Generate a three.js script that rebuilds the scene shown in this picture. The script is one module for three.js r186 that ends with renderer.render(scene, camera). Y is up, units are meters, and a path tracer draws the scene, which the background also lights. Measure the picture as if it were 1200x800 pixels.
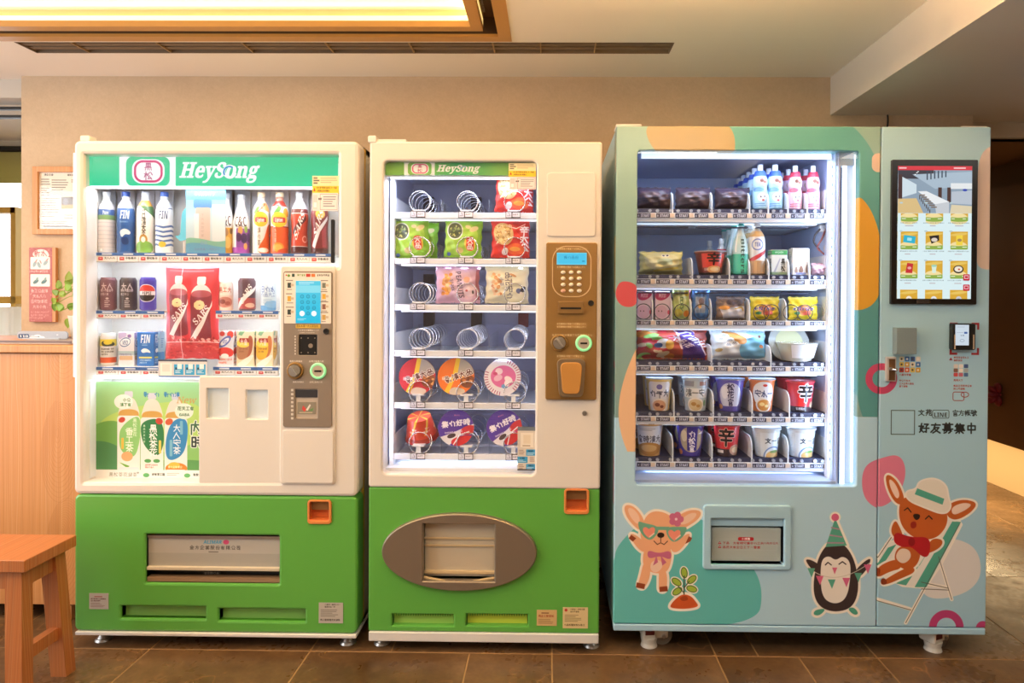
import * as THREE from 'three';
import { RoundedBoxGeometry } from 'three/addons/geometries/RoundedBoxGeometry.js';
import { mergeGeometries } from 'three/addons/utils/BufferGeometryUtils.js';
import { RectAreaLightUniformsLib } from 'three/addons/lights/RectAreaLightUniformsLib.js';

/* ---------- camera, sky, large lights, exposure ---------- */
RectAreaLightUniformsLib.init();
const scene = new THREE.Scene();
const renderer = new THREE.WebGLRenderer({ antialias: true });
renderer.toneMapping = THREE.LinearToneMapping;
renderer.toneMappingExposure = 1.0;
renderer.shadowMap.enabled = true;
const camera = new THREE.PerspectiveCamera(2 * Math.atan(400 / 790) * 180 / Math.PI, 1.5, 0.05, 60);
camera.position.set(0, 1.256, 2.38);
camera.rotation.set(-0.008, 0.0127, 0.0057, 'YXZ');
camera.setViewOffset(1200, 800, -35, 44, 1200, 800);
camera.updateProjectionMatrix(); camera.updateMatrixWorld(true);
scene.background = new THREE.Color(0.88, 0.94, 1.0);
scene.backgroundIntensity = 3.0;

function areaLight(color, intensity, w, h, pos, target, parent = scene) {
  const l = new THREE.RectAreaLight(color, intensity, w, h);
  l.position.set(...pos); l.lookAt(...target); parent.add(l); return l;
}
// daylight from an unseen left window, placed to light the room from that side
areaLight(new THREE.Color(0.95, 0.97, 1.0), 2.8, 3.0, 1.8, [-4.15, 1.25, 1.6], [0, 1.1, 1.2]);

/* ---------- helpers ---------- */
let seed = 7;
const rnd = () => { seed = (seed + 0x6d2b79f5) | 0; let t = Math.imul(seed ^ (seed >>> 15), 1 | seed); t = (t + Math.imul(t ^ (t >>> 7), 61 | t)) ^ t; return ((t ^ (t >>> 14)) >>> 0) / 4294967296; };
const rr = (a, b) => a + (b - a) * rnd();
// where the sight line of a place measured on the photograph meets the plane z (a plan of the wall and the machine fronts)
function at(px, py, z) {
  const d = new THREE.Vector3(px / 600 - 1, 1 - py / 400, 0.5).unproject(camera).sub(camera.position);
  return camera.position.clone().addScaledVector(d, (z - camera.position.z) / d.z);
}
const sizeAt = (px, z) => px * (2.38 - z) / 790;
function rect(px0, py0, px1, py1, z) {
  const my = (py0 + py1) / 2, mx = (px0 + px1) / 2;
  return { x0: at(px0, my, z).x, x1: at(px1, my, z).x, y0: at(mx, py1, z).y, y1: at(mx, py0, z).y };
}
const used = new Map();
function numbered(name) { const n = used.get(name) || 0; used.set(name, n + 1); return n ? name + '_' + String(n).padStart(3, '0') : name; }
function tag(o, label, category, group, kind) {
  if (label) o.userData.label = label;
  if (category) o.userData.category = category;
  if (group) o.userData.group = group; else delete o.userData.group;
  if (kind) o.userData.kind = kind;
  return o;
}
function thing(name, label, category, group) { const g = new THREE.Group(); g.name = numbered(name); scene.add(g); return tag(g, label, category, group); }
function M(name, geo, mat, parent) {
  const m = new THREE.Mesh(Array.isArray(geo) ? merge(geo) : geo, mat); m.name = parent ? name : numbered(name);
  m.castShadow = m.receiveShadow = true; (parent || scene).add(m); return m;
}
const strip = (g) => { const n = g.index ? g.toNonIndexed() : g; for (const k of Object.keys(n.attributes)) if (!['position', 'normal', 'uv'].includes(k)) n.deleteAttribute(k); return n; };
const merge = (gs) => mergeGeometries(gs.map(strip));
function structure(name, geo, mat) { const m = M(name, geo, mat); m.userData.kind = 'structure'; return m; }
function ground(g) {   // move a thing's origin to the middle of its base
  const b = new THREE.Box3().setFromObject(g), c = new THREE.Vector3((b.min.x + b.max.x) / 2, b.min.y, (b.min.z + b.max.z) / 2);
  g.position.copy(c); for (const k of g.children) k.position.sub(c); return g;
}
function cp(src, label, group) {
  const c = src.clone(); c.name = numbered(src.name.replace(/_\d{3}$/, '')); c.userData = { ...src.userData }; tag(c, label, null, group); scene.add(c); return c;
}
function box(x0, x1, y0, y1, z0, z1, r = 0) {
  const w = x1 - x0, h = y1 - y0, d = z1 - z0;
  const g = r ? new RoundedBoxGeometry(w, h, d, 2, Math.min(r, w / 2.01, h / 2.01, d / 2.01)) : new THREE.BoxGeometry(w, h, d);
  return g.translate((x0 + x1) / 2, (y0 + y1) / 2, (z0 + z1) / 2);
}
const bx = (a, b, c, d, zf, zb, r = 0) => { const q = rect(a, b, c, d, zf); return box(q.x0, q.x1, q.y0, q.y1, zb, zf, r); };
function rrShape(x0, y0, x1, y1, r, S = THREE.Shape) {
  const s = new S(); r = Math.min(r, (x1 - x0) / 2.01, (y1 - y0) / 2.01);
  s.moveTo(x0 + r, y0); s.lineTo(x1 - r, y0); s.absarc(x1 - r, y0 + r, r, -Math.PI / 2, 0);
  s.lineTo(x1, y1 - r); s.absarc(x1 - r, y1 - r, r, 0, Math.PI / 2); s.lineTo(x0 + r, y1); s.absarc(x0 + r, y1 - r, r, Math.PI / 2, Math.PI);
  s.lineTo(x0, y0 + r); s.absarc(x0 + r, y0 + r, r, Math.PI, Math.PI * 1.5); return s;
}
function plate(q, zf, zb, r = 0.01, bev = 0.003, holes = []) {   // rounded slab, holes are {x0,x1,y0,y1,r}
  const s = rrShape(q.x0 + bev, q.y0 + bev, q.x1 - bev, q.y1 - bev, Math.max(r - bev, 0.0005));
  for (const h of holes) s.holes.push(h.isPath ? h : rrShape(h.x0 - bev, h.y0 - bev, h.x1 + bev, h.y1 + bev, (h.r ?? 0.008) + bev, THREE.Path));
  const g = new THREE.ExtrudeGeometry(s, { depth: zf - zb - 2 * bev, bevelEnabled: bev > 0, bevelThickness: bev, bevelSize: bev, bevelSegments: 2, curveSegments: 8 });
  return g.translate(0, 0, zb + bev);
}
const pl = (a, b, c, d, zf, zb, r, bev, holes) => plate(rect(a, b, c, d, zf), zf, zb, r, bev, holes);
function planarUV(g, q, reg) {
  const p = g.attributes.position, uv = new Float32Array(p.count * 2);
  for (let i = 0; i < p.count; i++) {
    const u = THREE.MathUtils.clamp((p.getX(i) - q.x0) / (q.x1 - q.x0), 0, 1), v = THREE.MathUtils.clamp((p.getY(i) - q.y0) / (q.y1 - q.y0), 0, 1);
    uv[i * 2] = reg ? reg.u0 + u * (reg.u1 - reg.u0) : u; uv[i * 2 + 1] = reg ? reg.v0 + v * (reg.v1 - reg.v0) : v;
  }
  g.setAttribute('uv', new THREE.BufferAttribute(uv, 2)); return g;
}
function remap(g, reg) {
  const a = g.attributes.uv;
  for (let i = 0; i < a.count; i++) a.setXY(i, reg.u0 + THREE.MathUtils.clamp(a.getX(i), 0, 1) * (reg.u1 - reg.u0), reg.v0 + THREE.MathUtils.clamp(a.getY(i), 0, 1) * (reg.v1 - reg.v0));
  return g;
}
function worldUV(g, s = 1) {   // uv in metres by the dominant axis of each face
  g = strip(g); const p = g.attributes.position, n = g.attributes.normal, uv = new Float32Array(p.count * 2);
  for (let i = 0; i < p.count; i++) {
    const ax = Math.abs(n.getX(i)), ay = Math.abs(n.getY(i)), az = Math.abs(n.getZ(i));
    const u = ax > ay && ax > az ? p.getZ(i) : p.getX(i), v = ay > ax && ay > az ? p.getZ(i) : p.getY(i);
    uv[i * 2] = u / s; uv[i * 2 + 1] = v / s;
  }
  g.setAttribute('uv', new THREE.BufferAttribute(uv, 2)); return g;
}
const tube = (pts, r, n = 24, seg = 6, closed = false) => new THREE.TubeGeometry(new THREE.CatmullRomCurve3(pts.map((p) => new THREE.Vector3(...p)), closed, 'catmullrom', 0.4), n, r, seg, closed);
const cyl = (r0, r1, h, seg = 20) => new THREE.CylinderGeometry(r0, r1, h, seg);

/* ---------- printed matter: one atlas of canvases ---------- */
const pages = [];
function newPage() {
  const c = document.createElement('canvas'); c.width = c.height = 2048;
  const ctx = c.getContext('2d'); ctx.fillStyle = '#888'; ctx.fillRect(0, 0, 2048, 2048);
  const t = new THREE.CanvasTexture(c); t.colorSpace = THREE.SRGBColorSpace; t.anisotropy = 4;
  pages.push({ c, ctx, t, x: 0, y: 0, rowH: 0, mats: {} }); return pages[pages.length - 1];
}
newPage();
function print(w, h, draw) {
  let p = pages[pages.length - 1];
  if (p.x + w + 4 > 2048) { p.x = 0; p.y += p.rowH; p.rowH = 0; }
  if (p.y + h + 4 > 2048) { p = newPage(); }
  const x = p.x + 2, y = p.y + 2; p.x += w + 4; p.rowH = Math.max(p.rowH, h + 4);
  const c = p.ctx; c.save(); c.beginPath(); c.rect(x - 2, y - 2, w + 4, h + 4); c.clip(); c.translate(x, y); draw(c, w, h); c.restore();
  return { page: p, u0: (x + 1) / 2048, u1: (x + w - 1) / 2048, v1: 1 - (y + 1) / 2048, v0: 1 - (y + h - 1) / 2048 };
}
function pm(reg, kind = 'paper') {   // material that shows a print
  const k = { paper: { roughness: 0.55 }, gloss: { roughness: 0.28, clearcoat: 0.3, clearcoatRoughness: 0.12 }, foil: { roughness: 0.42, clearcoat: 0.15, clearcoatRoughness: 0.3 } }[kind];
  const e = { screen: 1.0, sign: 1.05 }[kind];
  if (!reg.page.mats[kind]) {
    reg.page.mats[kind] = e ? new THREE.MeshStandardMaterial({ color: 0x222222, map: reg.page.t, roughness: 0.15, emissive: 0xffffff, emissiveMap: reg.page.t, emissiveIntensity: e })
      : new THREE.MeshPhysicalMaterial({ map: reg.page.t, ...k });
    reg.page.mats[kind].name = 'print_' + kind;
  }
  return reg.page.mats[kind];
}
function card(name, q, zf, t, reg, parent, kind = 'paper') { return M(name, remap(box(q.x0, q.x1, q.y0, q.y1, zf - t, zf), reg), pm(reg, kind), parent); }
const cd = (name, a, b, c, d, zf, reg, parent, kind, t = 0.0015) => card(name, rect(a, b, c, d, zf), zf, t, reg, parent, kind);

// canvas shorthands
const F = (c, col, x, y, w, h) => { c.fillStyle = col; c.fillRect(x, y, w, h); };
const E = (c, col, x, y, rx, ry = rx, rot = 0) => { c.fillStyle = col; c.beginPath(); c.ellipse(x, y, rx, ry, rot, 0, 7); c.fill(); };
const RR = (c, col, x, y, w, h, r) => { c.fillStyle = col; c.beginPath(); c.roundRect(x, y, w, h, r); c.fill(); };
const P = (c, col, pts, stroke, lw = 1) => { c.beginPath(); pts.forEach((p, i) => (i ? c.lineTo(p[0], p[1]) : c.moveTo(p[0], p[1]))); if (stroke) { c.strokeStyle = col; c.lineWidth = lw; c.lineCap = c.lineJoin = 'round'; c.stroke(); } else { c.fillStyle = col; c.closePath(); c.fill(); } };
const Q = (c, col, pts, stroke, lw = 1) => {   // closed smooth outline through points
  const n = pts.length, mid = (i) => [(pts[i % n][0] + pts[(i + 1) % n][0]) / 2, (pts[i % n][1] + pts[(i + 1) % n][1]) / 2];
  c.beginPath(); c.moveTo(...mid(n - 1)); for (let i = 0; i < n; i++) c.quadraticCurveTo(...pts[i], ...mid(i)); c.closePath();
  if (stroke) { c.strokeStyle = col; c.lineWidth = lw; c.lineJoin = 'round'; c.stroke(); } else { c.fillStyle = col; c.fill(); }
};
const T = (c, s, x, y, size, col, font = 'bold sans-serif', align = 'left', skew = 0) => {
  const [w, f] = font.split(' '); c.save(); c.translate(x, y); if (skew) c.transform(1, 0, -skew, 1, 0, 0);
  c.font = w + ' ' + size + 'px ' + f; c.fillStyle = col; c.textAlign = align; c.textBaseline = 'middle'; c.fillText(s, 0, 0); c.restore();
};
const G = (c, x0, y0, x1, y1, ...stops) => { const g = c.createLinearGradient(x0, y0, x1, y1); stops.forEach((s, i) => g.addColorStop(i / (stops.length - 1), s)); return g; };
// brush characters: every stroke is a run of grid points (0-f)
const GLYPH = {
  '文': '7183 14e4 b48a1e 448aee', '苑': '12e2 5054 a0a4 4519 4575 754a1e 3868 95d5d9a9 959deeeb', '官': '7082 2523e3e5 474f 47b7ba4a 4ccccf4f', '方': '7183 14e4 645a1e 58c8be8d',
  '帳': '141b 14545b 313f 7178 71d1 74c4 76c6 68f8 888eac a8bbfe dbab', '號': '1161641411 0777 37296966 2969 696d4e a0a4 a2d2 849a6f 84f4e6 a6c6c8 97e6 aaac8f aadaeefd', '好': '412a7e 654a1e 0575 82e2b5 b5be9d 78f8',
  '友': '13e3 714a0e 57c78c3f 589cef', '募': '02f2 5053 a0a3 34b4b83834 36b6 0af9 692c 99dc 4bcbbe9f 7b5e2f', '集': '4115 323a 8193 33e3 35d5 37d7 39e9 8389 0bfb 7a7f 7b2f 8bdf', '中': '24d4da2a24 707f',
  '黑': '31c1c63631 717a 33c3 28d8 0aea 2c1f 6c6f 9caf dcef', '松': '0464 303f 340a 4578 a176 c1f6 a77ddc baee', '茶': '02f2 5054 a0a4 7419 74f9 39c9 797f 6b2e 8bde', '花': '02f2 5054 a0a4 541a 373f e68a 858eeeec',
  '辛': '7072 12e2 4355 b3a5 06f6 2ada 767f', '番': 'c021 7177 04e4 7417 74e7 38c8ce3e38 787e 3bcb', '小': '707e5d 351a b5ea', '金': '7007 70f7 46b6 29d9 767e 3a4d baad 0eee', '企': '7006 70f6 757e 79c9 383e 0eee',
  '業': '5054 a0a4 1223 d1c3 04f4 4557 a597 28d8 0bfb 747f 7b2f 8bdf', '股': '1151 111a0f 515e 1454 1858 9185 91d1d5f5 77d76f 88ef', '份': '4118 252f 8157 b1f7 68d8cfae 886f', '有': '03e3 611a 464f 46b6be9e 49b9 4cbc', '限': '111f 1151375a3b 81d1d686 83d3 818ebc 97fe d8ba',
  '公': '6107 90f7 683ddd a9ee', '司': '21d1dfbe 24a4 37a7ad3d37', '內': '242f 24d4dfbe 705b 75bb', '時': '12525c1c12 1757 82e2 b0b5 75f5 78f8 d6dfbe 9aad', '提': '0464 313e1d 0a67 81d1d58581 83d3 77f7 b7be bada 9a6f 8cfe', '醒': '0181 3135 5155 1474 141e7e74 1b7b 91d1d59591 93d3 986a 89e9 9cdc 8eff b6bf',
  '綠': '512548 58 2a8a 414a 1c0f 5c5e 4c4f 91d1d6 93d3 76f6 a6ae 788a 7e9b d8ba faae', '心': '2816 456d ded9 7275 b4e8', '一': '17e7', '大': '15e5 705a1e 86ef', '下': '12e2 727f 85b8', '新': '3041 1161 2334 5344 0575 0878 454f 491c 497b d08 8185 858a6f 86f6 c6cf', '工': '22d2 727d 0ded', '清': '2143 1536 1e4a 72f2 8484 75e5 68f8 b0b7 8a8f 8ae9ed d8 8cec', '飲': '3006 3075 2666 2a2e 6669 1e5c a06 8394 84f4c7 b59e6f b9ef', '品': '41b1b64641 18686e1e18 98e8ee9e98', '水': '717e5d 1565 651d d28 86fe', '人': '710e 74ee', '天': '22d2 06e6 727a1e 78ee', '日': '31c1cf3f31 38c8', '安': '7072 1412f2f4 643 37ce 9638 07f7'
};
const POOL = Object.keys(GLYPH);
const hx = (ch) => parseInt(ch, 16);
function ck(c, s, x, y, size, col, weight = 0.09, vertical = false, gap = 1.08) {
  c.save(); c.strokeStyle = col; c.lineWidth = size * weight; c.lineCap = 'round'; c.lineJoin = 'round';
  [...s].forEach((ch, i) => {
    const ox = x + (vertical ? 0 : i * size * gap), oy = y + (vertical ? i * size * gap : 0);
    for (const st of (GLYPH[ch] || '').split(' ')) {
      if (st.length < 4) continue; c.beginPath();
      for (let k = 0; k + 1 < st.length; k += 2) { const X = ox + (hx(st[k]) + 0.5) / 16 * size, Y = oy + (hx(st[k + 1]) + 0.5) / 16 * size; k ? c.lineTo(X, Y) : c.moveTo(X, Y); }
      c.stroke();
    }
  });
  c.restore();
}
function small(c, x, y, w, h, rows, col, weight = 0.1) {   // small print: rows of characters too small to read in the photograph
  const s = h / rows * 0.72;
  for (let r = 0; r < rows; r++) { const n = Math.floor(w * (r === rows - 1 && rows > 1 ? 0.65 : 1) / (s * 1.08)); let t = ''; for (let i = 0; i < n; i++) t += POOL[Math.floor(rnd() * POOL.length)]; ck(c, t, x, y + r * h / rows, s, col, weight); }
}
const lines = (c, x, y, w, h, n, col, t = 0.45) => { for (let i = 0; i < n; i++) F(c, col, x, y + i * h / n, w * (0.6 + 0.4 * rnd()), h / n * t); };

/* ---------- surface materials ---------- */
function tex(w, h, draw, srgb = true, rep) {
  const c = document.createElement('canvas'); c.width = w; c.height = h; draw(c.getContext('2d'), w, h);
  const t = new THREE.CanvasTexture(c); if (srgb) t.colorSpace = THREE.SRGBColorSpace; t.wrapS = t.wrapT = THREE.RepeatWrapping; if (rep) t.repeat.set(...rep); t.anisotropy = 4; return t;
}
const std = (color, roughness = 0.5, metalness = 0, more = {}) => new THREE.MeshPhysicalMaterial({ color, roughness, metalness, ...more });
function cloudData(w, h, scales, base, amp) {   // tileable value noise, in layers
  const out = new Float32Array(w * h);
  for (const [n, a] of scales) {
    const g = new Float32Array(n * n).map(() => rnd() - 0.5);
    for (let y = 0; y < h; y++) for (let x = 0; x < w; x++) {
      const fx = x / w * n, fy = y / h * n, ix = Math.floor(fx), iy = Math.floor(fy); let u = fx - ix, v = fy - iy; u = u * u * (3 - 2 * u); v = v * v * (3 - 2 * v);
      const q = (i, j) => g[((iy + j) % n) * n + (ix + i) % n];
      out[y * w + x] += a * ((q(0, 0) * (1 - u) + q(1, 0) * u) * (1 - v) + (q(0, 1) * (1 - u) + q(1, 1) * u) * v);
    }
  }
  return out;
}
function noiseTex(w, scales, fn, srgb = true) {
  const n = cloudData(w, w, scales), d = new Uint8Array(w * w * 4);
  for (let i = 0; i < w * w; i++) { const c = fn(n[i], i % w, Math.floor(i / w)); d[i * 4] = c[0]; d[i * 4 + 1] = c[1]; d[i * 4 + 2] = c[2]; d[i * 4 + 3] = 255; }
  const t = new THREE.DataTexture(d, w, w); if (srgb) t.colorSpace = THREE.SRGBColorSpace; t.wrapS = t.wrapT = THREE.RepeatWrapping; t.magFilter = THREE.LinearFilter; t.minFilter = THREE.LinearMipmapLinearFilter; t.generateMipmaps = true; t.needsUpdate = true; return t;
}
const cl = (v) => Math.max(0, Math.min(255, v));
const plasterMap = noiseTex(512, [[5, 10], [17, 4], [61, 4], [160, 5]], (n) => [cl(202 + n), cl(180 + n), cl(152 + n)]);
const plasterBump = noiseTex(512, [[17, 70], [61, 60], [200, 70]], (n) => { const v = cl(128 + n); return [v, v, v]; }, false);
function stone(k) {
  const w = 512, a = cloudData(w, w, [[3, 26], [9, 22], [31, 16], [127, 12]]), b = cloudData(w, w, [[4, 1.3], [11, 0.7], [37, 0.25]]), d = new Uint8Array(w * w * 4);
  for (let i = 0; i < w * w; i++) {
    const x = i % w, y = Math.floor(i / w), v = Math.abs(Math.sin((x * 0.9 + y * (k ? 0.5 : -0.35)) / 60 + b[i] * 5.5 + k)), vein = Math.pow(1 - v, 14) * 62 * THREE.MathUtils.smoothstep(b[i], -0.35, 0.45), n = a[i];
    d[i * 4] = cl(100 + n + vein); d[i * 4 + 1] = cl(74 + n * 0.9 + vein * 0.7); d[i * 4 + 2] = cl(48 + n * 0.75 + vein * 0.4); d[i * 4 + 3] = 255;
  }
  const t = new THREE.DataTexture(d, w, w); t.colorSpace = THREE.SRGBColorSpace; t.wrapS = t.wrapT = THREE.RepeatWrapping; t.magFilter = THREE.LinearFilter; t.minFilter = THREE.LinearMipmapLinearFilter; t.generateMipmaps = true; t.needsUpdate = true; return t;
}
const tileRough = noiseTex(256, [[5, 40], [23, 25], [90, 30]], (n) => { const v = cl(88 + n); return [v, v, v]; }, false);
const tileMats = [0, 1, 2].map((k) => std(0xffffff, 1, 0, { map: stone(k), roughnessMap: tileRough, bumpMap: tileRough, bumpScale: 0.0006 }));
function woodTex(base, dark, vertical, cath) {
  return tex(512, 1024, (c, w, h) => {
    F(c, base, 0, 0, w, h);
    for (let i = 0; i < 420; i++) { c.globalAlpha = rr(0.03, 0.16); c.strokeStyle = rnd() < 0.75 ? dark : '#fff2d8'; c.lineWidth = rr(0.6, 2.4); const x = rnd() * w, b = rr(-14, 14); c.beginPath(); c.moveTo(x, 0); c.bezierCurveTo(x + b, h * 0.33, x - b, h * 0.66, x, h); c.stroke(); }
    if (cath) for (const [cx, cy] of [[110, 300], [390, 150], [400, 620], [120, 780]]) for (let k = 0; k < 14; k++) { c.globalAlpha = 0.3; c.strokeStyle = dark; c.lineWidth = 1.6; c.beginPath(); c.ellipse(cx + k * 0.7, cy + k * 6, 3 + k * 3.4, 24 + k * 17, 0.02, 0, 7); c.stroke(); }
    c.globalAlpha = 1;
  });
}
const oakTex = woodTex('#cf935a', '#a5642c', true, true), benchTex = woodTex('#b06a38', '#6d3512', true, false);
const oak = std(0xffffff, 0.42, 0, { map: oakTex }), benchWood = std(0xffffff, 0.32, 0, { map: benchTex });
const plaster = std(0xffffff, 0.92, 0, { map: plasterMap, bumpMap: plasterBump, bumpScale: 0.0012 });
const ceilingPaint = std(0xf2ebe0, 0.9), soffitPaint = std(0xd6cfc4, 0.9), goldWood = std(0xc08d4a, 0.35), gapDark = std(0x4a2f18, 0.5), darkMetal = std(0x3c3026, 0.5, 0.4), black = std(0x0c0b0b, 0.4);
const cream = std(0xe4ded6, 0.32, 0, { clearcoat: 0.25, clearcoatRoughness: 0.25 }), green = std(0x5eab47, 0.3, 0, { clearcoat: 0.3, clearcoatRoughness: 0.2 }), greenDark = std(0x4d9a2c, 0.35);
const white = std(0xf0f0ee, 0.4), offWhite = std(0xdedcd8, 0.5), innerWhite = std(0xe9edf3, 0.5), innerGrey = std(0xc9d0ea, 0.5), chrome = std(0xd8dade, 0.18, 1), steel = std(0xb4b2ae, 0.35, 0.9), greyPlastic = std(0x8d8073, 0.45, 0.2), bronze = std(0x94723f, 0.42, 0.35);
const pane = new THREE.MeshPhysicalMaterial({ color: 0xffffff, roughness: 0.0, transmission: 1, thickness: 0, ior: 1.45 }); pane.name = 'glass';
const clear = new THREE.MeshPhysicalMaterial({ color: 0xf2f6fa, roughness: 0.08, transmission: 0.85, thickness: 0, ior: 1.4 });
const glow = (col, k) => new THREE.MeshStandardMaterial({ color: 0xffffff, emissive: col, emissiveIntensity: k });

/* ---------- the room ---------- */
{
  const fl = new THREE.Group(); fl.name = 'floor'; fl.userData.kind = 'structure'; scene.add(fl);
  M('grout', worldUV(box(-4.4, 4.0, -0.06, -0.0012, -5.4, 4.8)), std(0x9c7c50, 0.7), fl);
  const put = (x0, x1, z0, z1) => {
    const g = 0.0025, b = box(x0 + g, x1 - g, -0.02, rr(-0.0004, 0.0004), z0 + g, z1 - g, 0.0012), uv = worldUV(b, 1.1), a = uv.attributes.uv, ox = rnd(), oy = rnd();
    for (let i = 0; i < a.count; i++) a.setXY(i, a.getX(i) + ox, a.getY(i) + oy);
    M('tile', uv, tileMats[Math.floor(rnd() * 3)], fl);
  };
  const row = (xs, z0, z1) => { for (let i = 0; i + 1 < xs.length; i++) put(xs[i], xs[i + 1], z0, z1); };
  row([-2.57, -2.0, -1.42, -0.847, -0.28, 0.012, 0.59, 0.88, 1.156, 1.74, 2.32], 0.006, 0.606);
  row([-3.14, -2.57, -2.0, -1.42, -0.847, -0.56, 0.012, 0.59, 0.74, 1.156, 1.74, 2.32, 2.61, 3.05], -0.71, 0.006);
  row([-4.0, -3.3, -2.7, -2.1], -1.3, -0.71); row([1.45, 2.03, 2.61, 3.05], -1.3, -0.71);
  for (let k = 0; k < 6; k++) row([1.45 + (k % 2) * 0.28, 2.03 + (k % 2) * 0.28, 2.61, 3.05], -1.3 - (k + 1) * 0.6, -1.3 - k * 0.6);
  const rest = [[-4.3, 3.9, 0.606, 4.7], [-4.3, -2.1, -5.3, -1.3], [-2.1, 1.45, -5.3, -0.71]].map(([a, b, c, d]) => worldUV(box(a, b, -0.02, 0, c, d), 1.1));
  M('paving', rest, tileMats[0], fl).userData.kind = 'stuff';
}
structure('wall_back', worldUV(box(-2.56, 2.0, 0, 2.4, -0.97, -0.85)), plaster);
const H = 2.315, zC = -0.40, xC = -0.165;   // ceiling height and the corner of the light tray
{
  const cg = new THREE.Group(); cg.name = 'ceiling'; cg.userData.kind = 'structure'; scene.add(cg);
  const slot = [-2.25, 0.506, -0.545, -0.418];
  M('ceiling_board', [box(-4.4, 1.35, H, H + 0.12, -2.32, slot[2]), box(-4.4, slot[0], H, H + 0.12, slot[2], slot[3]), box(slot[1], 1.35, H, H + 0.12, slot[2], slot[3]), box(-4.4, 1.35, H, H + 0.12, slot[3], zC),
    box(xC, 1.35, H, H + 0.12, zC, 4.8), box(-4.4, xC, H, H + 0.12, 2.6, 4.8), box(-4.4, xC + 0.02, H + 0.12, H + 0.2, zC - 0.02, 2.65), box(-2.3, 0.55, H + 0.12, H + 0.14, -0.58, zC)], ceilingPaint, cg);
}
{
  const d = tag(thing('air_slot', 'long dark slot of the air outlet in the ceiling above the vending machines', 'air vent'), null, null);
  M('slot_recess', [box(-2.25, 0.506, H + 0.06, H + 0.07, -0.545, -0.418), box(-2.25, 0.506, H, H + 0.06, -0.546, -0.541), box(-2.25, 0.506, H, H + 0.06, -0.422, -0.418), box(-2.25, -2.246, H, H + 0.06, -0.545, -0.418), box(0.502, 0.506, H, H + 0.06, -0.545, -0.418)], std(0x7a6650, 0.6), d);
  for (const x of [-2.02, -1.66, -1.3, -0.95, -0.6, -0.25, -0.05, 0.18]) M('divider', box(x, x + 0.005, H + 0.001, H + 0.012, -0.541, -0.422), std(0xa08050, 0.5, 0.1), d);
  for (const z of [-0.504, -0.462]) M('slat', box(-2.246, 0.502, H + 0.006, H + 0.014, z - 0.014, z + 0.014), std(0x75624c, 0.6), d);
}
{
  const t = thing('light_tray', 'glowing ceiling light tray with doubled gold wood frame above the left machines', 'ceiling light');
  const L = -4.3, F0 = 2.6, ring = (o, w, y0, y1) => [box(L, xC - o, y0, y1, zC + o, zC + o + w), box(xC - o - w, xC - o, y0, y1, zC + o + w, F0)];
  M('outer_trim', ring(0.0, 0.052, H - 0.004, H + 0.008), goldWood, t);
  M('shadow_gap', [...ring(0.052, 0.056, H + 0.075, H + 0.085), ...ring(0.049, 0.003, H + 0.008, H + 0.08)], gapDark, t);  // dark colour puts the shade of the gap into its faces
  M('tray_wall', ring(0.108, 0.012, H + 0.045, H + 0.078), std(0xf0d9a0, 0.7), t);
  M('inner_trim', ring(0.108, 0.045, H - 0.004, H + 0.02), goldWood, t);
  M('led_strip', ring(0.108, 0.03, H + 0.02, H + 0.045), glow(new THREE.Color(1.0, 0.66, 0.2), 1.0), t);
  M('tray_panel', box(L, xC - 0.1, H + 0.075, H + 0.085, zC + 0.1, F0), white, t);
  const warm = new THREE.Color(1.0, 0.7, 0.26);
  areaLight(warm, 9, 3.9, 0.03, [-2.3, H + 0.045, zC + 0.165], [-2.3, H + 0.2, zC + 0.3], t);
  areaLight(warm, 9, 2.6, 0.03, [xC - 0.165, H + 0.045, 1.0], [xC - 0.3, H + 0.2, 1.0], t);
  // area light stands in for the warm light the tray throws down
  areaLight(new THREE.Color(1.0, 0.66, 0.34), 3.6, 3.4, 2.2, [-2.1, H + 0.06, 1.15], [-2.1, 0, 1.15], t);
}
{ // unseen up-lamp and ceiling panels, placed to light the ceiling and machine fronts
  const u = thing('unseen_up_lamp', 'unseen slim bronze up-lamp, out of view, placed to light the ceiling and wall', 'lamp'), y = 2.12, wa = new THREE.Color(1.0, 0.63, 0.28);
  M('lamp_tray', [box(-0.12, 1.1, y - 0.012, y, 0.54, 0.7), box(-0.12, 1.1, y, y + 0.03, 0.54, 0.545), box(-0.12, 1.1, y, y + 0.03, 0.695, 0.7)], bronze, u);
  M('glow_tube', box(-0.08, 1.05, y + 0.002, y + 0.014, 0.59, 0.65), glow(new THREE.Color(1, 0.7, 0.35), 1.5), u);
  for (const x of [0.02, 0.9]) M('hanger', box(x - 0.002, x + 0.002, y, H, 0.62, 0.624), darkMetal, u);
  areaLight(wa, 125, 1.1, 0.1, [0.49, y + 0.02, 0.62], [0.49, H, 0.62], u);
  for (const [x, y2, z0, z1, k] of [[0.62, H, 1.85, 2.45, 9], [2.3, 2.135, 1.25, 1.75, 5]]) {
    const c = thing('unseen_ceiling_panel', x < 1 ? 'unseen flat white ceiling lamp above the camera, placed to light the machine fronts' : 'unseen flat white ceiling lamp on the right, placed to light the blue machine', 'ceiling light');
    M('panel_frame', box(x - 0.6, x + 0.6, y2 - 0.015, y2, z0, z1), white, c); M('diffuser', box(x - 0.57, x + 0.57, y2 - 0.018, y2 - 0.0145, z0 + 0.03, z1 - 0.03), glow(new THREE.Color(1, 0.88, 0.72), 1.2), c);
    areaLight(new THREE.Color(1, 0.95, 0.87), k, 1.1, z1 - z0 - 0.08, [x, y2 - 0.022, (z0 + z1) / 2], [x, 0, (z0 + z1) / 2], c);
  }
}
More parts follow.
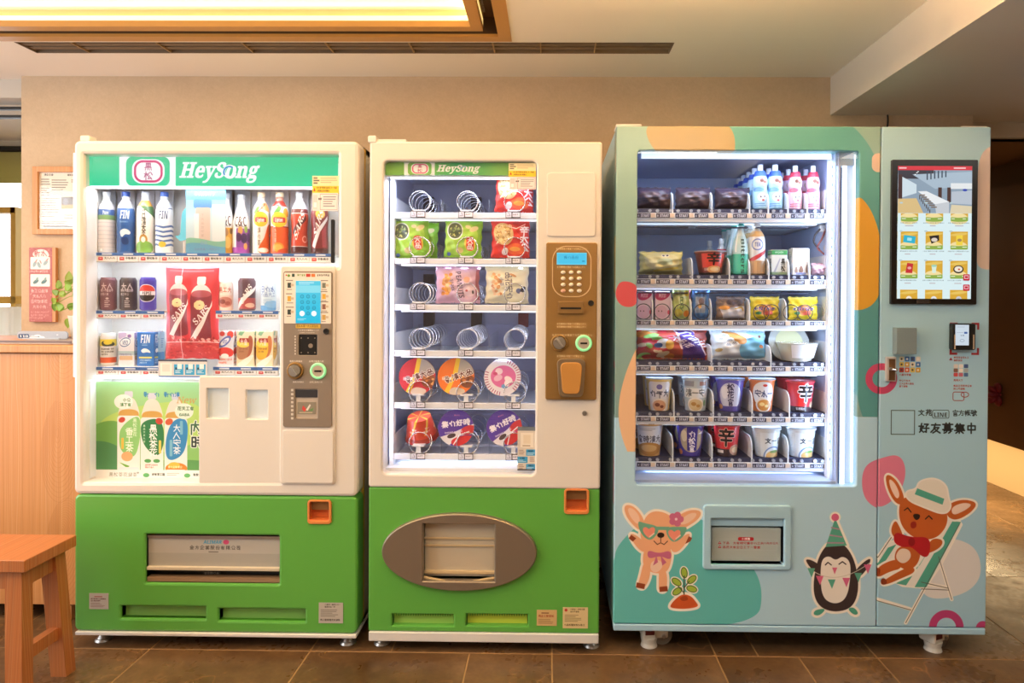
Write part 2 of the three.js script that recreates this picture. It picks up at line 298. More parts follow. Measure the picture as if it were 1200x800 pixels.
// lower ceiling on the right, the corridor behind it
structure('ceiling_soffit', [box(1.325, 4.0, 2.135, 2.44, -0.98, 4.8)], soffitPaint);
structure('trim_1', box(1.33, 4.0, 2.06, 2.135, -1.06, -0.97), std(0xc4b9a8, 0.85));
structure('ceiling_corridor', box(1.45, 4.0, 2.06, 2.12, -5.4, -1.0), std(0x8a6a45, 0.85));
structure('wall_corridor_end', box(1.0, 4.0, 0, 2.2, -5.4, -5.2), std(0xb79a70, 0.8));
structure('wall_corridor', [box(3.05, 3.15, 0, 2.1, -5.3, -0.9), box(1.9, 2.0, 0, 2.4, -5.3, -0.97)], std(0xc9ae86, 0.8));
{
  const w = thing('wall_panel', 'brown hanging wall panel of the corridor with a lit gap under it', 'wall panel'); 
  M('panel_face', box(2.6, 2.66, 0.437, 1.915, -5.2, -1.2), std(0x6a4a2a, 0.6), w);
  M('panel_carcass', box(2.66, 3.06, 0.45, 2.06, -5.2, -1.2), std(0x6f5334, 0.7), w);
  M('led_strip', box(2.63, 2.645, 0.428, 0.437, -5.1, -1.25), glow(new THREE.Color(1, 0.75, 0.4), 3.5), w);
  areaLight(new THREE.Color(1, 0.72, 0.38), 60, 3.8, 0.05, [2.64, 0.42, -3.2], [2.7, 0, -3.2], w);
}
{
  const d = thing('added_corridor_lamp', 'added flat warm lamp hidden behind the blue machine, fill light for the corridor', 'ceiling light');  // lamp added as fill for the corridor, hidden from the camera
  M('lamp_frame', box(1.75, 2.35, 2.045, 2.06, -3.3, -2.7), white, d); M('diffuser', box(1.78, 2.32, 2.042, 2.046, -3.27, -2.73), glow(new THREE.Color(1, 0.75, 0.45), 1.5), d);
  areaLight(new THREE.Color(1, 0.72, 0.42), 9, 0.5, 0.5, [2.05, 2.035, -3.0], [2.05, 0, -3.0], d);
}
// unseen walls on the camera's side; left open for daylight, front closed against glare
structure('wall_right', box(3.7, 3.82, 0, 2.4, -0.98, 4.8), plaster);
structure('wall_left', [box(-4.4, -4.28, 0, 0.3, -2.3, 4.8), box(-4.4, -4.28, 2.15, 2.45, -2.3, 4.8), box(-4.4, -4.28, 0, 2.45, -2.3, 0.0), box(-4.4, -4.28, 0, 2.45, 3.3, 4.8)], plaster);
structure('wall_front', box(-4.4, 4.0, 0, 2.45, 4.7, 4.82), plaster);
{ // window of the room beyond the left end of the wall
  structure('wall_beyond', [box(-4.4, -4.05, 0, 2.4, -2.3, -2.2), box(-2.6, -2.1, 0, 2.4, -2.3, -2.2), box(-4.1, -2.55, 0, 0.5, -2.3, -2.2), box(-4.1, -2.55, 2.16, 2.4, -2.3, -2.2), box(-2.2, -2.1, 0, 2.4, -2.2, -0.9)], std(0xd8cfbd, 0.9));
  const w = new THREE.Group(); w.name = 'window_1'; w.userData.kind = 'structure'; scene.add(w);
  const ochre = std(0xc9a24a, 0.5);
  M('frame', [box(-4.05, -3.66, 1.82, 1.86, -2.26, -2.18), box(-3.69, -3.655, 0.5, 1.86, -2.26, -2.18), box(-4.05, -2.55, 1.2, 1.25, -2.26, -2.18), box(-4.05, -2.55, 0.5, 0.54, -2.26, -2.18), box(-3.1, -3.05, 0.5, 1.86, -2.26, -2.18)], ochre, w);
  M('pane', box(-4.05, -2.55, 0.5, 2.16, -2.25, -2.245), pane, w);
  const b = thing('roller_blind', 'olive green roller blind at the far left window', 'blind');
  M('blind_cloth', box(-4.04, -2.6, 2.02, 2.235, -2.17, -2.165), std(0xb9b26a, 0.8, 0, { transmission: 0.3 }), b);
  M('blind_tube', cyl(0.02, 0.02, 1.44).rotateZ(Math.PI / 2).translate(-3.32, 2.25, -2.16), black, b);
  const cu = thing('window_curtain', 'white sheer curtain at the far left window', 'curtain'), s = new THREE.Shape();
  const n = 90; for (let i = 0; i <= n; i++) { const x = -4.04 + 1.44 * i / n, z = 0.02 * Math.sin(i * 0.9); i ? s.lineTo(x, z) : s.moveTo(x, z); } for (let i = n; i >= 0; i--) s.lineTo(-4.04 + 1.44 * i / n, 0.02 * Math.sin(i * 0.9) + 0.003);
  M('curtain_cloth', new THREE.ExtrudeGeometry(s, { depth: 0.66, bevelEnabled: false }).rotateX(-Math.PI / 2).translate(0, 0.52, -2.12), std(0xfbfaf5, 0.9, 0, { transmission: 0.5 }), cu);
  structure('trim_2', box(-4.3, -2.55, 2.225, H, -1.02, -0.9), std(0xcfc8bd, 0.9));
  const r = thing('curtain_rail', 'two black rails under the ceiling at the far left opening', 'rail');
  M('rail', box(-4.2, -2.57, 2.19, 2.203, -1.0, -0.975), black, r); M('rail', box(-4.2, -2.57, 2.155, 2.168, -1.03, -1.0), black, r);
}

{
  const w = thing('hanging_wire', 'short black wire end hanging from the ceiling above the blue machine', 'wire'), p = at(1040, 136, -0.84);
  M('wire', tube([[p.x, 2.14, -0.84], [p.x + 0.002, 2.11, -0.838], [p.x, 2.075, -0.84]], 0.004, 12, 6), black, w); M('wire_tip', cyl(0.0025, 0.0025, 0.02, 8).translate(p.x, 2.068, -0.84), steel, w);
}

/* ---------- left of the machines: counter, bench, wall pieces ---------- */
{
  const c = thing('wooden_counter', 'light oak counter cabinet left of the machines behind the bench', 'counter');
  const x0 = -3.2, x1 = -1.72;
  M('cabinet_body', worldUV(box(x0, x1, 0.055, 1.035, -0.8, -0.215), 0.8), oak, c);
  M('front_panel', worldUV(box(x0, x1 - 0.003, 0.06, 1.032, -0.215, -0.198, 0.002), 0.85), oak, c);
  M('worktop', worldUV(box(x0, x1, 1.036, 1.066, -0.82, -0.185, 0.004), 0.8), oak, c);
  for (const x of [-2.6, -1.925]) M('foot', worldUV(box(x, x + 0.075, 0, 0.055, -0.26, -0.2), 0.8), oak, c);
}
{
  const t = thing('serving_tray', 'thin grey tray lying on the oak counter behind the sign', 'tray'), y = 1.0665;
  const q = rect(13, 399, 100, 404, -0.3);
  M('tray_base', plate({ x0: q.x0, x1: q.x1, y0: -0.14, y1: 0.14 }, 0.006, 0, 0.015, 0.002).rotateX(-Math.PI / 2).translate(0, y, -0.36), std(0xb9aaa4, 0.4), t);
  for (const z of [-0.224, -0.5]) M('tray_edge', box(q.x0, q.x1, y + 0.006, y + 0.014, z, z + 0.004), std(0x756462, 0.4), t);
}
{
  const reg = print(320, 90, (c, w, h) => {
    F(c, '#a9b4c6', 0, 0, w, h); RR(c, '#1f4679', 10, 34, 66, 46, 8); T(c, '110', 43, 58, 34, '#fff', 'bold serif', 'center');
    for (const [x, y, r] of [[100, 72, 20], [130, 62, 24], [158, 74, 18]]) E(c, '#e8ecf2', x, y, r); F(c, '#1f4679', 76, 60, 60, 4); E(c, '#1f4679', 138, 62, 5); E(c, '#dfe5ee', 255, 40, 7, 5);
  });
  const q = rect(20, 388, 79, 402, -0.42), s = thing('desk_sign', 'low grey-blue sign board marked 110 standing on the oak counter', 'sign');
  const g = plate({ x0: q.x0, x1: q.x1, y0: 1.074, y1: q.y1 }, -0.42, -0.428, 0.012, 0.001);
  M('board', planarUV(g, { x0: q.x0, x1: q.x1, y0: 1.074, y1: q.y1 }, reg), pm(reg), s);
  M('stand', box(q.x0 + 0.03, q.x1 - 0.03, 1.0735, 1.079, -0.46, -0.41), std(0xb9c2d0, 0.4), s); ground(s);
}
{
  const b = thing('wooden_bench', 'reddish brown wooden bench with splayed legs in the left foreground', 'bench');
  const x0 = -2.5, x1 = -1.595, z0 = 0.13, z1 = 0.355;
  M('seat', worldUV(box(x0, x1, 0.412, 0.45, z0, z1, 0.003).rotateY(0), 0.5), benchWood, b);
  const leg = (sx, sz, xt, zt) => { const g = new THREE.BoxGeometry(0.052, 0.412, 0.045, 1, 4, 1), p = g.attributes.position; for (let i = 0; i < p.count; i++) { const k = 0.5 - p.getY(i) / 0.412; p.setX(i, p.getX(i) + sx * k); p.setZ(i, p.getZ(i) + sz * k); } g.computeVertexNormals(); return worldUV(g.translate(xt, 0.206, zt), 0.5); };
  for (const [sx, sz, xt, zt] of [[0.025, 0.03, x1 - 0.05, z1 - 0.04], [0.03, -0.01, x1 - 0.05, z0 + 0.045], [-0.025, 0.03, x0 + 0.05, z1 - 0.04], [-0.03, -0.01, x0 + 0.05, z0 + 0.045]]) M('leg', leg(sx, sz, xt, zt), benchWood, b);
  for (const x of [x0 + 0.05, x1 - 0.05]) { const o = x > -2 ? 1 : -1; M('apron', worldUV(box(x - 0.018, x + 0.018, 0.352, 0.412, z0 + 0.05, z1 - 0.05), 0.5), benchWood, b); M('stretcher', worldUV(box(x - 0.014 + o * 0.018, x + 0.014 + o * 0.018, 0.125, 0.165, z0 + 0.04, z1 - 0.02), 0.5), benchWood, b); }
  M('apron', worldUV(box(x0 + 0.07, x1 - 0.07, 0.352, 0.412, z1 - 0.055, z1 - 0.025), 0.5), benchWood, b); M('apron', worldUV(box(x0 + 0.07, x1 - 0.07, 0.352, 0.412, z0 + 0.03, z0 + 0.06), 0.5), benchWood, b);
  ground(b);
}
{
  const f = thing('framed_notice', 'oak framed printed notice hanging on the wall left of the first machine', 'picture frame');
  const q = rect(37.5, 195, 116, 274.5, -0.825), i = { x0: q.x0 + 0.026, x1: q.x1 - 0.026, y0: q.y0 + 0.026, y1: q.y1 - 0.026, r: 0.001 };
  M('frame', worldUV(plate(q, -0.825, -0.849, 0.002, 0.002, [i]), 0.6), oak, f);
  const reg = print(300, 310, (c, w, h) => { F(c, '#e9e6de', 0, 0, w, h); small(c, 26, 8, 60, 16, 1, '#444', 0.13); small(c, 150, 10, 90, 14, 1, '#555', 0.13); for (const [x, y, ww, hh, n] of [[10, 36, 56, 40, 3], [66, 40, 90, 66, 5], [10, 84, 50, 50, 4], [170, 40, 80, 20, 2], [10, 140, 100, 110, 9], [130, 230, 120, 30, 2], [10, 264, 150, 34, 3]]) lines(c, x, y, ww, hh, n, '#8a8884', 0.4); F(c, '#6d6158', 118, 134, 66, 60); F(c, '#c6a25e', 118, 176, 66, 22); E(c, '#8c8a92', 140, 160, 14, 20); lines(c, 20, 292, 180, 14, 1, '#666', 0.5); });
  card('notice_paper', i, -0.838, 0.004, reg, f);
  M('pane', box(i.x0, i.x1, i.y0, i.y1, -0.834, -0.832), pane, f); ground(f);
}
{
  const reg = print(120, 340, (c, w, h) => {
    F(c, '#b46a6a', 0, 0, w, h); for (let k = 0; k < 160; k++) E(c, rnd() < 0.5 ? '#c88f8c' : '#a85a5c', rnd() * w, rnd() * h, rr(1, 6), rr(1, 3));
    Q(c, '#f0dfdd', [[14, 40], [30, 10], [90, 8], [110, 44], [60, 50]]); ck(c, '新水', 26, 10, 32, '#a55');
    RR(c, '#f1efec', 8, 44, 100, 56, 4); RR(c, '#f1efec', 8, 122, 100, 56, 4); small(c, 12, 104, 96, 14, 1, '#f0dcd8', 0.1);
    for (const [x, y, r] of [[30, 76, 0.5], [52, 80, -0.5], [86, 70, 0.8]]) { E(c, '#9bb1ba', x, y, 8, 15, r); E(c, '#c8908e', x + 8, y - 14, 3, 10, r); } for (const [x, y] of [[36, 156], [78, 156]]) { E(c, '#5b8084', x, y, 16, 8, -0.5); E(c, '#86a8a6', x + 6, y - 12, 9, 5, -0.9); }
    ck(c, '新工公品清', 12, 190, 16, '#ecd3d0'); ck(c, '天水人心', 20, 214, 16, '#ecd3d0'); ck(c, '日安飲茶花', 10, 238, 16, '#ecd3d0'); ck(c, '大方小內', 20, 262, 16, '#ecd3d0'); small(c, 10, 290, 100, 40, 3, '#dba6a3', 0.08);
  });
  const p = thing('wall_plaque', 'narrow pink printed board with two white pictures on the wall', 'poster'), q = rect(34, 290, 61, 377, -0.83);
  M('board', planarUV(plate(q, -0.83, -0.848, 0.004, 0.001), q, reg), pm(reg), p); M('side_edge', box(q.x1, q.x1 + 0.016, q.y0, q.y1, -0.848, -0.831), oak, p); ground(p);
}
{
  const p = thing('potted_plant', 'green trailing plant between the oak counter and the first machine', 'plant'), leafM = std(0x8fae3c, 0.5, 0, { transmission: 0.2 }), z0 = -0.52;
  const base = [at(99, 398, z0).x, 1.0665, z0];
  M('pot', new THREE.LatheGeometry([[0.001, 0], [0.045, 0], [0.06, 0.1], [0.062, 0.105], [0.056, 0.105], [0.05, 0.09], [0.001, 0.09]].map((a) => new THREE.Vector2(...a)), 24).translate(...base), std(0xd9d2c6, 0.5), p);
  const leafGeo = (() => { const s = new THREE.Shape(); s.moveTo(0, 0); s.bezierCurveTo(0.5, 0.05, 0.55, 0.6, 0, 1.1); s.bezierCurveTo(-0.55, 0.6, -0.5, 0.05, 0, 0); const g = new THREE.ExtrudeGeometry(s, { depth: 0.03, bevelEnabled: false, curveSegments: 6 }), a = g.attributes.position; for (let i = 0; i < a.count; i++) a.setZ(i, a.getZ(i) + 0.35 * Math.abs(a.getX(i)) - 0.18 * a.getY(i) * a.getY(i)); g.computeVertexNormals(); return g; })();
  for (const [px, py, s, rz] of [[72, 338, 0.042, 0.6], [66, 350, 0.036, 2.2], [79, 335, 0.046, -0.4], [83, 330, 0.045, 0.3], [67, 355, 0.04, 2.6], [75, 363, 0.044, 0.8], [80, 362, 0.04, -0.9], [82, 373, 0.04, 2.9], [78, 345, 0.038, 1.4], [86, 348, 0.04, -1.2], [84, 340, 0.042, 0.9], [90, 352, 0.04, -0.4], [70, 344, 0.034, 1.2]]) {
    const z = z0 + rr(-0.03, 0.05), q = at(px, py, z), w = leafM.clone(); w.color.offsetHSL(rr(-0.02, 0.03), 0, rr(-0.06, 0.06));
    M('leaf', leafGeo.clone().scale(s, s, s).rotateX(rr(-0.5, 0.3)).rotateZ(rz).translate(q.x, q.y, z), w, p);
    M('stem', tube([[base[0], base[1] + 0.09, z0], [(base[0] + q.x) / 2 + 0.015, Math.max(base[1] + 0.12, q.y + 0.03), (z0 + z) / 2], [q.x, q.y, z]], 0.0015, 12, 5), leafM, p);
  }
  ground(p);
}
{
  const r = thing('wall_flower', 'dark red flower ornament on the corridor panel right of the blue machine', 'ornament'), z = -1.55, c = at(1168, 462, z), red = std(0x7d1720, 0.6);
  for (let k = 0; k < 9; k++) { const a = k * 0.8, g = new THREE.SphereGeometry(0.03, 12, 8).scale(1.1, 0.6, 0.9).rotateZ(a).translate(Math.cos(a) * 0.032, Math.sin(a) * 0.036, rr(-0.02, 0.02)); M('petal', g.translate(c.x, c.y, z), red, r); }
  M('stem', tube([[c.x, c.y - 0.03, z], [c.x + 0.05, c.y - 0.06, z - 0.02], [2.598, c.y - 0.05, z - 0.03]], 0.006, 12, 6), std(0x5d2a20, 0.7), r);
}

/* ---------- drawings shared by the machines ---------- */
function signArt(c, w, h, tint) {   // lit header: white rounded crest and slanted lettering on green
  const s = h / 34, g = tint ? G(c, 0, 0, w, 0, '#6fae3e', '#7fbf58', '#34ad6b', '#7fc063', '#86c04e') : G(c, 0, 0, 0, h, '#35c98d', '#3ad9a0');
  F(c, '#f4fbfa', 0, 0, w, h); c.fillStyle = g; c.fillRect(0, 0, 42 * s, h); c.fillRect(108 * s, 0, w, h);
  RR(c, g, 50 * s, 0, 51 * s, h, 8 * s); RR(c, '#fff', 57 * s, 3 * s, 38 * s, 28 * s, 11 * s);
  c.strokeStyle = '#d8437a'; c.lineWidth = 2.6 * s; c.beginPath(); c.roundRect(60.5 * s, 5.5 * s, 31 * s, 23 * s, 9 * s); c.stroke();
  ck(c, '黑', 71.5 * s, 6.8 * s, 9 * s, '#b5557e', 0.1); ck(c, '松', 71 * s, 17 * s, 10 * s, '#b5557e', 0.1);
  c.save(); c.translate(114 * s, 15.5 * s); c.scale(0.86, 1); T(c, 'HeySong', 0, 0, 24 * s, '#fff', 'bold serif', 'left', 0.3); c.strokeStyle = '#fff'; c.lineWidth = 0.9 * s; c.transform(1, 0, -0.3, 1, 0, 0); c.font = 'bold ' + 24 * s + 'px serif'; c.textBaseline = 'middle'; c.strokeText('HeySong', 0, 0); c.restore();
  c.strokeStyle = '#fff'; c.lineWidth = 3 * s; c.beginPath(); c.arc(171 * s, 17 * s, 6.6 * s, 0.2, 5.2); c.stroke(); c.strokeStyle = '#2c8fd0'; c.lineWidth = 1.8 * s; c.beginPath(); c.arc(170.5 * s, 17.5 * s, 6.4 * s, 2.6, 5.4); c.stroke();
}
const stickerYellow = print(160, 64, (c, w, h) => { F(c, '#efe2b4', 0, 0, w, h); lines(c, 8, 6, 36, 26, 3, '#6d675a', 0.6); lines(c, 50, 8, 100, 22, 3, '#a49a7d', 0.3); F(c, '#ffcf37', 0, 36, w, 28); P(c, '#c2301f', [[14, 42], [20, 54], [8, 54]]); small(c, 28, 38, 128, 22, 2, '#6b5520', 0.13); });
const stickerWhite = print(160, 80, (c, w, h) => { F(c, '#eee3e3', 0, 0, w, h); F(c, '#d9d2d2', 6, 10, 26, 60); F(c, '#fff', 10, 42, 18, 22); c.strokeStyle = '#d5838c'; c.lineWidth = 2; c.strokeRect(50, 6, 104, 68); small(c, 38, 22, 26, 14, 1, '#555', 0.15); lines(c, 68, 16, 80, 50, 5, '#8c8690', 0.4); });
const infoCard = print(240, 92, (c, w, h) => { F(c, '#d6d3d3', 0, 0, w, h); F(c, '#3d4154', 0, 0, w, 9); F(c, '#f4efe9', 10, 18, 58, 64); F(c, '#e3ded8', 20, 24, 38, 38); for (let k = 0; k < 3; k++) { const x = 78 + k * 54; F(c, '#37a5da', x, 24, 46, 54); F(c, '#f3f6f8', x + 16, 22, 22, 26); F(c, '#1c3a58', x + 6, 40, 8, 12); lines(c, x + 6, 54, 34, 18, 3, '#e9f4fa', 0.45); } F(c, '#4e76b8', 0, 84, w, 8); });
const infoTall = print(96, 170, (c, w, h) => { F(c, '#d9d0c4', 0, 0, w, h); F(c, '#6f7a86', 0, 0, w, 16); F(c, '#efe6d8', 16, 24, 64, 56); F(c, '#e5d8c2', 30, 32, 36, 34); lines(c, 26, 72, 44, 6, 1, '#a08868', 0.6); for (const [x, y] of [[44, 88], [0, 116], [44, 144]]) { F(c, '#3f9fd2', x, y, 52, 24); small(c, x + 12, y + 3, 30, 8, 1, '#17324e', 0.16); lines(c, x + 4, y + 13, 42, 10, 2, '#cfe6f4', 0.4); } for (const [x, y] of [[8, 90], [62, 118], [8, 146]]) lines(c, x, y, 28, 20, 3, '#a8938a', 0.5); F(c, '#2d2a33', 0, 164, w, 8); });
const plateGrey = print(120, 100, (c, w, h) => { F(c, '#b9b2a8', 0, 0, w, h); small(c, 30, 6, 80, 22, 2, '#4b4640', 0.12); lines(c, 10, 34, 90, 38, 5, '#77716a', 0.4); small(c, 8, 78, 104, 14, 1, '#4b4640', 0.13); });
const plateSmall = print(110, 84, (c, w, h) => { F(c, '#b3aca4', 0, 0, w, h); lines(c, 30, 16, 46, 6, 1, '#9a4a44', 0.8); small(c, 10, 26, 92, 20, 2, '#5d3a36', 0.15); lines(c, 10, 50, 84, 26, 4, '#8a6f6a', 0.4); });
const plateWarm = print(120, 100, (c, w, h) => { F(c, '#d9c391', 0, 0, w, h); E(c, '#c33a2c', 16, 14, 7); small(c, 36, 6, 76, 22, 2, '#5a4a28', 0.12); lines(c, 10, 36, 84, 36, 5, '#8d7a4e', 0.4); small(c, 8, 78, 104, 14, 1, '#5a4a28', 0.13); });
const plateWarmSmall = print(110, 84, (c, w, h) => { F(c, '#cfae78', 0, 0, w, h); lines(c, 26, 14, 54, 7, 1, '#7a4a2a', 0.8); small(c, 10, 26, 92, 18, 1, '#a5532f', 0.15); lines(c, 10, 48, 84, 28, 4, '#96774a', 0.4); });
const priceStrip = [0, 1, 2].map((k) => print(72, 26, (c, w, h) => { F(c, '#e9e8ea', 0, 0, w, h); RR(c, '#c9484c', 8, 5, 16, 13, 3); F(c, '#efdcdc', 12, 9, 8, 2); small(c, 28, 5, 38, 12, 1, '#555', 0.16); F(c, '#bcbcc2', 0, h - 4, w, 4); }));
function feet(g, spots) { for (const [px, py] of spots) { const x = at(px, py, -0.06).x; M('foot', [cyl(0.026, 0.03, 0.008).translate(x, 0.004, -0.06), cyl(0.014, 0.022, 0.012).translate(x, 0.014, -0.06), cyl(0.008, 0.008, 0.085).translate(x, 0.0425, -0.06)], steel, g); } }
function coinSet(g, kx, ky, rx, ry) { // coin-return knob and the lit coin slot
  const a = at(kx, ky, 0.012), b = at(rx, ry, 0.012);
  const kn = M('return_knob', new THREE.TorusGeometry(0.0255, 0.005, 10, 28).translate(a.x, a.y, 0.013), bronze, g);
  M('knob_dial', [cyl(0.021, 0.023, 0.014).rotateX(Math.PI / 2).translate(a.x, a.y, 0.016), new RoundedBoxGeometry(0.009, 0.038, 0.012, 2, 0.002).rotateZ(0.65).translate(a.x, a.y, 0.026)], steel, kn);
  const sl = M('coin_slot', new THREE.TorusGeometry(0.024, 0.0055, 10, 28).translate(b.x, b.y, 0.013), std(0x9fe0b0, 0.3, 0, { emissive: new THREE.Color(0.1, 0.5, 0.18), emissiveIntensity: 0.7 }), g);
  M('slot_mouth', cyl(0.02, 0.02, 0.008).rotateX(Math.PI / 2).translate(b.x, b.y, 0.013), std(0xcfc6b4, 0.3, 0.4), sl); M('slot_gap', box(b.x - 0.012, b.x + 0.012, b.y - 0.003, b.y + 0.003, 0.0165, 0.0185), black, sl);
}
function returnCup(g, px0, py0, px1, py1) { // orange coin-return cup
  const q = rect(px0, py0, px1, py1, 0.004), o = std(0xe08a4a, 0.35), i = { x0: q.x0 + 0.008, x1: q.x1 - 0.008, y0: q.y0 + 0.012, y1: q.y1 - 0.006, r: 0.006 };
  const f = M('coin_return', plate(q, 0.004, -0.006, 0.012, 0.002, [i]), o, g);
  M('cup_back', [box(i.x0, i.x1, i.y0, i.y1, -0.034, -0.03), box(i.x0, i.x1, i.y0, i.y0 + 0.003, -0.032, 0), box(i.x0 - 0.002, i.x0, i.y0, i.y1, -0.032, 0), box(i.x1, i.x1 + 0.002, i.y0, i.y1, -0.032, 0)], std(0xd9743a, 0.5), f);
  M('cup_flap', box(i.x0, i.x1, (i.y0 + i.y1) / 2, i.y1, -0.018, -0.015), std(0xa97a4a, 0.3, 0, { transmission: 0.3 }), f);
}
function cabinet(g, q, zb, mat, inner, win) { // closed shell of a machine behind its front: outer skin and the lit inner box
  M('cabinet_shell', [box(q.x0, q.x0 + 0.02, q.y0, q.y1, zb, -0.085), box(q.x1 - 0.02, q.x1, q.y0, q.y1, zb, -0.085), box(q.x0, q.x1, q.y1 - 0.02, q.y1, zb, -0.085), box(q.x0, q.x1, q.y0, q.y0 + 0.02, zb, -0.085), box(q.x0, q.x1, q.y0, q.y1, zb, zb + 0.015)], mat, g);
  const { x0, x1, y0, y1, z } = win, t = 0.006;
  M('inner_liner', [box(x0 - t, x1 + t, y0, y1, z - t, z), box(x0 - t, x0, y0, y1, z, -0.03), box(x1, x1 + t, y0, y1, z, -0.03), box(x0 - t, x1 + t, y1, y1 + t, z, -0.03), box(x0 - t, x1 + t, y0 - t, y0, z, -0.03)], inner, g);
}

/* ---------- machine 1: drinks ---------- */
const m1 = thing('vending_machine', 'cream and green drinks machine with bright bottles, leftmost of the three vending machines', 'vending machine');
const LED = new THREE.Color(0.86, 0.93, 1.0);
{
  const g = m1, T1 = (a, b, c, d, z = 0) => rect(a, b, c, d, z), o = T1(86, 164.5, 412, 741), yS = at(250, 580.5, 0).y;
  // front: L-shaped glazed opening, centre panel and control column
  const pt = (x, y) => { const p = at(x, y, 0); return [p.x, p.y]; };
  const hole = new THREE.Path(), corners = [pt(94, 176.5), pt(400, 176.5), pt(400, 317), pt(333, 317), pt(333, 569), pt(94, 569)];
  { const n = corners.length, r = 0.016; for (let i = 0; i < n; i++) { const [p, c, q] = [corners[(i + n - 1) % n], corners[i], corners[(i + 1) % n]], k = (a) => { const d = Math.hypot(a[0] - c[0], a[1] - c[1]); return [c[0] + (a[0] - c[0]) / d * r, c[1] + (a[1] - c[1]) / d * r]; }; const s = k(p), e = k(q); i ? hole.lineTo(...s) : hole.moveTo(...s); hole.quadraticCurveTo(c[0], c[1], e[0], e[1]); } hole.closePath(); hole.isPath = true; }
  M('door_front', plate({ x0: o.x0, x1: o.x1 + 0.022, y0: yS, y1: o.y1 }, 0, -0.085, 0.022, 0.012, [hole]), cream, g);
  const dq = rect(170, 627, 326.5, 684, 0), s1 = rect(141, 711, 240, 725, 0), s2 = rect(256, 714, 357, 728, 0);
  const cup = rect(360, 586, 388, 614, 0);
  M('lower_front', plate({ x0: o.x0 + 0.002, x1: o.x1 + 0.022, y0: o.y0, y1: yS - 0.001 }, -0.002, -0.085, 0.02, 0.008, [{ ...dq, r: 0.004 }, { ...s1, r: 0.001 }, { ...s2, r: 0.001 }, { x0: cup.x0 + 0.006, x1: cup.x1 - 0.006, y0: cup.y0 + 0.008, y1: cup.y1 - 0.004, r: 0.004 }]), green, g);
  M('door_gasket', box(o.x1 + 0.012, o.x1 + 0.02, o.y0 + 0.02, o.y1 - 0.01, -0.1, -0.084), std(0xd9b04a, 0.5), g);
  M('base_plate', box(o.x0 + 0.008, o.x1 + 0.02, at(250, 745.5, 0).y, o.y0 - 0.001, -0.7, 0.004, 0.003), offWhite, g);
  const wq = rect(98, 181, 396, 566, 0);
  cabinet(g, { x0: o.x0 + 0.004, x1: o.x1 + 0.016, y0: o.y0, y1: o.y1 - 0.004 }, -0.72, offWhite, white, { x0: wq.x0 - 0.01, x1: wq.x1 + 0.012, y0: wq.y0 - 0.01, y1: wq.y1 + 0.02, z: -0.17 });
  M('hinge_cap', pl(93.5, 158.5, 105, 165.5, -0.01, -0.05, 0.006, 0.003), cream, g);
  feet(g, [[122, 750], [408, 755]]);
  // glazing
  const gl = rect(98, 181, 396, 442, 0); M('glass', box(gl.x0 - 0.004, gl.x1 + 0.004, gl.y0, gl.y1 + 0.004, -0.016, -0.012), pane, g);
  // centre panel with two clear hatches
  const pq = rect(233, 441, 330, 567, -0.004), h1 = rect(242, 455, 267.5, 490, -0.004), h2 = rect(288, 457, 313.5, 491, -0.004);
  M('centre_panel', plate(pq, -0.004, -0.02, 0.006, 0.003, [{ ...h1, r: 0.002 }, { ...h2, r: 0.002 }]), cream, g);
  for (const h of [h1, h2]) M('hatch_window', box(h.x0, h.x1, h.y0, h.y1, -0.024, -0.018), std(0xeef4f6, 0.25, 0, { transmission: 0.35 }), g);
  // control column
  M('column_frame', pl(327.5, 311.5, 393, 568, 0.006, -0.03, 0.014, 0.005), cream, g);
  M('service_panel', pl(331, 504, 390.5, 566, 0.009, 0.0, 0.01, 0.002), cream, g);
  const cpQ = rect(331.5, 317.5, 389, 500.5, 0.011), mw = rect(350, 392, 371.5, 416, 0.011), bw = rect(346, 456, 372, 490, 0.011);
  const cpan = M('control_panel', plate(cpQ, 0.011, 0.002, 0.01, 0.002, [{ ...mw, r: 0.003 }, { ...bw, r: 0.003 }]), greyPlastic, g);
  const art = print(240, 260, (c, w, h) => { RR(c, '#e8dfd4', 0, 0, w, h, 8); small(c, 66, 8, 44, 14, 1, '#5a8a3a', 0.14); RR(c, '#c23a2e', 112, 6, 22, 16, 3); RR(c, '#e0763a', 138, 6, 20, 16, 3); small(c, 166, 8, 66, 14, 1, '#555', 0.14); E(c, '#6a9a3a', 24, 16, 7); E(c, '#c8502e', 12, 14, 4); F(c, '#2d4c44', 40, 6, 14, 16);
    for (const [x, y] of [[10, 44], [10, 112], [10, 180], [186, 44], [186, 100], [186, 152], [186, 206]]) { lines(c, x, y - 6, 44, 8, 1, '#8a8078', 0.6); F(c, ['#3a4c78', '#d8a83a', '#caa25a', '#6d7468', '#2f3b35', '#40484e', '#8b5b4a'][Math.floor(rnd() * 7)], x + 8, y + 8, 18, 26); F(c, '#c9b8a0', x + 24, y + 14, 16, 12); lines(c, x + 4, y + 40, 34, 8, 1, '#a09890', 0.6); } });
  cd('instruction_print', 333, 319.5, 388, 379, 0.0122, art, cpan, 'paper', 0.0018); 
  const scr = print(160, 270, (c, w, h) => { F(c, G(c, 0, 0, 0, h, '#5fd0e6', '#22bfe2'), 0, 0, w, h); lines(c, 20, 8, 110, 20, 3, '#c9f2fa', 0.5); F(c, '#8ee2ef', 0, 30, w, 46); for (let r = 0; r < 4; r++) for (let k = 0; k < 3; k++) { const x = 42 + k * 38, y = 100 + r * 36; if (r === 3 && k !== 1) { E(c, '#fff', x, y, 17); continue; } c.strokeStyle = '#1a6f92'; c.lineWidth = 2.5; c.beginPath(); c.arc(x, y, 10, 0, 7); c.stroke(); T(c, ['123', '456', '789', '*0#'][r][k], x, y + 1, 11, '#175f80', 'bold sans-serif', 'center'); } lines(c, 12, 240, 60, 16, 2, '#b8ecf6', 0.4); });
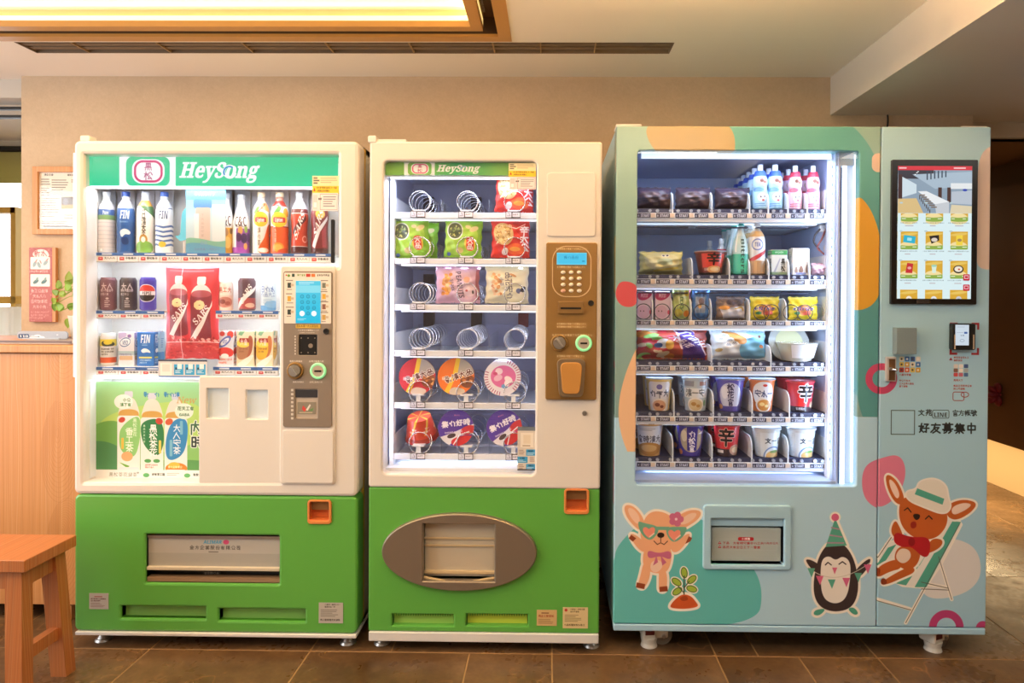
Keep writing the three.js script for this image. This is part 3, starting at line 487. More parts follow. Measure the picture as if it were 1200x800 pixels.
  cd('touch_screen', 346.5, 329, 375.5, 378.5, 0.0145, scr, cpan, 'screen', 0.003);
  const bar = print(160, 22, (c, w, h) => { F(c, '#d3ac45', 0, 0, w, h); small(c, 6, 3, 150, 18, 1, '#7d6420', 0.14); });
  cd('label_bar', 346.5, 380, 375.5, 384.5, 0.0122, bar, cpan);
  const txt = print(150, 40, (c, w, h) => { F(c, '#8d8073', 0, 0, w, h); small(c, 20, 4, 120, 14, 1, '#e8e2d8', 0.12); small(c, 30, 24, 90, 9, 1, '#c9c2b8', 0.14); }); cd('panel_print', 345, 385.5, 376, 391.5, 0.0113, txt, cpan);
  M('key_lock', [cyl(0.009, 0.009, 0.006).rotateX(Math.PI / 2).translate(at(382.5, 388, 0.012).x, at(382.5, 388, 0.012).y, 0.013), new THREE.TorusGeometry(0.0085, 0.002, 8, 20).translate(at(382.5, 388, 0.012).x, at(382.5, 388, 0.012).y, 0.016)], black, cpan);
  const cr = M('card_reader', box(mw.x0, mw.x1, mw.y0, mw.y1, 0.0062, 0.0072), black, g); M('reader_lens', [cyl(0.008, 0.008, 0.006).rotateX(Math.PI / 2).translate(at(364, 405, 0.008).x, at(364, 405, 0.008).y, 0.0062), ...[[353, 396], [361, 396], [369, 396], [353, 413], [361, 413], [369, 413]].map(([x, y]) => { const p = at(x, y, 0.008); return box(p.x - 0.002, p.x + 0.002, p.y - 0.002, p.y + 0.002, 0.007, 0.0085); })], greyPlastic, cr).userData.kind = 'stuff';
  const br = M('note_slot', box(bw.x0, bw.x1, bw.y0, bw.y1, 0.0062, 0.007), std(0xb8ab9c, 0.5), g);
  M('slot_shade', box(bw.x0, bw.x1, (bw.y1 * 0.72 + bw.y0 * 0.28), bw.y1 - 0.002, 0.007, 0.0095), std(0x33343a, 0.3), br);
  const cardArt = print(96, 70, (c, w, h) => { F(c, '#8a8272', 0, 0, w, h); P(c, '#d24438', [[30, 20], [50, 44], [36, 56], [24, 40]]); P(c, '#e8e4da', [[44, 46], [64, 12], [70, 18], [54, 50]]); P(c, '#5f8d4a', [[56, 50], [84, 32], [78, 52]]); lines(c, 10, 58, 76, 8, 1, '#c9bd9e', 0.6); }); cd('card_picture', 348.5, 471, 370, 485, 0.0085, cardArt, br);
  for (let k = 0; k < 8; k++) { const p = at(342.5, 457 + k * 4.7, 0.011); M('indicator', box(p.x - 0.004, p.x + 0.004, p.y - 0.004, p.y + 0.004, 0.011, 0.0122), std(0xd9d2c6, 0.5), cpan); }
  for (let k = 0; k < 7; k++) { const p = at(346, 394 + k * 3.4, 0.011); M('indicator', box(p.x - 0.002, p.x + 0.002, p.y - 0.003, p.y + 0.003, 0.011, 0.0122), std(0xd9d2c6, 0.5), cpan); }
  const coinTxt = print(220, 26, (c, w, h) => { F(c, '#8d8073', 0, 0, w, h); small(c, 8, 4, 80, 16, 1, '#ddd6ca', 0.12); small(c, 120, 4, 90, 16, 1, '#ddd6ca', 0.12); }); cd('panel_print', 338, 421.5, 382, 426, 0.0113, coinTxt, cpan); cd('panel_print', 342, 446, 380, 450, 0.0113, coinTxt, cpan);
  coinSet(g, 346, 434, 373, 434.5); returnCup(g, 360, 586, 388, 614);
  M('door_handle', pl(387.5, 257, 391.5, 308, -0.008, -0.022, 0.004, 0.002), black, g);
  // header sign, lit
  const sg = print(900, 103, (c, w, h) => signArt(c, w, h, false)); cd('header_sign', 98, 184, 396, 218, -0.03, sg, g, 'sign', 0.02);
  M('sign_frame', box(wq.x0 - 0.006, wq.x1 + 0.006, rect(98, 218, 396, 220, -0.03).y0, wq.y1 + 0.012, -0.07, -0.052), white, g);
  const q1 = rect(366, 206, 397, 227, -0.011), q2 = rect(366, 226, 396, 247, -0.011); card('sticker', q1, -0.011, 0.001, stickerYellow, g); card('sticker', q2, -0.0108, 0.001, stickerWhite, g);
  // display shelves, lamps under them, price strips
  const shelf = (px0, px1, py0, py1, n) => {
    const z = -0.045, q = rect(px0, py0, px1, py1, z), sh = M('shelf', [box(q.x0, q.x1, q.y1 - 0.006, q.y1, -0.168, z - 0.002), box(q.x0, q.x1, q.y0, q.y1, z - 0.008, z - 0.002)], white, g);
    M('blue_rail', box(q.x0, q.x1, q.y1 - 0.011, q.y1, z - 0.002, z + 0.002), std(0x3f6db4, 0.35), sh);
    const w = (q.x1 - q.x0) / n; for (let k = 0; k < n; k++) { const a = q.x0 + k * w; card('price_tag', { x0: a + 0.001, x1: a + w - 0.001, y0: q.y0 + 0.001, y1: q.y1 - 0.012 }, z + 0.003, 0.004, priceStrip[k % 3], sh); M('select_button', box(a + w * 0.3, a + w * 0.75, q.y1 - 0.008, q.y1 - 0.003, z + 0.002, z + 0.005), std(0xdfe6f2, 0.3), sh); }
    M('glow_tube', box(q.x0 + 0.03, q.x1 - 0.01, q.y1 - 0.016, q.y1 - 0.008, -0.075, -0.06), glow(LED, 2.2), sh);
    areaLight(LED, 17, (q.x1 - q.x0) * 0.95, 0.02, [(q.x0 + q.x1) / 2, q.y1 - 0.019, -0.068], [(q.x0 + q.x1) / 2, q.y1 - 1, -0.15], g);
  };
  shelf(113, 388, 296.5, 308, 11); shelf(113, 192, 364, 373.5, 3); shelf(253, 326, 364, 373.5, 3); shelf(113, 192, 430, 440, 3); shelf(250, 326, 430, 440, 3);
  { const q = rect(100, 190, 396, 222, -0.06); areaLight(LED, 28, 0.95, 0.02, [(q.x0 + q.x1) / 2, q.y0 + 0.004, -0.04], [(q.x0 + q.x1) / 2, 0.5, -0.17], g); M('glow_tube', box(q.x0 + 0.02, q.x1 - 0.02, q.y0 + 0.005, q.y0 + 0.012, -0.05, -0.035), glow(LED, 2.0), g);
    const s = rect(98, 182, 108, 440, -0.1); M('side_lamp', box(s.x0 - 0.01, s.x0 + 0.004, s.y0, s.y1, -0.14, -0.06), glow(new THREE.Color(0.7, 0.86, 1), 0.8), g); areaLight(LED, 6.0, 0.08, 0.72, [s.x0 + 0.008, (s.y0 + s.y1) / 2, -0.1], [0, (s.y0 + s.y1) / 2, -0.12], g);
    const p = rect(100, 441, 240, 446, -0.03); M('glow_tube', box(p.x0 + 0.03, p.x1, p.y1 - 0.008, p.y1, -0.05, -0.035), glow(LED, 1.6), g); areaLight(LED, 2.4, 0.4, 0.02, [(p.x0 + p.x1) / 2, p.y1 - 0.012, -0.034], [(p.x0 + p.x1) / 2, 0.6, -0.07], g); }
  // poster bay, lower left
  const post = print(420, 380, (c, w, h) => {
    F(c, G(c, 0, 0, 0, 330, '#a8dc9a', '#8cc768'), 0, 0, w, h); Q(c, '#b9dd74', [[0, 150], [150, 90], [430, 60], [430, 250], [0, 290]]); Q(c, '#6fae57', [[-60, 190], [80, 130], [200, 220], [260, 340], [-60, 340]]); Q(c, '#4d8f5c', [[-60, 230], [60, 220], [150, 290], [240, 360], [-60, 360]]); Q(c, '#62a25a', [[200, 300], [330, 290], [480, 300], [480, 360], [190, 360]]);
    const bot = (x, y, lw, fn) => { c.save(); c.translate(x, y); RR(c, '#d4d6e0', 30, -68, 32, 24, 5); Q(c, '#e6e4d6', [[26, -46], [66, -46], [84, -6], [90, 30], [2, 30], [10, -6]]); Q(c, '#d2a652', [[10, 0], [82, 0], [88, 32], [4, 32]]); RR(c, '#eef2ee', 2, 24, 88, 214, 12); fn(c); RR(c, '#e8e9f0', 6, 218, 80, 20, 8); c.restore(); };
    bot(86, 104, 88, (c) => { Q(c, '#8fce79', [[14, 70], [60, 30], [92, 26], [92, 110], [70, 190], [14, 160], [8, 110]]); E(c, '#c9452e', 20, 40, 13, 10, -0.4); ck(c, '番工茶', 34, 70, 30, '#f4fff0', 0.11, true, 1); ck(c, '黑松茶花', 62, 34, 16, '#e8f8de', 0.1, true); F(c, '#efc24a', 18, 108, 9, 42); E(c, '#f0b27a', 40, 178, 22, 18); P(c, '#6fb344', [[10, 200], [50, 214], [40, 222]]); });
    bot(176, 110, 88, (c) => { Q(c, '#2f8048', [[4, 40], [70, 24], [92, 60], [92, 130], [70, 176], [20, 140], [2, 90]]); E(c, '#c9452e', 74, 38, 14, 12, 0.3); ck(c, '黑松茶花', 36, 50, 30, '#fff', 0.12, true, 1); small(c, 12, 52, 16, 70, 6, '#cfe6c8', 0.14); RR(c, '#e3d060', 72, 110, 10, 50, 4); E(c, '#58a55c', 30, 188, 13, 7); E(c, '#58a55c', 64, 188, 13, 7); small(c, 20, 200, 54, 18, 2, '#c05a50', 0.12); });
    bot(268, 112, 88, (c) => { Q(c, '#3a8fca', [[30, 30], [92, 20], [92, 110], [70, 170], [10, 190], [4, 110]]); E(c, '#d8633a', 20, 38, 15, 12, -0.4); ck(c, '大人安茶', 36, 48, 28, '#f3f8ff', 0.12, true, 1); RR(c, '#7fc0dc', 22, 106, 11, 62, 4); RR(c, '#7fc0dc', 62, 34, 11, 52, 4); E(c, '#e2862f', 48, 214, 42, 22); E(c, '#f3c14a', 40, 202, 22, 12); small(c, 16, 204, 60, 12, 1, '#fff2d0', 0.13); });
    for (const [x, y, s] of [[190, 38, '新雙心'], [268, 38, '新心清']]) ck(c, s, x, y, 19, '#2f7fb8', 0.13); E(c, '#f2f7ee', 112, 76, 36, 28); ck(c, '小公', 110, 62, 14, '#3f7f3a', 0.12); ck(c, '清下有', 98, 80, 14, '#3f7f3a', 0.12);
    T(c, 'New', 318, 68, 34, '#cda95e', 'bold serif', 'left', 0.25); E(c, '#eaf4e4', 346, 110, 36, 30); ck(c, '花天工有', 320, 92, 15, '#3c6a3a', 0.13); T(c, 'GABA', 346, 122, 15, '#3c6a3a', 'bold sans-serif', 'center');
    ck(c, '內', 366, 146, 52, '#fff', 0.22); ck(c, '時', 372, 200, 54, '#fff', 0.22); ck(c, '內', 366, 146, 52, '#3a6a44', 0.12); ck(c, '時', 372, 200, 54, '#24382c', 0.12);
    F(c, '#eef0f2', 0, 332, w, 48); ck(c, '黑松茶花綠茶', 56, 342, 17, '#8a9088', 0.08); small(c, 164, 340, 10, 22, 2, '#6d776d', 0.15); E(c, '#5fae6a', 200, 352, 12, 8); small(c, 222, 344, 52, 13, 1, '#4c544c', 0.15); lines(c, 280, 344, 54, 12, 2, '#9aa29a', 0.3); E(c, '#5fae6a', 358, 352, 12, 8); small(c, 382, 344, 40, 13, 1, '#4c544c', 0.15);
  });
  M('poster_bay', [box(rect(98, 446, 112, 566, -0.05).x0, rect(98, 446, 110, 566, -0.05).x1, wq.y0 + 0.006, at(100, 446, -0.05).y, -0.08, -0.03)], innerWhite, g);
  const pst = thing('tea_poster', 'green poster of three tea bottles in the lower left bay of the drinks machine', 'poster');
  cd('poster_sheet', 111, 447.5, 238, 565, -0.062, post, pst); ground(pst);
  // delivery door
  const fl = M('delivery_bay', [box(dq.x0 - 0.004, dq.x1 + 0.004, dq.y0 - 0.004, dq.y1 + 0.004, -0.07, -0.064), box(dq.x0 - 0.004, dq.x1 + 0.004, dq.y0 - 0.004, dq.y0, -0.066, -0.01), box(dq.x0 - 0.004, dq.x1 + 0.004, dq.y1, dq.y1 + 0.004, -0.066, -0.01), box(dq.x0 - 0.004, dq.x0, dq.y0, dq.y1, -0.066, -0.01), box(dq.x1, dq.x1 + 0.004, dq.y0, dq.y1, -0.066, -0.01)], std(0x4a4642, 0.6), g);
  const hy = dq.y1 - dq.y0, fp = print(440, 100, (c, w, h) => { F(c, '#b5b1a8', 0, 0, w, h); T(c, 'ALIMAR', 214, 14, 16, '#3f97c2', 'bold sans-serif', 'center', 0.2); E(c, '#cf4c78', 258, 14, 10, 8); ck(c, '金方企業股份有限公司', 138, 26, 14, '#4c4844', 0.11, false, 1.22); lines(c, 200, 46, 40, 4, 1, '#6d6862', 0.8); F(c, '#a9a69d', 0, 52, w, 48); });
  card('flap', { x0: dq.x0, x1: dq.x1, y0: dq.y0 + hy * 0.3, y1: dq.y1 - hy * 0.1 }, -0.02, 0.012, fp, fl); M('flap_hinge', box(dq.x0, dq.x1, dq.y1 - hy * 0.09, dq.y1 - hy * 0.04, -0.03, -0.014), steel, fl); M('flap_lip', box(dq.x0, dq.x1, dq.y0 + hy * 0.25, dq.y0 + hy * 0.32, -0.022, -0.008, 0.002), std(0xcfc4ae, 0.4), fl);
  M('bay_sill', box(dq.x0, dq.x1, dq.y0 + 0.002, dq.y0 + hy * 0.1, -0.04, -0.012), std(0x94785c, 0.5), fl); const lb = print(64, 18, (c, w, h) => { F(c, '#4c4843', 0, 0, w, h); small(c, 6, 2, 56, 14, 1, '#c8c2b8', 0.12); }); cd('slot_print', 237, 669.5, 258, 676.5, -0.05, lb, fl);
  for (const q of [s1, s2]) { M('vent_slot', [box(q.x0 - 0.003, q.x1 + 0.003, q.y0 - 0.003, q.y1 + 0.003, -0.05, -0.046)], black, g); const s = box(q.x0 + 0.004, q.x1 - 0.004, q.y0, q.y0 + 0.034, -0.03, -0.026).translate(0, 0, 0); M('vent_flap', s, std(0x7fb65c, 0.4), g); M('vent_liner', [box(q.x0 - 0.002, q.x0, q.y0, q.y1, -0.048, -0.01), box(q.x1, q.x1 + 0.002, q.y0, q.y1, -0.048, -0.01), box(q.x0, q.x1, q.y0 - 0.002, q.y0, -0.048, -0.01)], greenDark, g); }
  cd('sticker', 104.5, 695, 127, 713.5, -0.0005, plateSmall, g, 'paper', 0.0012); cd('sticker', 373.5, 706, 402, 730, -0.0005, plateGrey, g, 'paper', 0.0012);
  cd('info_card', 185.5, 421.5, 242.5, 442, -0.0105, infoCard, g, 'paper', 0.001);
}
ground(m1);

/* ---------- machine 2: snacks on coils ---------- */
const m2 = thing('vending_machine', 'cream and green snack machine with an oval flap, middle of the three vending machines', 'vending machine');
const Z2 = -0.08, rows2 = [[249, 256], [303, 309.5], [357, 364], [411, 418], [472, 479], [532, 539]], cols2 = [489.5, 545.5, 601];
{
  const g = m2, o = rect(432, 165.5, 704, 741, 0), yS = at(568, 572, 0).y, wq = rect(449, 188.5, 628, 556, 0);
  M('door_front', plate({ x0: o.x0, x1: o.x1, y0: yS, y1: o.y1 }, 0, -0.085, 0.01, 0.007, [{ ...wq, r: 0.018 }]), cream, g);
  const s1 = rect(459, 720, 531.5, 733.5, 0), s2 = rect(546, 720, 618.5, 733.5, 0), cup = rect(661, 573, 690.5, 602.5, 0), dv = rect(495, 611, 581.5, 680.5, 0);
  M('lower_front', plate({ x0: o.x0 + 0.001, x1: o.x1 - 0.001, y0: o.y0, y1: yS - 0.001 }, -0.002, -0.085, 0.006, 0.005, [{ ...s1, r: 0.001 }, { ...s2, r: 0.001 }, { x0: cup.x0 + 0.006, x1: cup.x1 - 0.006, y0: cup.y0 + 0.008, y1: cup.y1 - 0.004, r: 0.004 }, { ...dv, r: 0.006 }]), green, g);
  M('base_plate', box(o.x0 + 0.004, o.x1 - 0.002, at(568, 752, 0).y, o.y0 - 0.001, -0.7, 0.004, 0.003), offWhite, g);
  const L = { x0: wq.x0 - 0.02, x1: wq.x1 + 0.14, y0: wq.y0 - 0.012, y1: wq.y1 + 0.02, z: -0.62 };
  cabinet(g, { x0: o.x0 + 0.004, x1: o.x1 - 0.004, y0: o.y0, y1: o.y1 - 0.004 }, -0.74, offWhite, innerGrey, L);
  M('hinge_cap', [pl(431, 158.5, 441, 167, 0.002, -0.04, 0.006, 0.003), pl(441, 163, 476, 166.5, -0.005, -0.04, 0.003, 0.001)], cream, g); feet(g, [[448, 757], [693, 757]]);
  M('glass', box(wq.x0 - 0.003, wq.x1 + 0.003, wq.y0 - 0.003, wq.y1 + 0.003, -0.018, -0.014), pane, g);
  const sg = print(720, 76, (c, w, h) => signArt(c, w, h, true)); cd('header_sign', 451, 190.5, 626, 205, -0.024, sg, g, 'paper', 0.01);
  M('sign_frame', bx(450, 188, 628, 207, -0.035, -0.05), white, g);
  cd('sticker', 596, 191, 628, 207, -0.0125, stickerYellow, g, 'paper', 0.001); cd('sticker', 597, 207.5, 628, 222, -0.0125, stickerWhite, g, 'paper', 0.001); cd('sticker', 606.5, 500, 628.5, 551, -0.0125, infoTall, g, 'paper', 0.001);
  { const q = rect(450, 208, 628, 210, -0.04), x = (q.x0 + q.x1) / 2; M('glow_tube', box(q.x0 + 0.02, q.x1 - 0.02, q.y1 - 0.002, q.y1 + 0.006, -0.07, -0.05), glow(LED, 1.2), g); areaLight(new THREE.Color(0.74, 0.8, 1), 26, 0.5, 0.025, [x, q.y1 - 0.006, -0.058], [x, 0.6, -0.28], g);  // unseen top and side tubes, placed to light the interior
    const s = rect(451, 210, 458, 545, -0.06); M('side_lamp', box(wq.x0 - 0.012, wq.x0 - 0.004, s.y0, s.y1, -0.075, -0.045), glow(LED, 0.9), g); areaLight(new THREE.Color(0.68, 0.74, 1), 16, 0.03, 0.98, [wq.x0, (s.y0 + s.y1) / 2, -0.06], [wq.x0 + 0.5, (s.y0 + s.y1) / 2, -0.2], g);
    areaLight(new THREE.Color(0.68, 0.74, 1), 16, 0.03, 0.98, [wq.x1 + 0.1, (s.y0 + s.y1) / 2, -0.06], [wq.x1 - 0.4, (s.y0 + s.y1) / 2, -0.2], g); M('side_lamp', box(wq.x1 + 0.108, wq.x1 + 0.116, s.y0, s.y1, -0.075, -0.045), glow(LED, 0.9), g); }
  M('rack_post', [box(at(456.5, 380, -0.07).x, at(461, 380, -0.07).x, wq.y0, rect(457, 209, 460, 400, -0.07).y1, -0.11, -0.075)], innerWhite, g);
  const holder = print(100, 52, (c, w, h) => { F(c, '#26242c', 0, 0, w, h); RR(c, '#dfe0ec', 4, 5, 36, 42, 3); RR(c, '#eceaf2', 46, 8, 50, 36, 3); P(c, '#77738a', [[22, 12], [32, 34], [12, 34]], true, 3); small(c, 50, 18, 44, 15, 1, '#666', 0.15); });
  const coilGeo = (len, turns, r) => { const pts = []; for (let i = 0; i <= turns * 14; i++) { const t = i / 14 * Math.PI * 2, k = Math.max(0, t - Math.PI * 2) / ((turns - 1) * Math.PI * 2); pts.push(new THREE.Vector3(Math.sin(t) * r, Math.cos(t + Math.PI) * r, -k * len)); } return new THREE.TubeGeometry(new THREE.CatmullRomCurve3(pts), turns * 22, 0.0019, 5); };
  const coil = coilGeo(0.44, 8, 0.038), wide = coilGeo(0.44, 5, 0.04);
  rows2.forEach(([y0, y1], r) => {
    const q = rect(459, y0, 640, y1, Z2), sh = M('shelf', [box(q.x0, L.x1, q.y0, q.y1, Z2 - 0.012, Z2, 0.002), box(q.x0, L.x1, q.y0, q.y0 + 0.004, -0.58, Z2 - 0.01), box(q.x0, q.x0 + 0.003, q.y0, q.y0 + 0.085, -0.58, Z2 - 0.02)], innerWhite, g);
    M('glow_tube', box(q.x0 + 0.03, L.x1 - 0.03, q.y0 - 0.006, q.y0, -0.12, -0.105), glow(LED, 0.9), sh); areaLight(new THREE.Color(0.7, 0.76, 1), 14, 0.62, 0.015, [(q.x0 + L.x1) / 2, q.y0 - 0.009, -0.115], [(q.x0 + L.x1) / 2, q.y0 - 0.2, -0.34], g);  // unseen tube under each shelf, placed to brighten the interior
    const rail = M('back_rail', box(q.x0, L.x1, q.y0 + 0.004, q.y0 + (r === 3 ? 0.1 : 0.085), -0.585, -0.575), std(0xb2b8d6, 0.5), sh);
    for (const x of [517, 573, 628]) { const p = at(x, y0, -0.12); M('divider', box(p.x - 0.001, p.x + 0.001, q.y0, q.y0 + (r < 4 ? 0.075 : 0.1), -0.57, -0.12), clear, sh); }
    cols2.forEach((px, k) => {
      const p = at(px, y1 - 3, Z2), c = M('coil', r < 4 ? coil : wide, chrome, g); c.position.set(p.x + 0.006, q.y1 + (r < 4 ? 0.041 : 0.038), Z2 - 0.006);
      card('price_tag', { x0: p.x - 0.026, x1: p.x + 0.028, y0: q.y0 + 0.002, y1: q.y1 + 0.004 }, Z2 + 0.006, 0.006, holder, sh);
      M('tag_bracket', [box(p.x - 0.009, p.x + 0.014, q.y1 - 0.002, q.y1 + 0.006, Z2 - 0.002, Z2 + 0.004), box(p.x - 0.02, p.x + 0.024, q.y1 + (r < 4 ? 0.006 : 0.026), q.y1 + (r < 4 ? 0.01 : 0.031), Z2 - 0.03, Z2 + 0.002), box(p.x - 0.006, p.x + 0.01, q.y1 + 0.004, q.y1 + (r < 4 ? 0.008 : 0.028), Z2 - 0.004, Z2)], innerWhite, sh);
      if (r === 3 || (r === 0 && k < 2) || (r === 2 && k === 0)) { const m = at(px + 12, y0 - (r === 0 ? 22 : 30), -0.55); M('motor', box(m.x - 0.022, m.x + 0.022, q.y0 + 0.09, q.y0 + 0.15, -0.6, -0.56), k === 2 ? std(0x7d2a33, 0.5) : std(0x3a3236, 0.5), g); }
    });
  });
  M('drop_tray', [box(wq.x0, L.x1, wq.y0 - 0.004, wq.y0 + 0.012, -0.5, -0.04), box(wq.x0, L.x1, wq.y0 + 0.0, wq.y0 + 0.045, -0.3, -0.29)], innerWhite, g);
  // blank panel, control panel
  M('service_panel', pl(641, 202, 698, 277, 0.004, -0.01, 0.012, 0.002), cream, g);
  const cp2 = rect(639.5, 284, 699.5, 468.5, 0.011), cpan = M('control_panel', plate(cp2, 0.011, -0.01, 0.008, 0.003), bronze, g);  // warm light put into the panel colour, greyer on the drinks machine
  M('keypad_border', plate(rect(647, 288, 693, 348, 0.0125), 0.0125, 0.01, 0.05, 0.0005, [{ ...rect(648, 289, 692, 347, 0.0125), r: 0.048 }]), std(0xcdb38a, 0.5), cpan);
  const lcd = print(140, 56, (c, w, h) => { F(c, '#7fdcf0', 0, 0, w, h); RR(c, '#4fc6ea', 4, 4, w - 8, h - 8, 4); small(c, 34, 14, 80, 22, 1, '#2f93bd', 0.1); F(c, '#2f93bd', 118, 36, 12, 6); }); cd('display', 652.5, 296, 687.5, 310, 0.0145, lcd, cpan, 'screen', 0.003);
  const pr = print(160, 16, (c, w, h) => { F(c, '#94723f', 0, 0, w, h); small(c, 4, 2, 150, 12, 1, '#d9c49a', 0.1); }); for (const [a, b, c, d] of [[651, 290, 689, 294], [652, 311, 687, 315.5], [652, 378, 688, 381.5], [652, 381.5, 688, 385], [646, 391, 696, 395], [652, 415.5, 686, 420]]) cd('panel_print', a, b, c, d, 0.0116, pr, cpan, 'paper', 0.001);
  for (let r = 0; r < 4; r++) for (let k = 0; k < 3; k++) { const p = at(660 + k * 9.4, 319 + r * 7.2, 0.012); M('key', new THREE.SphereGeometry(0.0085, 14, 8).scale(1, 0.75, 0.45).translate(p.x, p.y, 0.0125), std(r === 3 && k === 0 ? 0xe0b49a : 0xe9e0cc, 0.4), cpan); }
  M('note_slot', [pl(654, 353, 684, 367.5, 0.018, 0.01, 0.003, 0.002)], std(0x8c6c3e, 0.35, 0.3), cpan); M('slot_gap', bx(657, 360, 681, 362.2, 0.0186, 0.016), black, cpan);
  { const p = at(692.5, 355, 0.012); M('key_lock', [new THREE.TorusGeometry(0.0085, 0.002, 8, 20).translate(p.x, p.y, 0.013), cyl(0.008, 0.008, 0.004).rotateX(Math.PI / 2).translate(p.x, p.y, 0.012)], black, cpan); }
  coinSet(g, 655.5, 401.5, 684, 402);
  { const q = rect(653, 420.5, 685.5, 464.5, 0.02), mk = (i, zf, zb) => { const s = new THREE.Shape(), x0 = q.x0 + i, x1 = q.x1 - i, y0 = q.y0 + i, y1 = q.y1 - i, k = 0.02; s.moveTo(x0 + k, y0); s.lineTo(x1 - k, y0); s.quadraticCurveTo(x1 - 0.008, y0, x1 - 0.006, y0 + k); s.lineTo(x1, y1 - k); s.quadraticCurveTo(x1, y1, x1 - k, y1); s.lineTo(x0 + k, y1); s.quadraticCurveTo(x0, y1, x0, y1 - k); s.lineTo(x0 + 0.006, y0 + k); s.quadraticCurveTo(x0 + 0.008, y0, x0 + k, y0); return new THREE.ExtrudeGeometry(s, { depth: zf - zb, bevelEnabled: true, bevelThickness: 0.004, bevelSize: 0.002, bevelSegments: 3 }).translate(0, 0, zb); };
    const c = M('change_cup', mk(0.001, 0.024, 0.01), std(0x8b7a62, 0.3, 0.5), cpan); M('cup_cover', mk(0.013, 0.03, 0.02), std(0xc9924c, 0.35, 0.2), c); }
  { const p = at(685, 484, 0); M('door_lock', [cyl(0.008, 0.009, 0.006).rotateX(Math.PI / 2).translate(p.x, p.y, 0.002), cyl(0.004, 0.004, 0.004).rotateX(Math.PI / 2).translate(p.x, p.y, 0.006)], steel, g); }
  returnCup(g, 661, 573, 690.5, 602.5);
  // oval surround and flap
  { const q = rect(447, 601, 629.5, 692.5, 0.01), cx = (q.x0 + q.x1) / 2, cy = (q.y0 + q.y1) / 2, s = new THREE.Shape(); s.absellipse(cx, cy, (q.x1 - q.x0) / 2 - 0.006, (q.y1 - q.y0) / 2 - 0.006, 0, Math.PI * 2); const h = rrShape(dv.x0, dv.y0, dv.x1, dv.y1, 0.004, THREE.Path); s.holes.push(h);
    const gz = new THREE.ExtrudeGeometry(s, { depth: 0.004, bevelEnabled: true, bevelThickness: 0.014, bevelSize: 0.006, bevelSegments: 6, curveSegments: 40 }).translate(0, 0, -0.002);
    const ov = M('oval_surround', gz, std(0x94897b, 0.3, 0.6, { clearcoat: 0.3, clearcoatRoughness: 0.2 }), g), d = dv, hy = d.y1 - d.y0;
    M('chute', [box(d.x0 - 0.004, d.x1 + 0.004, d.y0 - 0.004, d.y1 + 0.004, -0.17, -0.164), box(d.x0 - 0.004, d.x0, d.y0, d.y1, -0.166, 0), box(d.x1, d.x1 + 0.004, d.y0, d.y1, -0.166, 0), box(d.x0, d.x1, d.y1, d.y1 + 0.004, -0.166, 0), box(d.x0, d.x1, d.y0 - 0.004, d.y0, -0.166, 0)], std(0xb9a27a, 0.5), g);
    M('flap', [box(d.x0 + 0.006, d.x1 - 0.006, d.y0 + hy * 0.05, d.y1 - hy * 0.05, -0.022, -0.018)], std(0xd8cdb6, 0.18, 0, { transmission: 0.25, clearcoat: 0.6 }), ov);
    M('flap_rail', [box(d.x0 + 0.004, d.x1 - 0.004, d.y0 + hy * 0.1, d.y0 + hy * 0.15, -0.024, -0.008, 0.002), box(d.x0 + 0.004, d.x1 - 0.004, d.y0 + hy * 0.56, d.y0 + hy * 0.585, -0.017, -0.013), box(d.x0 + 0.004, d.x1 - 0.004, d.y0 + hy * 0.68, d.y0 + hy * 0.71, -0.017, -0.013)], std(0xc9b28a, 0.35), ov);
    M('flap_lip', tube([[d.x0 + 0.004, d.y0 + 0.012, 0.0], [cx, d.y0 - 0.004, 0.008], [d.x1 - 0.004, d.y0 + 0.012, 0.0]], 0.006, 24, 6), std(0xb39c72, 0.35), ov);
    M('top_lip', tube([[d.x0 + 0.004, d.y1 - 0.006, 0.0], [cx, d.y1 + 0.006, 0.006], [d.x1 - 0.004, d.y1 - 0.006, 0.0]], 0.003, 24, 6), std(0x5a4c3a, 0.4), ov); }
  for (const [q, k] of [[s1, 0], [s2, 1]]) { M('vent_slot', [box(q.x0 - 0.003, q.x1 + 0.003, q.y0 - 0.003, q.y1 + 0.003, -0.05, -0.046)], black, g); M('vent_flap', box(q.x0 + 0.003, q.x1 - 0.003, q.y0, q.y1 - 0.01, -0.028, -0.024), std(k ? 0xc9d94a : 0x9fd060, 0.4), g); M('vent_teeth', Array.from({ length: 24 }, (_, i) => box(q.x0 + 0.004 + i * (q.x1 - q.x0 - 0.01) / 24, q.x0 + 0.007 + i * (q.x1 - q.x0 - 0.01) / 24, q.y1 - 0.008, q.y1, -0.012, -0.008)), greenDark, g).userData.kind = 'stuff'; }
  cd('sticker', 629, 714.5, 652.5, 733, -0.0005, plateWarmSmall, g, 'paper', 0.0012); cd('sticker', 659.5, 711.5, 689, 736, -0.0005, plateWarm, g, 'paper', 0.0012);
}
ground(m2);

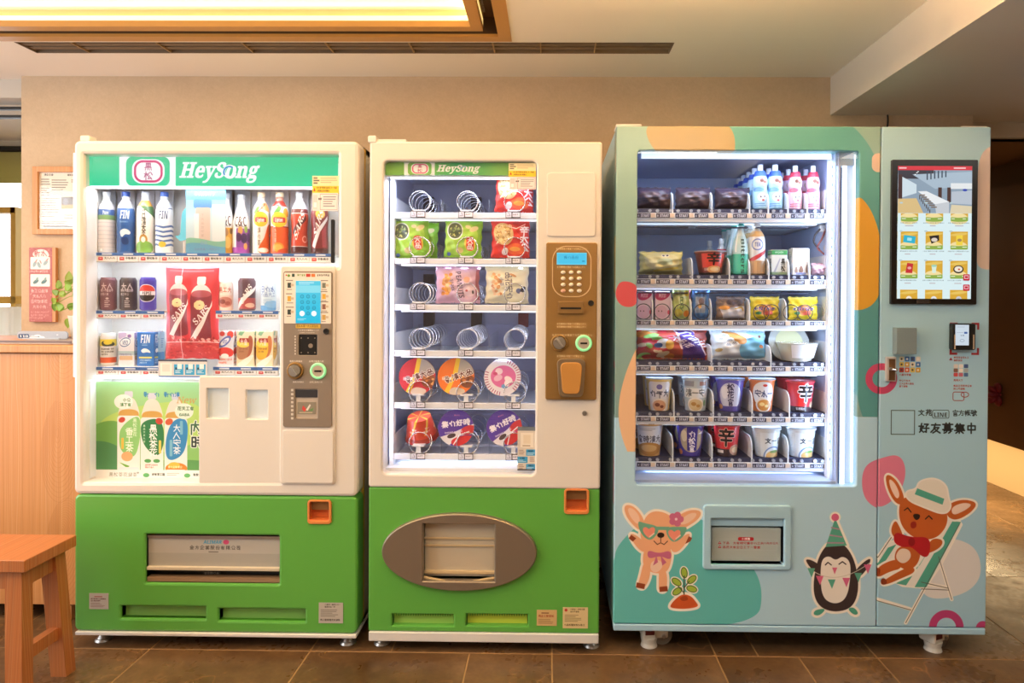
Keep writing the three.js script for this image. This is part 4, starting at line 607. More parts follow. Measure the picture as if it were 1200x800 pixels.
/* ---------- machine 3: blue machine with printed front ---------- */
const m3 = thing('vending_machine', 'tall light blue snack machine with cartoon animal stickers and a big touch screen', 'vending machine');
const Z3 = -0.10, rows3 = [[249.5, 256], [327, 333.5], [375.5, 381.5], [429, 435], [488.5, 494.5], [542, 548]];
function stickerArt(c) {   // printed animals, in the photograph's own measure
  const outl = (pts, col, w = 6) => { Q(c, '#f6efe4', pts); Q(c, '#f6efe4', pts, true, w); Q(c, col, pts); };
  // fawn with heart glasses
  const fawn = [[[745, 640], [738, 626], [748, 628], [764, 644], [756, 650]], [[806, 638], [812, 624], [800, 630], [786, 644], [794, 650]], [[756, 658], [752, 678], [748, 690], [758, 692], [766, 670]], [[774, 664], [774, 684], [774, 695], [784, 694], [784, 670]], [[757, 640], [790, 640], [788, 664], [781, 674], [762, 672], [754, 662]], [[757, 610], [745, 594], [732, 592], [734, 606], [748, 622], [756, 622]], [[788, 612], [806, 598], [824, 598], [822, 608], [804, 620], [794, 622]], [[752, 618], [762, 600], [780, 600], [796, 612], [800, 634], [786, 648], [766, 648], [752, 636]]];
  for (const p of fawn) { Q(c, '#f8efe2', p, true, 5.5); } for (const p of fawn) Q(c, '#f0b288', p);
  Q(c, '#f4cdb4', [[752, 608], [744, 597], [736, 596], [739, 606], [749, 617]]); Q(c, '#f4cdb4', [[796, 614], [808, 602], [819, 601], [816, 608], [804, 616]]);
  Q(c, '#f3d0ba', [[764, 660], [774, 656], [780, 664], [772, 673], [764, 670]]);
  P(c, '#8e3f22', [[741, 628], [747, 632], [743, 636], [738, 632]]); P(c, '#8e3f22', [[809, 629], [805, 638], [811, 635], [813, 631]]); P(c, '#8e3f22', [[748, 684], [758, 686], [757, 692], [747, 690]]); P(c, '#8e3f22', [[775, 689], [784, 688], [785, 694], [775, 695]]);
  const heart = (x, y, s, col) => { c.fillStyle = col; c.beginPath(); c.moveTo(x, y + s * 0.9); c.bezierCurveTo(x - s * 1.5, y - s * 0.2, x - s * 0.7, y - s * 1.1, x, y - s * 0.35); c.bezierCurveTo(x + s * 0.7, y - s * 1.1, x + s * 1.5, y - s * 0.2, x, y + s * 0.9); c.fill(); };
  Q(c, '#6fae93', [[748, 611], [756, 614], [772, 617], [774, 624], [764, 636], [752, 627]]); Q(c, '#6fae93', [[808, 618], [800, 618], [783, 618], [782, 626], [790, 638], [803, 630]]); F(c, '#6fae93', 770, 618, 16, 4);
  heart(762, 624, 8.5, '#f0937f'); heart(792, 627, 8.5, '#f0937f'); P(c, '#fbd0c0', [[763, 630], [768, 626]], true, 1.6); P(c, '#fbd0c0', [[794, 632], [799, 628]], true, 1.6);
  E(c, '#2b1a14', 776, 628, 4.2, 3.2); P(c, '#4a2a1c', [[776, 630], [776, 636]], true, 0.9); P(c, '#4a2a1c', [[768, 635], [772, 639], [776, 637], [780, 639], [784, 635]], true, 1);
  for (let k = 0; k < 5; k++) E(c, '#cf6f93', 794 + 5 * Math.cos(k * 1.257), 609 + 5 * Math.sin(k * 1.257), 4); E(c, '#f3d9e2', 794, 609, 1.6);
  Q(c, '#c4688c', [[760, 645], [774, 650], [788, 645], [789, 658], [775, 652], [761, 657]]); P(c, '#c4688c', [[771, 652], [767, 664], [773, 660]]); P(c, '#c4688c', [[776, 652], [778, 664], [783, 660]]);
  // seedling
  const mound = [[788, 710], [794, 703], [802, 697], [812, 699], [818, 706], [822, 712], [806, 715], [788, 714]]; Q(c, '#f6efe4', mound, true, 6); const lf = [[804, 672, 1.4], [795, 683, 0.6], [813, 680, -0.7], [796, 694, -0.6], [813, 691, 0.3]];
  for (const [x, y, r] of lf) E(c, '#f6efe4', x, y, 8, 5.4, r); for (const [x, y, r] of lf) { E(c, '#4a6a2c', x, y, 6.6, 4, r); E(c, '#a3bd45', x, y, 5.6, 3, r); }
  P(c, '#3f4a34', [[804, 700], [804, 676]], true, 1.4); P(c, '#3f4a34', [[804, 690], [810, 682]], true, 1); P(c, '#3f4a34', [[804, 696], [797, 688]], true, 1); Q(c, '#cf5a2b', mound); Q(c, '#a8431f', [[798, 702], [806, 698], [810, 704], [802, 706]]);
  // penguin
  const body = [[982, 632], [996, 640], [1006, 660], [1010, 690], [1002, 712], [980, 717], [962, 710], [955, 690], [960, 656], [970, 638]], wl = [[960, 672], [950, 662], [946, 654], [956, 656], [966, 664]], wr = [[1004, 668], [1016, 656], [1024, 652], [1020, 664], [1010, 676]], ft = [[[958, 714], [956, 720], [964, 721], [972, 712]], [[996, 712], [1004, 720], [1010, 718], [1004, 710]]], hat = [[[981, 606], [995, 638], [970, 640]]];
  for (const p of [body, wl, wr, ...ft]) Q(c, '#f6efe4', p, true, 6); P(c, '#f6efe4', hat[0], true, 6); E(c, '#f6efe4', 981, 605, 6.5);
  for (const p of ft) Q(c, '#4fa58c', p); for (const p of [body, wl, wr]) Q(c, '#3d3234', p); Q(c, '#f1eae0', [[964, 668], [966, 654], [974, 650], [982, 656], [990, 650], [999, 656], [1000, 672], [996, 700], [982, 708], [966, 700]]);
  P(c, '#58aa92', hat[0]); P(c, '#b68aa0', [[977, 617], [986, 619]], true, 1.6); P(c, '#b68aa0', [[975, 626], [989, 628]], true, 1.6); P(c, '#b68aa0', [[972, 635], [991, 635]], true, 1.6); E(c, '#cf5f86', 981, 605, 4.4);
  P(c, '#2b2224', [[970, 661], [973, 658], [977, 661]], true, 1.3); P(c, '#2b2224', [[986, 660], [990, 657], [994, 660]], true, 1.3); P(c, '#d96a8a', [[978, 664], [984, 664], [981, 672]]);
  c.strokeStyle = '#d8cfc0'; c.lineWidth = 0.8; c.beginPath(); c.moveTo(950, 664); c.quadraticCurveTo(980, 690, 1022, 658); c.stroke();
  for (const [x, y, col] of [[953, 668, '#58aa92'], [963, 677, '#d9688f'], [977, 681, '#58aa92'], [994, 679, '#d9688f'], [1008, 673, '#58aa92'], [1019, 663, '#d9688f']]) P(c, col, [[x - 4, y - 3], [x + 5, y - 3], [x + 1, y + 8]]);
}
{
  const g = m3, o = rect(720.5, 148, 1158.5, 741.5, 0), xm = at(1030, 445, 0).x, wq = rect(746, 176.5, 1005.5, 569, 0), base = at(940, 733, 0).y, S = 3;
  const px0 = 720.5, px1 = 1030, py0 = 148, py1 = 733;
  const art = (x0, x1, draw) => tex(Math.round((x1 - x0) * S), Math.round((py1 - py0) * S), (c) => { c.setTransform(S, 0, 0, S, -x0 * S, -py0 * S); draw(c); });
  const left = art(px0, px1, (c) => {
    F(c, '#b2d9ee', 715, 140, 325, 600); F(c, '#83a5a3', 715, 140, 325, 350); Q(c, '#54979a', [[840, 130], [1045, 130], [1045, 490], [1000, 500], [1000, 200], [860, 190]]);
    Q(c, '#a0916c', [[752, 140], [760, 175], [800, 200], [860, 190], [860, 150], [830, 135]]); Q(c, '#c4505a', [[722, 336], [728, 329], [744, 332], [750, 345], [744, 360], [728, 360], [720, 348]]);
    Q(c, '#e8bf98', [[760, 380], [730, 440], [722, 500], [750, 560], [790, 480]]); F(c, '#b2d9ee', 715, 530, 325, 90); F(c, '#b2d9ee', 1000, 487, 40, 100); Q(c, '#e8bf98', [[746, 425], [728, 450], [724, 490], [746, 520], [752, 470]]);
    Q(c, '#dba436', [[1000, 222], [1022, 246], [1034, 290], [1034, 340], [1018, 362], [990, 362], [980, 280]]); RR(c, '#e6c9b4', 1020, 179, 20, 22, 7);
    c.strokeStyle = '#c4466d'; c.lineWidth = 8; c.beginPath(); c.arc(1033, 442, 14, 0, 7); c.stroke(); Q(c, '#dc7f9c', [[1012, 545], [1034, 534], [1064, 530], [1064, 570], [1050, 592], [1030, 596], [1012, 580]]);
    Q(c, '#62bfbe', [[721, 660], [724, 640], [760, 606], [820, 600], [880, 655], [898, 690], [890, 735], [700, 740], [710, 690]]); stickerArt(c);
  });
  const right = art(px1, 1158.5, (c) => {
    F(c, '#a6d0e4', 1025, 140, 140, 600); Q(c, '#dfcabc', [[1162, 168], [1146, 178], [1142, 210], [1142, 300], [1146, 314], [1170, 314], [1170, 168]]); Q(c, '#e2e0de', [[1096, 630], [1124, 628], [1148, 640], [1154, 670], [1140, 690], [1110, 700], [1086, 698], [1080, 680]]);
    c.strokeStyle = '#c4466d'; c.lineWidth = 8; c.beginPath(); c.arc(1033, 442, 14, 0, 7); c.stroke(); c.strokeStyle = '#b9417a'; c.lineWidth = 9; c.beginPath(); c.arc(1112, 733, 16, 0, 7); c.stroke(); E(c, '#b9417a', 1155, 733, 8); Q(c, '#dc7f9c', [[1012, 545], [1034, 534], [1056, 530], [1064, 552], [1054, 580], [1030, 596], [1012, 580]]);
    // fox-red fawn in a deck chair
    const wline = (p, w = 5) => { P(c, '#f6efe4', p, true, w); }, bl = (p) => P(c, '#5d584f', p, true, 0.8);
    for (const p of [[[1126, 612], [1064, 728]], [[1102, 650], [1118, 700]], [[1062, 678], [1114, 686]], [[1028, 700], [1070, 712]], [[1046, 628], [1030, 652]]]) wline(p, 4.2);
    const cloth = [[1040, 636], [1124, 606], [1128, 612], [1104, 660], [1086, 686], [1060, 684], [1028, 668], [1028, 652]]; P(c, '#f6efe4', cloth, true, 4); P(c, '#eeeae2', cloth); for (const k of [[[1118, 608], [1128, 609], [1088, 686], [1074, 686]], [[1042, 640], [1052, 636], [1034, 664], [1028, 662]], [[1080, 660], [1092, 640], [1064, 684], [1052, 682]]]) P(c, '#55a994', k);
    for (const p of [[[1126, 612], [1064, 728]], [[1102, 650], [1118, 700]], [[1082, 680], [1114, 687]], [[1082, 688], [1114, 689]], [[1028, 702], [1070, 713]], [[1046, 628], [1030, 652]]]) bl(p);
    const f = [[[1050, 606], [1044, 622], [1054, 632], [1060, 626], [1056, 616]], [[1094, 628], [1108, 630], [1104, 640], [1086, 648], [1088, 640]], [[1054, 636], [1082, 640], [1078, 660], [1064, 668], [1048, 656]], [[1054, 652], [1034, 660], [1028, 668], [1030, 676], [1044, 668], [1060, 664]], [[1070, 660], [1044, 674], [1034, 682], [1040, 684], [1058, 676], [1076, 668]], [[1061, 580], [1052, 560], [1038, 552], [1040, 570], [1050, 588], [1060, 590]], [[1112, 588], [1130, 582], [1148, 586], [1140, 598], [1122, 608], [1110, 602]], [[1054, 588], [1064, 578], [1096, 584], [1112, 596], [1112, 614], [1098, 630], [1074, 630], [1056, 614]]];
    for (const p of f) Q(c, '#f6efe4', p, true, 5); for (const p of f) Q(c, '#c4622b', p);
    Q(c, '#f2d6c6', [[1056, 578], [1050, 564], [1042, 558], [1044, 570], [1052, 584]]); Q(c, '#f2d6c6', [[1116, 592], [1130, 586], [1142, 588], [1132, 596], [1118, 602]]); Q(c, '#f0dac8', [[1056, 640], [1068, 642], [1070, 652], [1060, 660], [1050, 652]]); Q(c, '#8c3a1c', [[1034, 676], [1040, 676], [1042, 683], [1034, 684]]); Q(c, '#8c3a1c', [[1028, 664], [1034, 664], [1032, 674], [1028, 674]]);
    P(c, '#2b1a14', [[1061, 596], [1065, 593], [1069, 598]], true, 1.3); P(c, '#2b1a14', [[1086, 606], [1090, 602], [1094, 606]], true, 1.3); Q(c, '#2b1a14', [[1070, 600], [1080, 600], [1079, 606], [1074, 608]]); Q(c, '#9c2a20', [[1068, 610], [1075, 608], [1076, 616], [1069, 618]]);
    Q(c, '#b5202a', [[1050, 620], [1068, 628], [1092, 626], [1092, 648], [1084, 652], [1070, 638], [1060, 640], [1048, 634]]); E(c, '#8f1720', 1070, 633, 4, 5);
    const hat = [[1062, 574], [1076, 572], [1078, 562], [1096, 558], [1110, 566], [1112, 580], [1116, 592], [1108, 600], [1086, 592], [1066, 584]]; Q(c, '#f6efe4', hat, true, 4); Q(c, '#ece5d8', hat); P(c, '#55a994', [[1076, 570], [1108, 582], [1106, 589], [1073, 577]]);
    // lettering
    ck(c, '文苑', 1076, 477.5, 8, '#22282a', 0.115); RR(c, '#22282a', 1092.8, 478, 20, 10, 2); RR(c, '#a6d0e4', 1093.5, 478.7, 18.6, 8.6, 1.4); T(c, 'LINE', 1102.6, 483.4, 7.2, '#22282a', 'bold sans-serif', 'center'); ck(c, '官方帳號', 1116.2, 477.7, 7.4, '#22282a', 0.11, false, 0.98); ck(c, '好友募集中', 1077, 493, 12.4, '#1e2426', 0.14, false, 1.13);
    c.strokeStyle = '#30383a'; c.lineWidth = 0.9; c.strokeRect(1044.5, 479, 27.5, 28);
    for (const [x, y, a, b] of [[1112.5, 376, 1, 1], [1147, 376, -1, 1], [1112.5, 413.5, 1, -1], [1147, 413.5, -1, -1]]) { F(c, '#a01f2c', Math.min(x, x + a * 9), Math.min(y, y + b * 2.4), 9, 2.4); F(c, '#a01f2c', Math.min(x, x + a * 2.4), Math.min(y, y + b * 8), 2.4, 8); }
    F(c, '#a8283a', 1049, 385, 2, 8); F(c, '#a8283a', 1049, 399, 2, 8); P(c, '#8a1f34', [[1050.5, 409.5], [1052.6, 413], [1048.6, 413]]); P(c, '#8a1f34', [[1114, 416.5], [1116, 420], [1112, 420]]);
    const cols = ['#e9dcc0', '#d8663a', '#c8353c', '#3a6cae', '#e4c35a', '#6a9a4c', '#3b5f9c', '#d8a23a', '#b9352e', '#e8e0d0']; for (let r = 0; r < 3; r++) for (let k = 0; k < 4; k++) { RR(c, cols[(r * 4 + k * 3) % 10], 1053.4 + k * 6.5, 416 + r * 6.4, 5.4, 5.6, 1); E(c, k % 2 ? '#f4ece0' : '#4c4a48', 1056 + k * 6.5, 418.8 + r * 6.4, 1.2); }
    for (let r = 0; r < 3; r++) for (let k = 0; k < 3; k++) RR(c, ['#d8d0cc', '#eae2dc', '#3a558c', '#7d5a4e', '#efe8e0', '#a8b0b4', '#c94a4e', '#c86a7c', '#456a9c'][r * 3 + k], 1117.5 + k * 6, 424.5 + r * 5, 5, 4.4, 0.8);
    small(c, 1053.5, 436, 14, 3.6, 1, '#a5332f', 0.12); small(c, 1053.5, 443, 14, 3.4, 1, '#a5332f', 0.12); small(c, 1053.5, 446.5, 18, 6.4, 2, '#a5332f', 0.12); small(c, 1117.5, 415.5, 18, 6.6, 2, '#a5332f', 0.12); small(c, 1117.5, 442, 13, 3.6, 1, '#a5332f', 0.12); small(c, 1117.5, 448.5, 24, 7, 2, '#a5332f', 0.12);
    c.strokeStyle = '#9a2c30'; c.lineWidth = 0.8; c.beginPath(); c.roundRect(1117, 457, 13, 10, 2); c.stroke(); c.beginPath(); c.ellipse(1131, 460, 4.4, 3, 0, 0, 7); c.stroke();
  });
  const paint = (t) => std(0xffffff, 0.33, 0, { map: t, clearcoat: 0.35, clearcoatRoughness: 0.18 });
  const skyBlue = std(0xa8d0e4, 0.38), lp = { x0: o.x0, x1: xm - 0.0015, y0: base, y1: o.y1 }, rp = { x0: xm + 0.0015, x1: o.x1, y0: base, y1: o.y1 };
  const hb = rect(833, 607, 918.5, 661, 0), hs = rect(1052, 194.5, 1138.5, 350, 0);
  M('door_front', planarUV(plate(lp, 0, -0.06, 0.006, 0.004, [{ ...wq, r: 0.012 }, { ...hb, r: 0.004 }]), lp), paint(left), g);
  M('side_door', planarUV(plate(rp, 0.0, -0.06, 0.006, 0.004), rp), paint(right), g);
  M('base_plate', box(o.x0 + 0.001, o.x1 - 0.001, o.y0, base - 0.002, -0.74, 0.001, 0.004), skyBlue, g);
  const L = { x0: wq.x0 - 0.05, x1: at(977, 370, -0.06).x, y0: wq.y0 - 0.01, y1: wq.y1 + 0.012, z: -0.62 };
  cabinet(g, { x0: o.x0 + 0.002, x1: o.x1 - 0.002, y0: base, y1: o.y1 - 0.002 }, -0.76, skyBlue, std(0xc2d0f0, 0.45), L);
  M('top_cap', [pl(722, 145, 752, 148.4, -0.002, -0.08, 0.004, 0.002), pl(1127, 147.5, 1157, 150.6, -0.002, -0.08, 0.004, 0.002)], cream, g);
  M('glass', box(wq.x0 - 0.003, wq.x1 + 0.003, wq.y0 - 0.003, wq.y1 + 0.003, -0.014, -0.010), pane, g);
  // lit right jamb with lamp strips
  const jx = (p, z) => at(p, 370, z).x;
  const jambM = std(0xc6d9f0, 0.45), jamb = M('lamp_jamb', [box(jx(977, -0.05), jx(984, -0.05), L.y0, L.y1, -0.07, -0.05), box(jx(984, -0.045), wq.x1 + 0.004, L.y0, L.y1, -0.06, -0.045)], jambM, g);
  M('glow_tube', box(jx(986, -0.035), jx(991, -0.035), wq.y0, wq.y1 - 0.045, -0.045, -0.035), glow(new THREE.Color(0.66, 0.84, 1), 1.6), jamb); M('glow_tube', box(jx(1000.5, -0.03), jx(1003.5, -0.03), wq.y0, wq.y1, -0.045, -0.03), glow(new THREE.Color(0.66, 0.84, 1), 1.5), jamb); M('jamb_groove', box(jx(984.3, -0.04), jx(985.6, -0.04), wq.y0, wq.y1 - 0.05, -0.045, -0.04), std(0x51658a, 0.5), jamb); M('jamb_cap', box(jx(977, -0.04), jx(999, -0.04), wq.y1 - 0.045, wq.y1, -0.046, -0.034), jambM, jamb);
  areaLight(new THREE.Color(0.56, 0.74, 1), 24, 0.05, 1.1, [jx(976, -0.05), (wq.y0 + wq.y1) / 2, -0.045], [jx(850, 0), (wq.y0 + wq.y1) / 2, -0.22], g);
  areaLight(new THREE.Color(0.56, 0.74, 1), 17, 0.04, 1.1, [wq.x0 - 0.02, (wq.y0 + wq.y1) / 2, -0.04], [jx(900, 0), (wq.y0 + wq.y1) / 2, -0.24], g); M('glow_tube', box(wq.x0 - 0.04, wq.x0 - 0.03, wq.y0, wq.y1, -0.05, -0.03), glow(new THREE.Color(0.66, 0.84, 1), 1.2), g);  // unseen left tube behind the door edge, placed to light the goods
  { const x = (wq.x0 + L.x1) / 2; M('glow_tube', box(wq.x0 + 0.02, L.x1 - 0.02, wq.y1 - 0.018, wq.y1 + 0.004, -0.055, -0.045), glow(new THREE.Color(0.66, 0.84, 1), 1.0), g); areaLight(new THREE.Color(0.56, 0.74, 1), 24, 0.66, 0.03, [x, wq.y1 - 0.02, -0.062], [x, 0.9, -0.3], g); }
  // perforated post on the right, back duct
  const pxs = rect(971, 180, 976.5, 566, -0.075), post = M('rack_post', box(pxs.x0, pxs.x1, L.y0, L.y1, -0.1, -0.072), innerWhite, g);
  for (let k = 0; k < 34; k++) { const y = L.y1 - 0.06 - k * 0.032; M('post_hole', box((pxs.x0 + pxs.x1) / 2 - 0.003, (pxs.x0 + pxs.x1) / 2 + 0.003, y, y + 0.011, -0.0725, -0.0712), std(0x39415a, 0.6), post); }
  M('back_step', box(L.x0, L.x1, L.y1 - 0.17, L.y1 - 0.155, -0.62, -0.5), std(0x9fabc6, 0.5), g);
  // conveyor shelves
  const tagArt = [0, 1].map((k) => print(76, 22, (c, w, h) => { F(c, '#3a3a4c', 0, 0, w, h); T(c, k ? '6' : '4', 9, 11.5, 14, '#c9cbe0', 'bold sans-serif', 'center'); T(c, 'STAAT', 45, 11.5, 17, '#dfe2f2', 'bold sans-serif', 'center'); }));
  const beige = std(0xe2cdb8, 0.5), rub = std(0x2e3350, 0.45);
  rows3.forEach(([y0, y1], r) => {
    const q = rect(744, y0, 971.5, y1, Z3), sh = M('shelf', [box(q.x0 - 0.02, q.x1, q.y0 - 0.012, q.y0, Z3 - 0.03, Z3 - 0.004), box(q.x0 - 0.02, q.x1, q.y0 - 0.014, q.y0 - 0.008, -0.58, Z3 - 0.03), box(q.x1 - 0.006, q.x1, q.y0 - 0.014, q.y1 + 0.09, -0.58, Z3 - 0.02), box(q.x0, q.x1, q.y0, q.y1, Z3 - 0.01, Z3 - 0.001)], innerWhite, g);
    const bh = r === 2 ? 0.004 : 0.02; M('roller_bed', box(q.x0, q.x1 - 0.008, q.y0, q.y1 + bh - 0.004, -0.56, Z3 - 0.01), rub, sh);
    if (r !== 2) M('roller_ends', Array.from({ length: 19 }, (_, k) => cyl(0.006, 0.006, 0.012, 10).rotateX(Math.PI / 2).translate(q.x0 + 0.012 + k * (q.x1 - q.x0 - 0.03) / 18 + (k % 2 ? 0.006 : -0.004), q.y1 + 0.008, Z3 - 0.008)), std(0xd3dbea, 0.25, 0.5), sh).userData.kind = 'stuff';
    M('glow_tube', box(q.x0 + 0.01, q.x1 - 0.03, q.y0 - 0.019, q.y0 - 0.0145, -0.15, -0.135), glow(new THREE.Color(0.66, 0.84, 1), 0.8), sh); areaLight(new THREE.Color(0.54, 0.72, 1), 12, 0.62, 0.015, [(q.x0 + q.x1) / 2, q.y0 - 0.022, -0.142], [(q.x0 + q.x1) / 2, q.y0 - 0.24, -0.42], g);  // fill tube and area light added under every shelf
    for (let k = 0; k < 10; k++) { const w = (q.x1 - q.x0 - 0.006) / 10, a = q.x0 + 0.004 + k * w; card('price_tag', { x0: a + 0.004, x1: a + w * 0.76, y0: q.y0 + 0.002, y1: q.y1 - 0.002 }, Z3 + 0.002, 0.003, tagArt[k % 2], sh); M('tag_gap', box(a + w * 0.78, a + w * 0.99, q.y0 + 0.002, q.y1 - 0.002, Z3 - 0.001, Z3 + 0.0012), beige, sh); }
    if (r < 2) for (let k = 0; k < 3; k++) M('under_slot', box(q.x0 + 0.01 + k * 0.22, q.x0 + 0.2 + k * 0.22, q.y0 - 0.0325, q.y0 - 0.0285, -0.14, -0.12), rub, sh);
    const div = [[788, 834, 878, 900, 923, 945.5], [811, 854.5, 878, 900.5, 924, 948], [764.5, 787, 809.5, 833, 878, 921], [833.5, 903], [789.5, 835.5, 881, 924.5], [788, 834, 880.5, 923]][r], hgt = [0.085, 0.085, 0.086, 0.08, 0.098, 0.098][r];
    for (const p of div) { const x = at(p, y1, Z3 - 0.01).x, s = new THREE.Shape(); s.moveTo(0, 0); s.lineTo(0.42, 0); s.lineTo(0.42, hgt); s.lineTo(0.05, hgt); s.quadraticCurveTo(0, hgt, 0, hgt - 0.05); s.closePath(); M('divider', new THREE.ExtrudeGeometry(s, { depth: 0.004, bevelEnabled: false }).rotateY(Math.PI / 2).translate(x - 0.002, q.y1 - 0.004, Z3 - 0.004), std(0xdfe4ea, 0.45), sh); }
    if (r === 2) { const coil = new THREE.TorusGeometry(0.0285, 0.0016, 6, 32); for (const p of [754.5, 776.5, 799.5, 823, 858, 893, 905, 928, 944, 957].filter((_, i) => ![4].includes(i))) { const a = at(p, 361, Z3 + 0.004); M('coil', coil, std(0x3a3d48, 0.3, 0.6), sh).position.set(a.x, q.y1 + 0.031, Z3 - 0.004); } }
  });
  M('drop_tray', [box(L.x0, L.x1, L.y0, L.y0 + 0.02, -0.6, -0.03), box(L.x0, L.x1, L.y0, L.y0 + 0.06, -0.6, -0.59)], std(0xa9b3cc, 0.4), g);
  // cables on the inner right wall
  for (const [pts, col] of [[[[961, 268], [955, 276], [954, 284], [960, 292]], 0x41383e], [[[964, 266], [972, 278], [966, 290], [970, 300]], 0xd8dce4], [[[968, 268], [963, 280], [958, 290], [966, 298]], 0x9a5a5c]]) M('cable', tube(pts.map(([x, y], i) => { const p = at(x, y, -0.14 - i * 0.004); return [p.x, p.y, p.z]; }), 0.0035, 20, 6), std(col, 0.5), g);
  { const p = at(966, 268, -0.15); M('cable_plug', box(p.x - 0.018, p.x + 0.012, p.y - 0.012, p.y + 0.014, -0.16, -0.14, 0.003), white, g); }
  // delivery hatch
  const fr = rect(824, 592, 928, 668, 0.008), hIn = { ...hb, r: 0.004 };
  M('hatch_frame', plate(fr, 0.008, -0.004, 0.014, 0.005, [hIn]), skyBlue, g);
  const hy = hb.y1 - hb.y0; M('hatch_bay', [box(hb.x0 - 0.003, hb.x1 + 0.003, hb.y0 - 0.003, hb.y1 + 0.003, -0.05, -0.045), box(hb.x0 - 0.003, hb.x0, hb.y0, hb.y1, -0.046, -0.004), box(hb.x1, hb.x1 + 0.003, hb.y0, hb.y1, -0.046, -0.004), box(hb.x0, hb.x1, hb.y1, hb.y1 + 0.003, -0.046, -0.004), box(hb.x0, hb.x1, hb.y0 - 0.003, hb.y0, -0.046, -0.004)], black, g);
  M('hatch_hood', box(hb.x0 + 0.001, hb.x1 - 0.001, hb.y1 - hy * 0.18, hb.y1, -0.03, -0.006), skyBlue, g);
  const note = print(330, 190, (c, w, h) => { F(c, '#a8b4b2', 0, 0, w, h); c.strokeStyle = '#bcc4c2'; c.strokeRect(22, 66, 286, 60); RR(c, '#b5222a', 126, 54, 74, 20, 8); ck(c, '小提醒', 142, 57, 13, '#fff', 0.13); for (const y of [88, 110]) { P(c, '#b5222a', [[40, y - 10], [48, y + 6], [32, y + 6]]); F(c, '#fff', 39, y - 4, 2, 6); } ck(c, '下品後方有時安集中心工大', 54, 80, 15, '#a63a3a', 0.12); ck(c, '小心內方公大', 232, 80, 13, '#a63a3a', 0.12); ck(c, '品花文有企日工下一番業', 54, 103, 15, '#a63a3a', 0.12); });
  const dq = { x0: hb.x0 + 0.005, x1: hb.x1 - 0.005, y0: hb.y0 + 0.006, y1: hb.y1 - hy * 0.23 }; M('hatch_door', planarUV(plate(dq, -0.012, -0.03, 0.006, 0.003), dq, note), pm(note), g);
  // touch screen
  const bz = rect(1045, 187, 1145.5, 356.5, 0.012), sd = g; M('screen_bezel', plate(bz, 0.012, -0.002, 0.004, 0.002), std(0x120c0b, 0.25), sd);
  const scr = print(520, 930, (c, w, h) => {
    F(c, '#d9eef2', 0, 0, w, h); F(c, '#d42d3c', 0, 0, w, 30); lines(c, 6, 10, 84, 12, 1, '#f0c6ca', 0.8); lines(c, 390, 10, 120, 12, 1, '#f0c6ca', 0.8);
    F(c, '#8fa2b4', 0, 30, w, 300); F(c, '#3d3a44', 0, 30, 250, 60); P(c, '#a9bccc', [[100, 60], [520, 40], [520, 140], [260, 160]]); for (let k = 0; k < 6; k++) F(c, '#3a4658', 200 + k * 26, 34, 9, 64 - k * 4); P(c, '#cfdfe8', [[0, 60], [130, 130], [130, 190], [0, 230]]); F(c, '#4a3434', 0, 60, 30, 170); for (const x of [282, 346]) F(c, '#503a36', x, 150, 26, 110); F(c, '#e3e8ea', 370, 120, 150, 40); P(c, '#b9c3cf', [[376, 180], [520, 170], [520, 270], [376, 262]]); E(c, '#3a4cae', 470, 168, 16, 9); P(c, '#e9edf0', [[140, 178], [200, 176], [360, 250], [360, 330], [270, 330], [260, 268]]); P(c, '#c7ccd2', [[260, 268], [360, 250], [360, 330], [270, 330]]); for (let k = 0; k < 7; k++) { F(c, '#7a6450', 150 + k * 14, 200 + k * 14, 40, 8); F(c, '#4b4038', 150 + k * 12, 208 + k * 16, 6, 26); } P(c, '#d9bd86', [[0, 230], [130, 226], [180, 330], [0, 330]]); P(c, '#dccfae', [[376, 270], [520, 280], [520, 330], [366, 330]]); for (const x of [120, 112, 100]) E(c, '#fff', x + 20, 40 + (120 - x), 6, 3);
    const item = (x, y, cut, k) => { c.save(); c.beginPath(); c.rect(x, Math.max(332, y), 122, Math.min(126, h - y)); c.clip(); F(c, '#d9a93c', x, y, 122, 120); E(c, '#f2dca0', x + 56, y + 110, 66, 40); E(c, '#e7c463', x + 60, y + 20, 60, 10, -0.1); Q(c, '#8fae4e', [[x - 10, y + 94], [x + 60, y + 104], [x + 132, y + 92], [x + 132, y + 130], [x - 10, y + 130]]); lines(c, x + 6, y + 106, 34, 8, 1, '#e9f0d8', 0.7); lines(c, x + 84, y + 106, 34, 8, 1, '#e9f0d8', 0.7); c.restore();
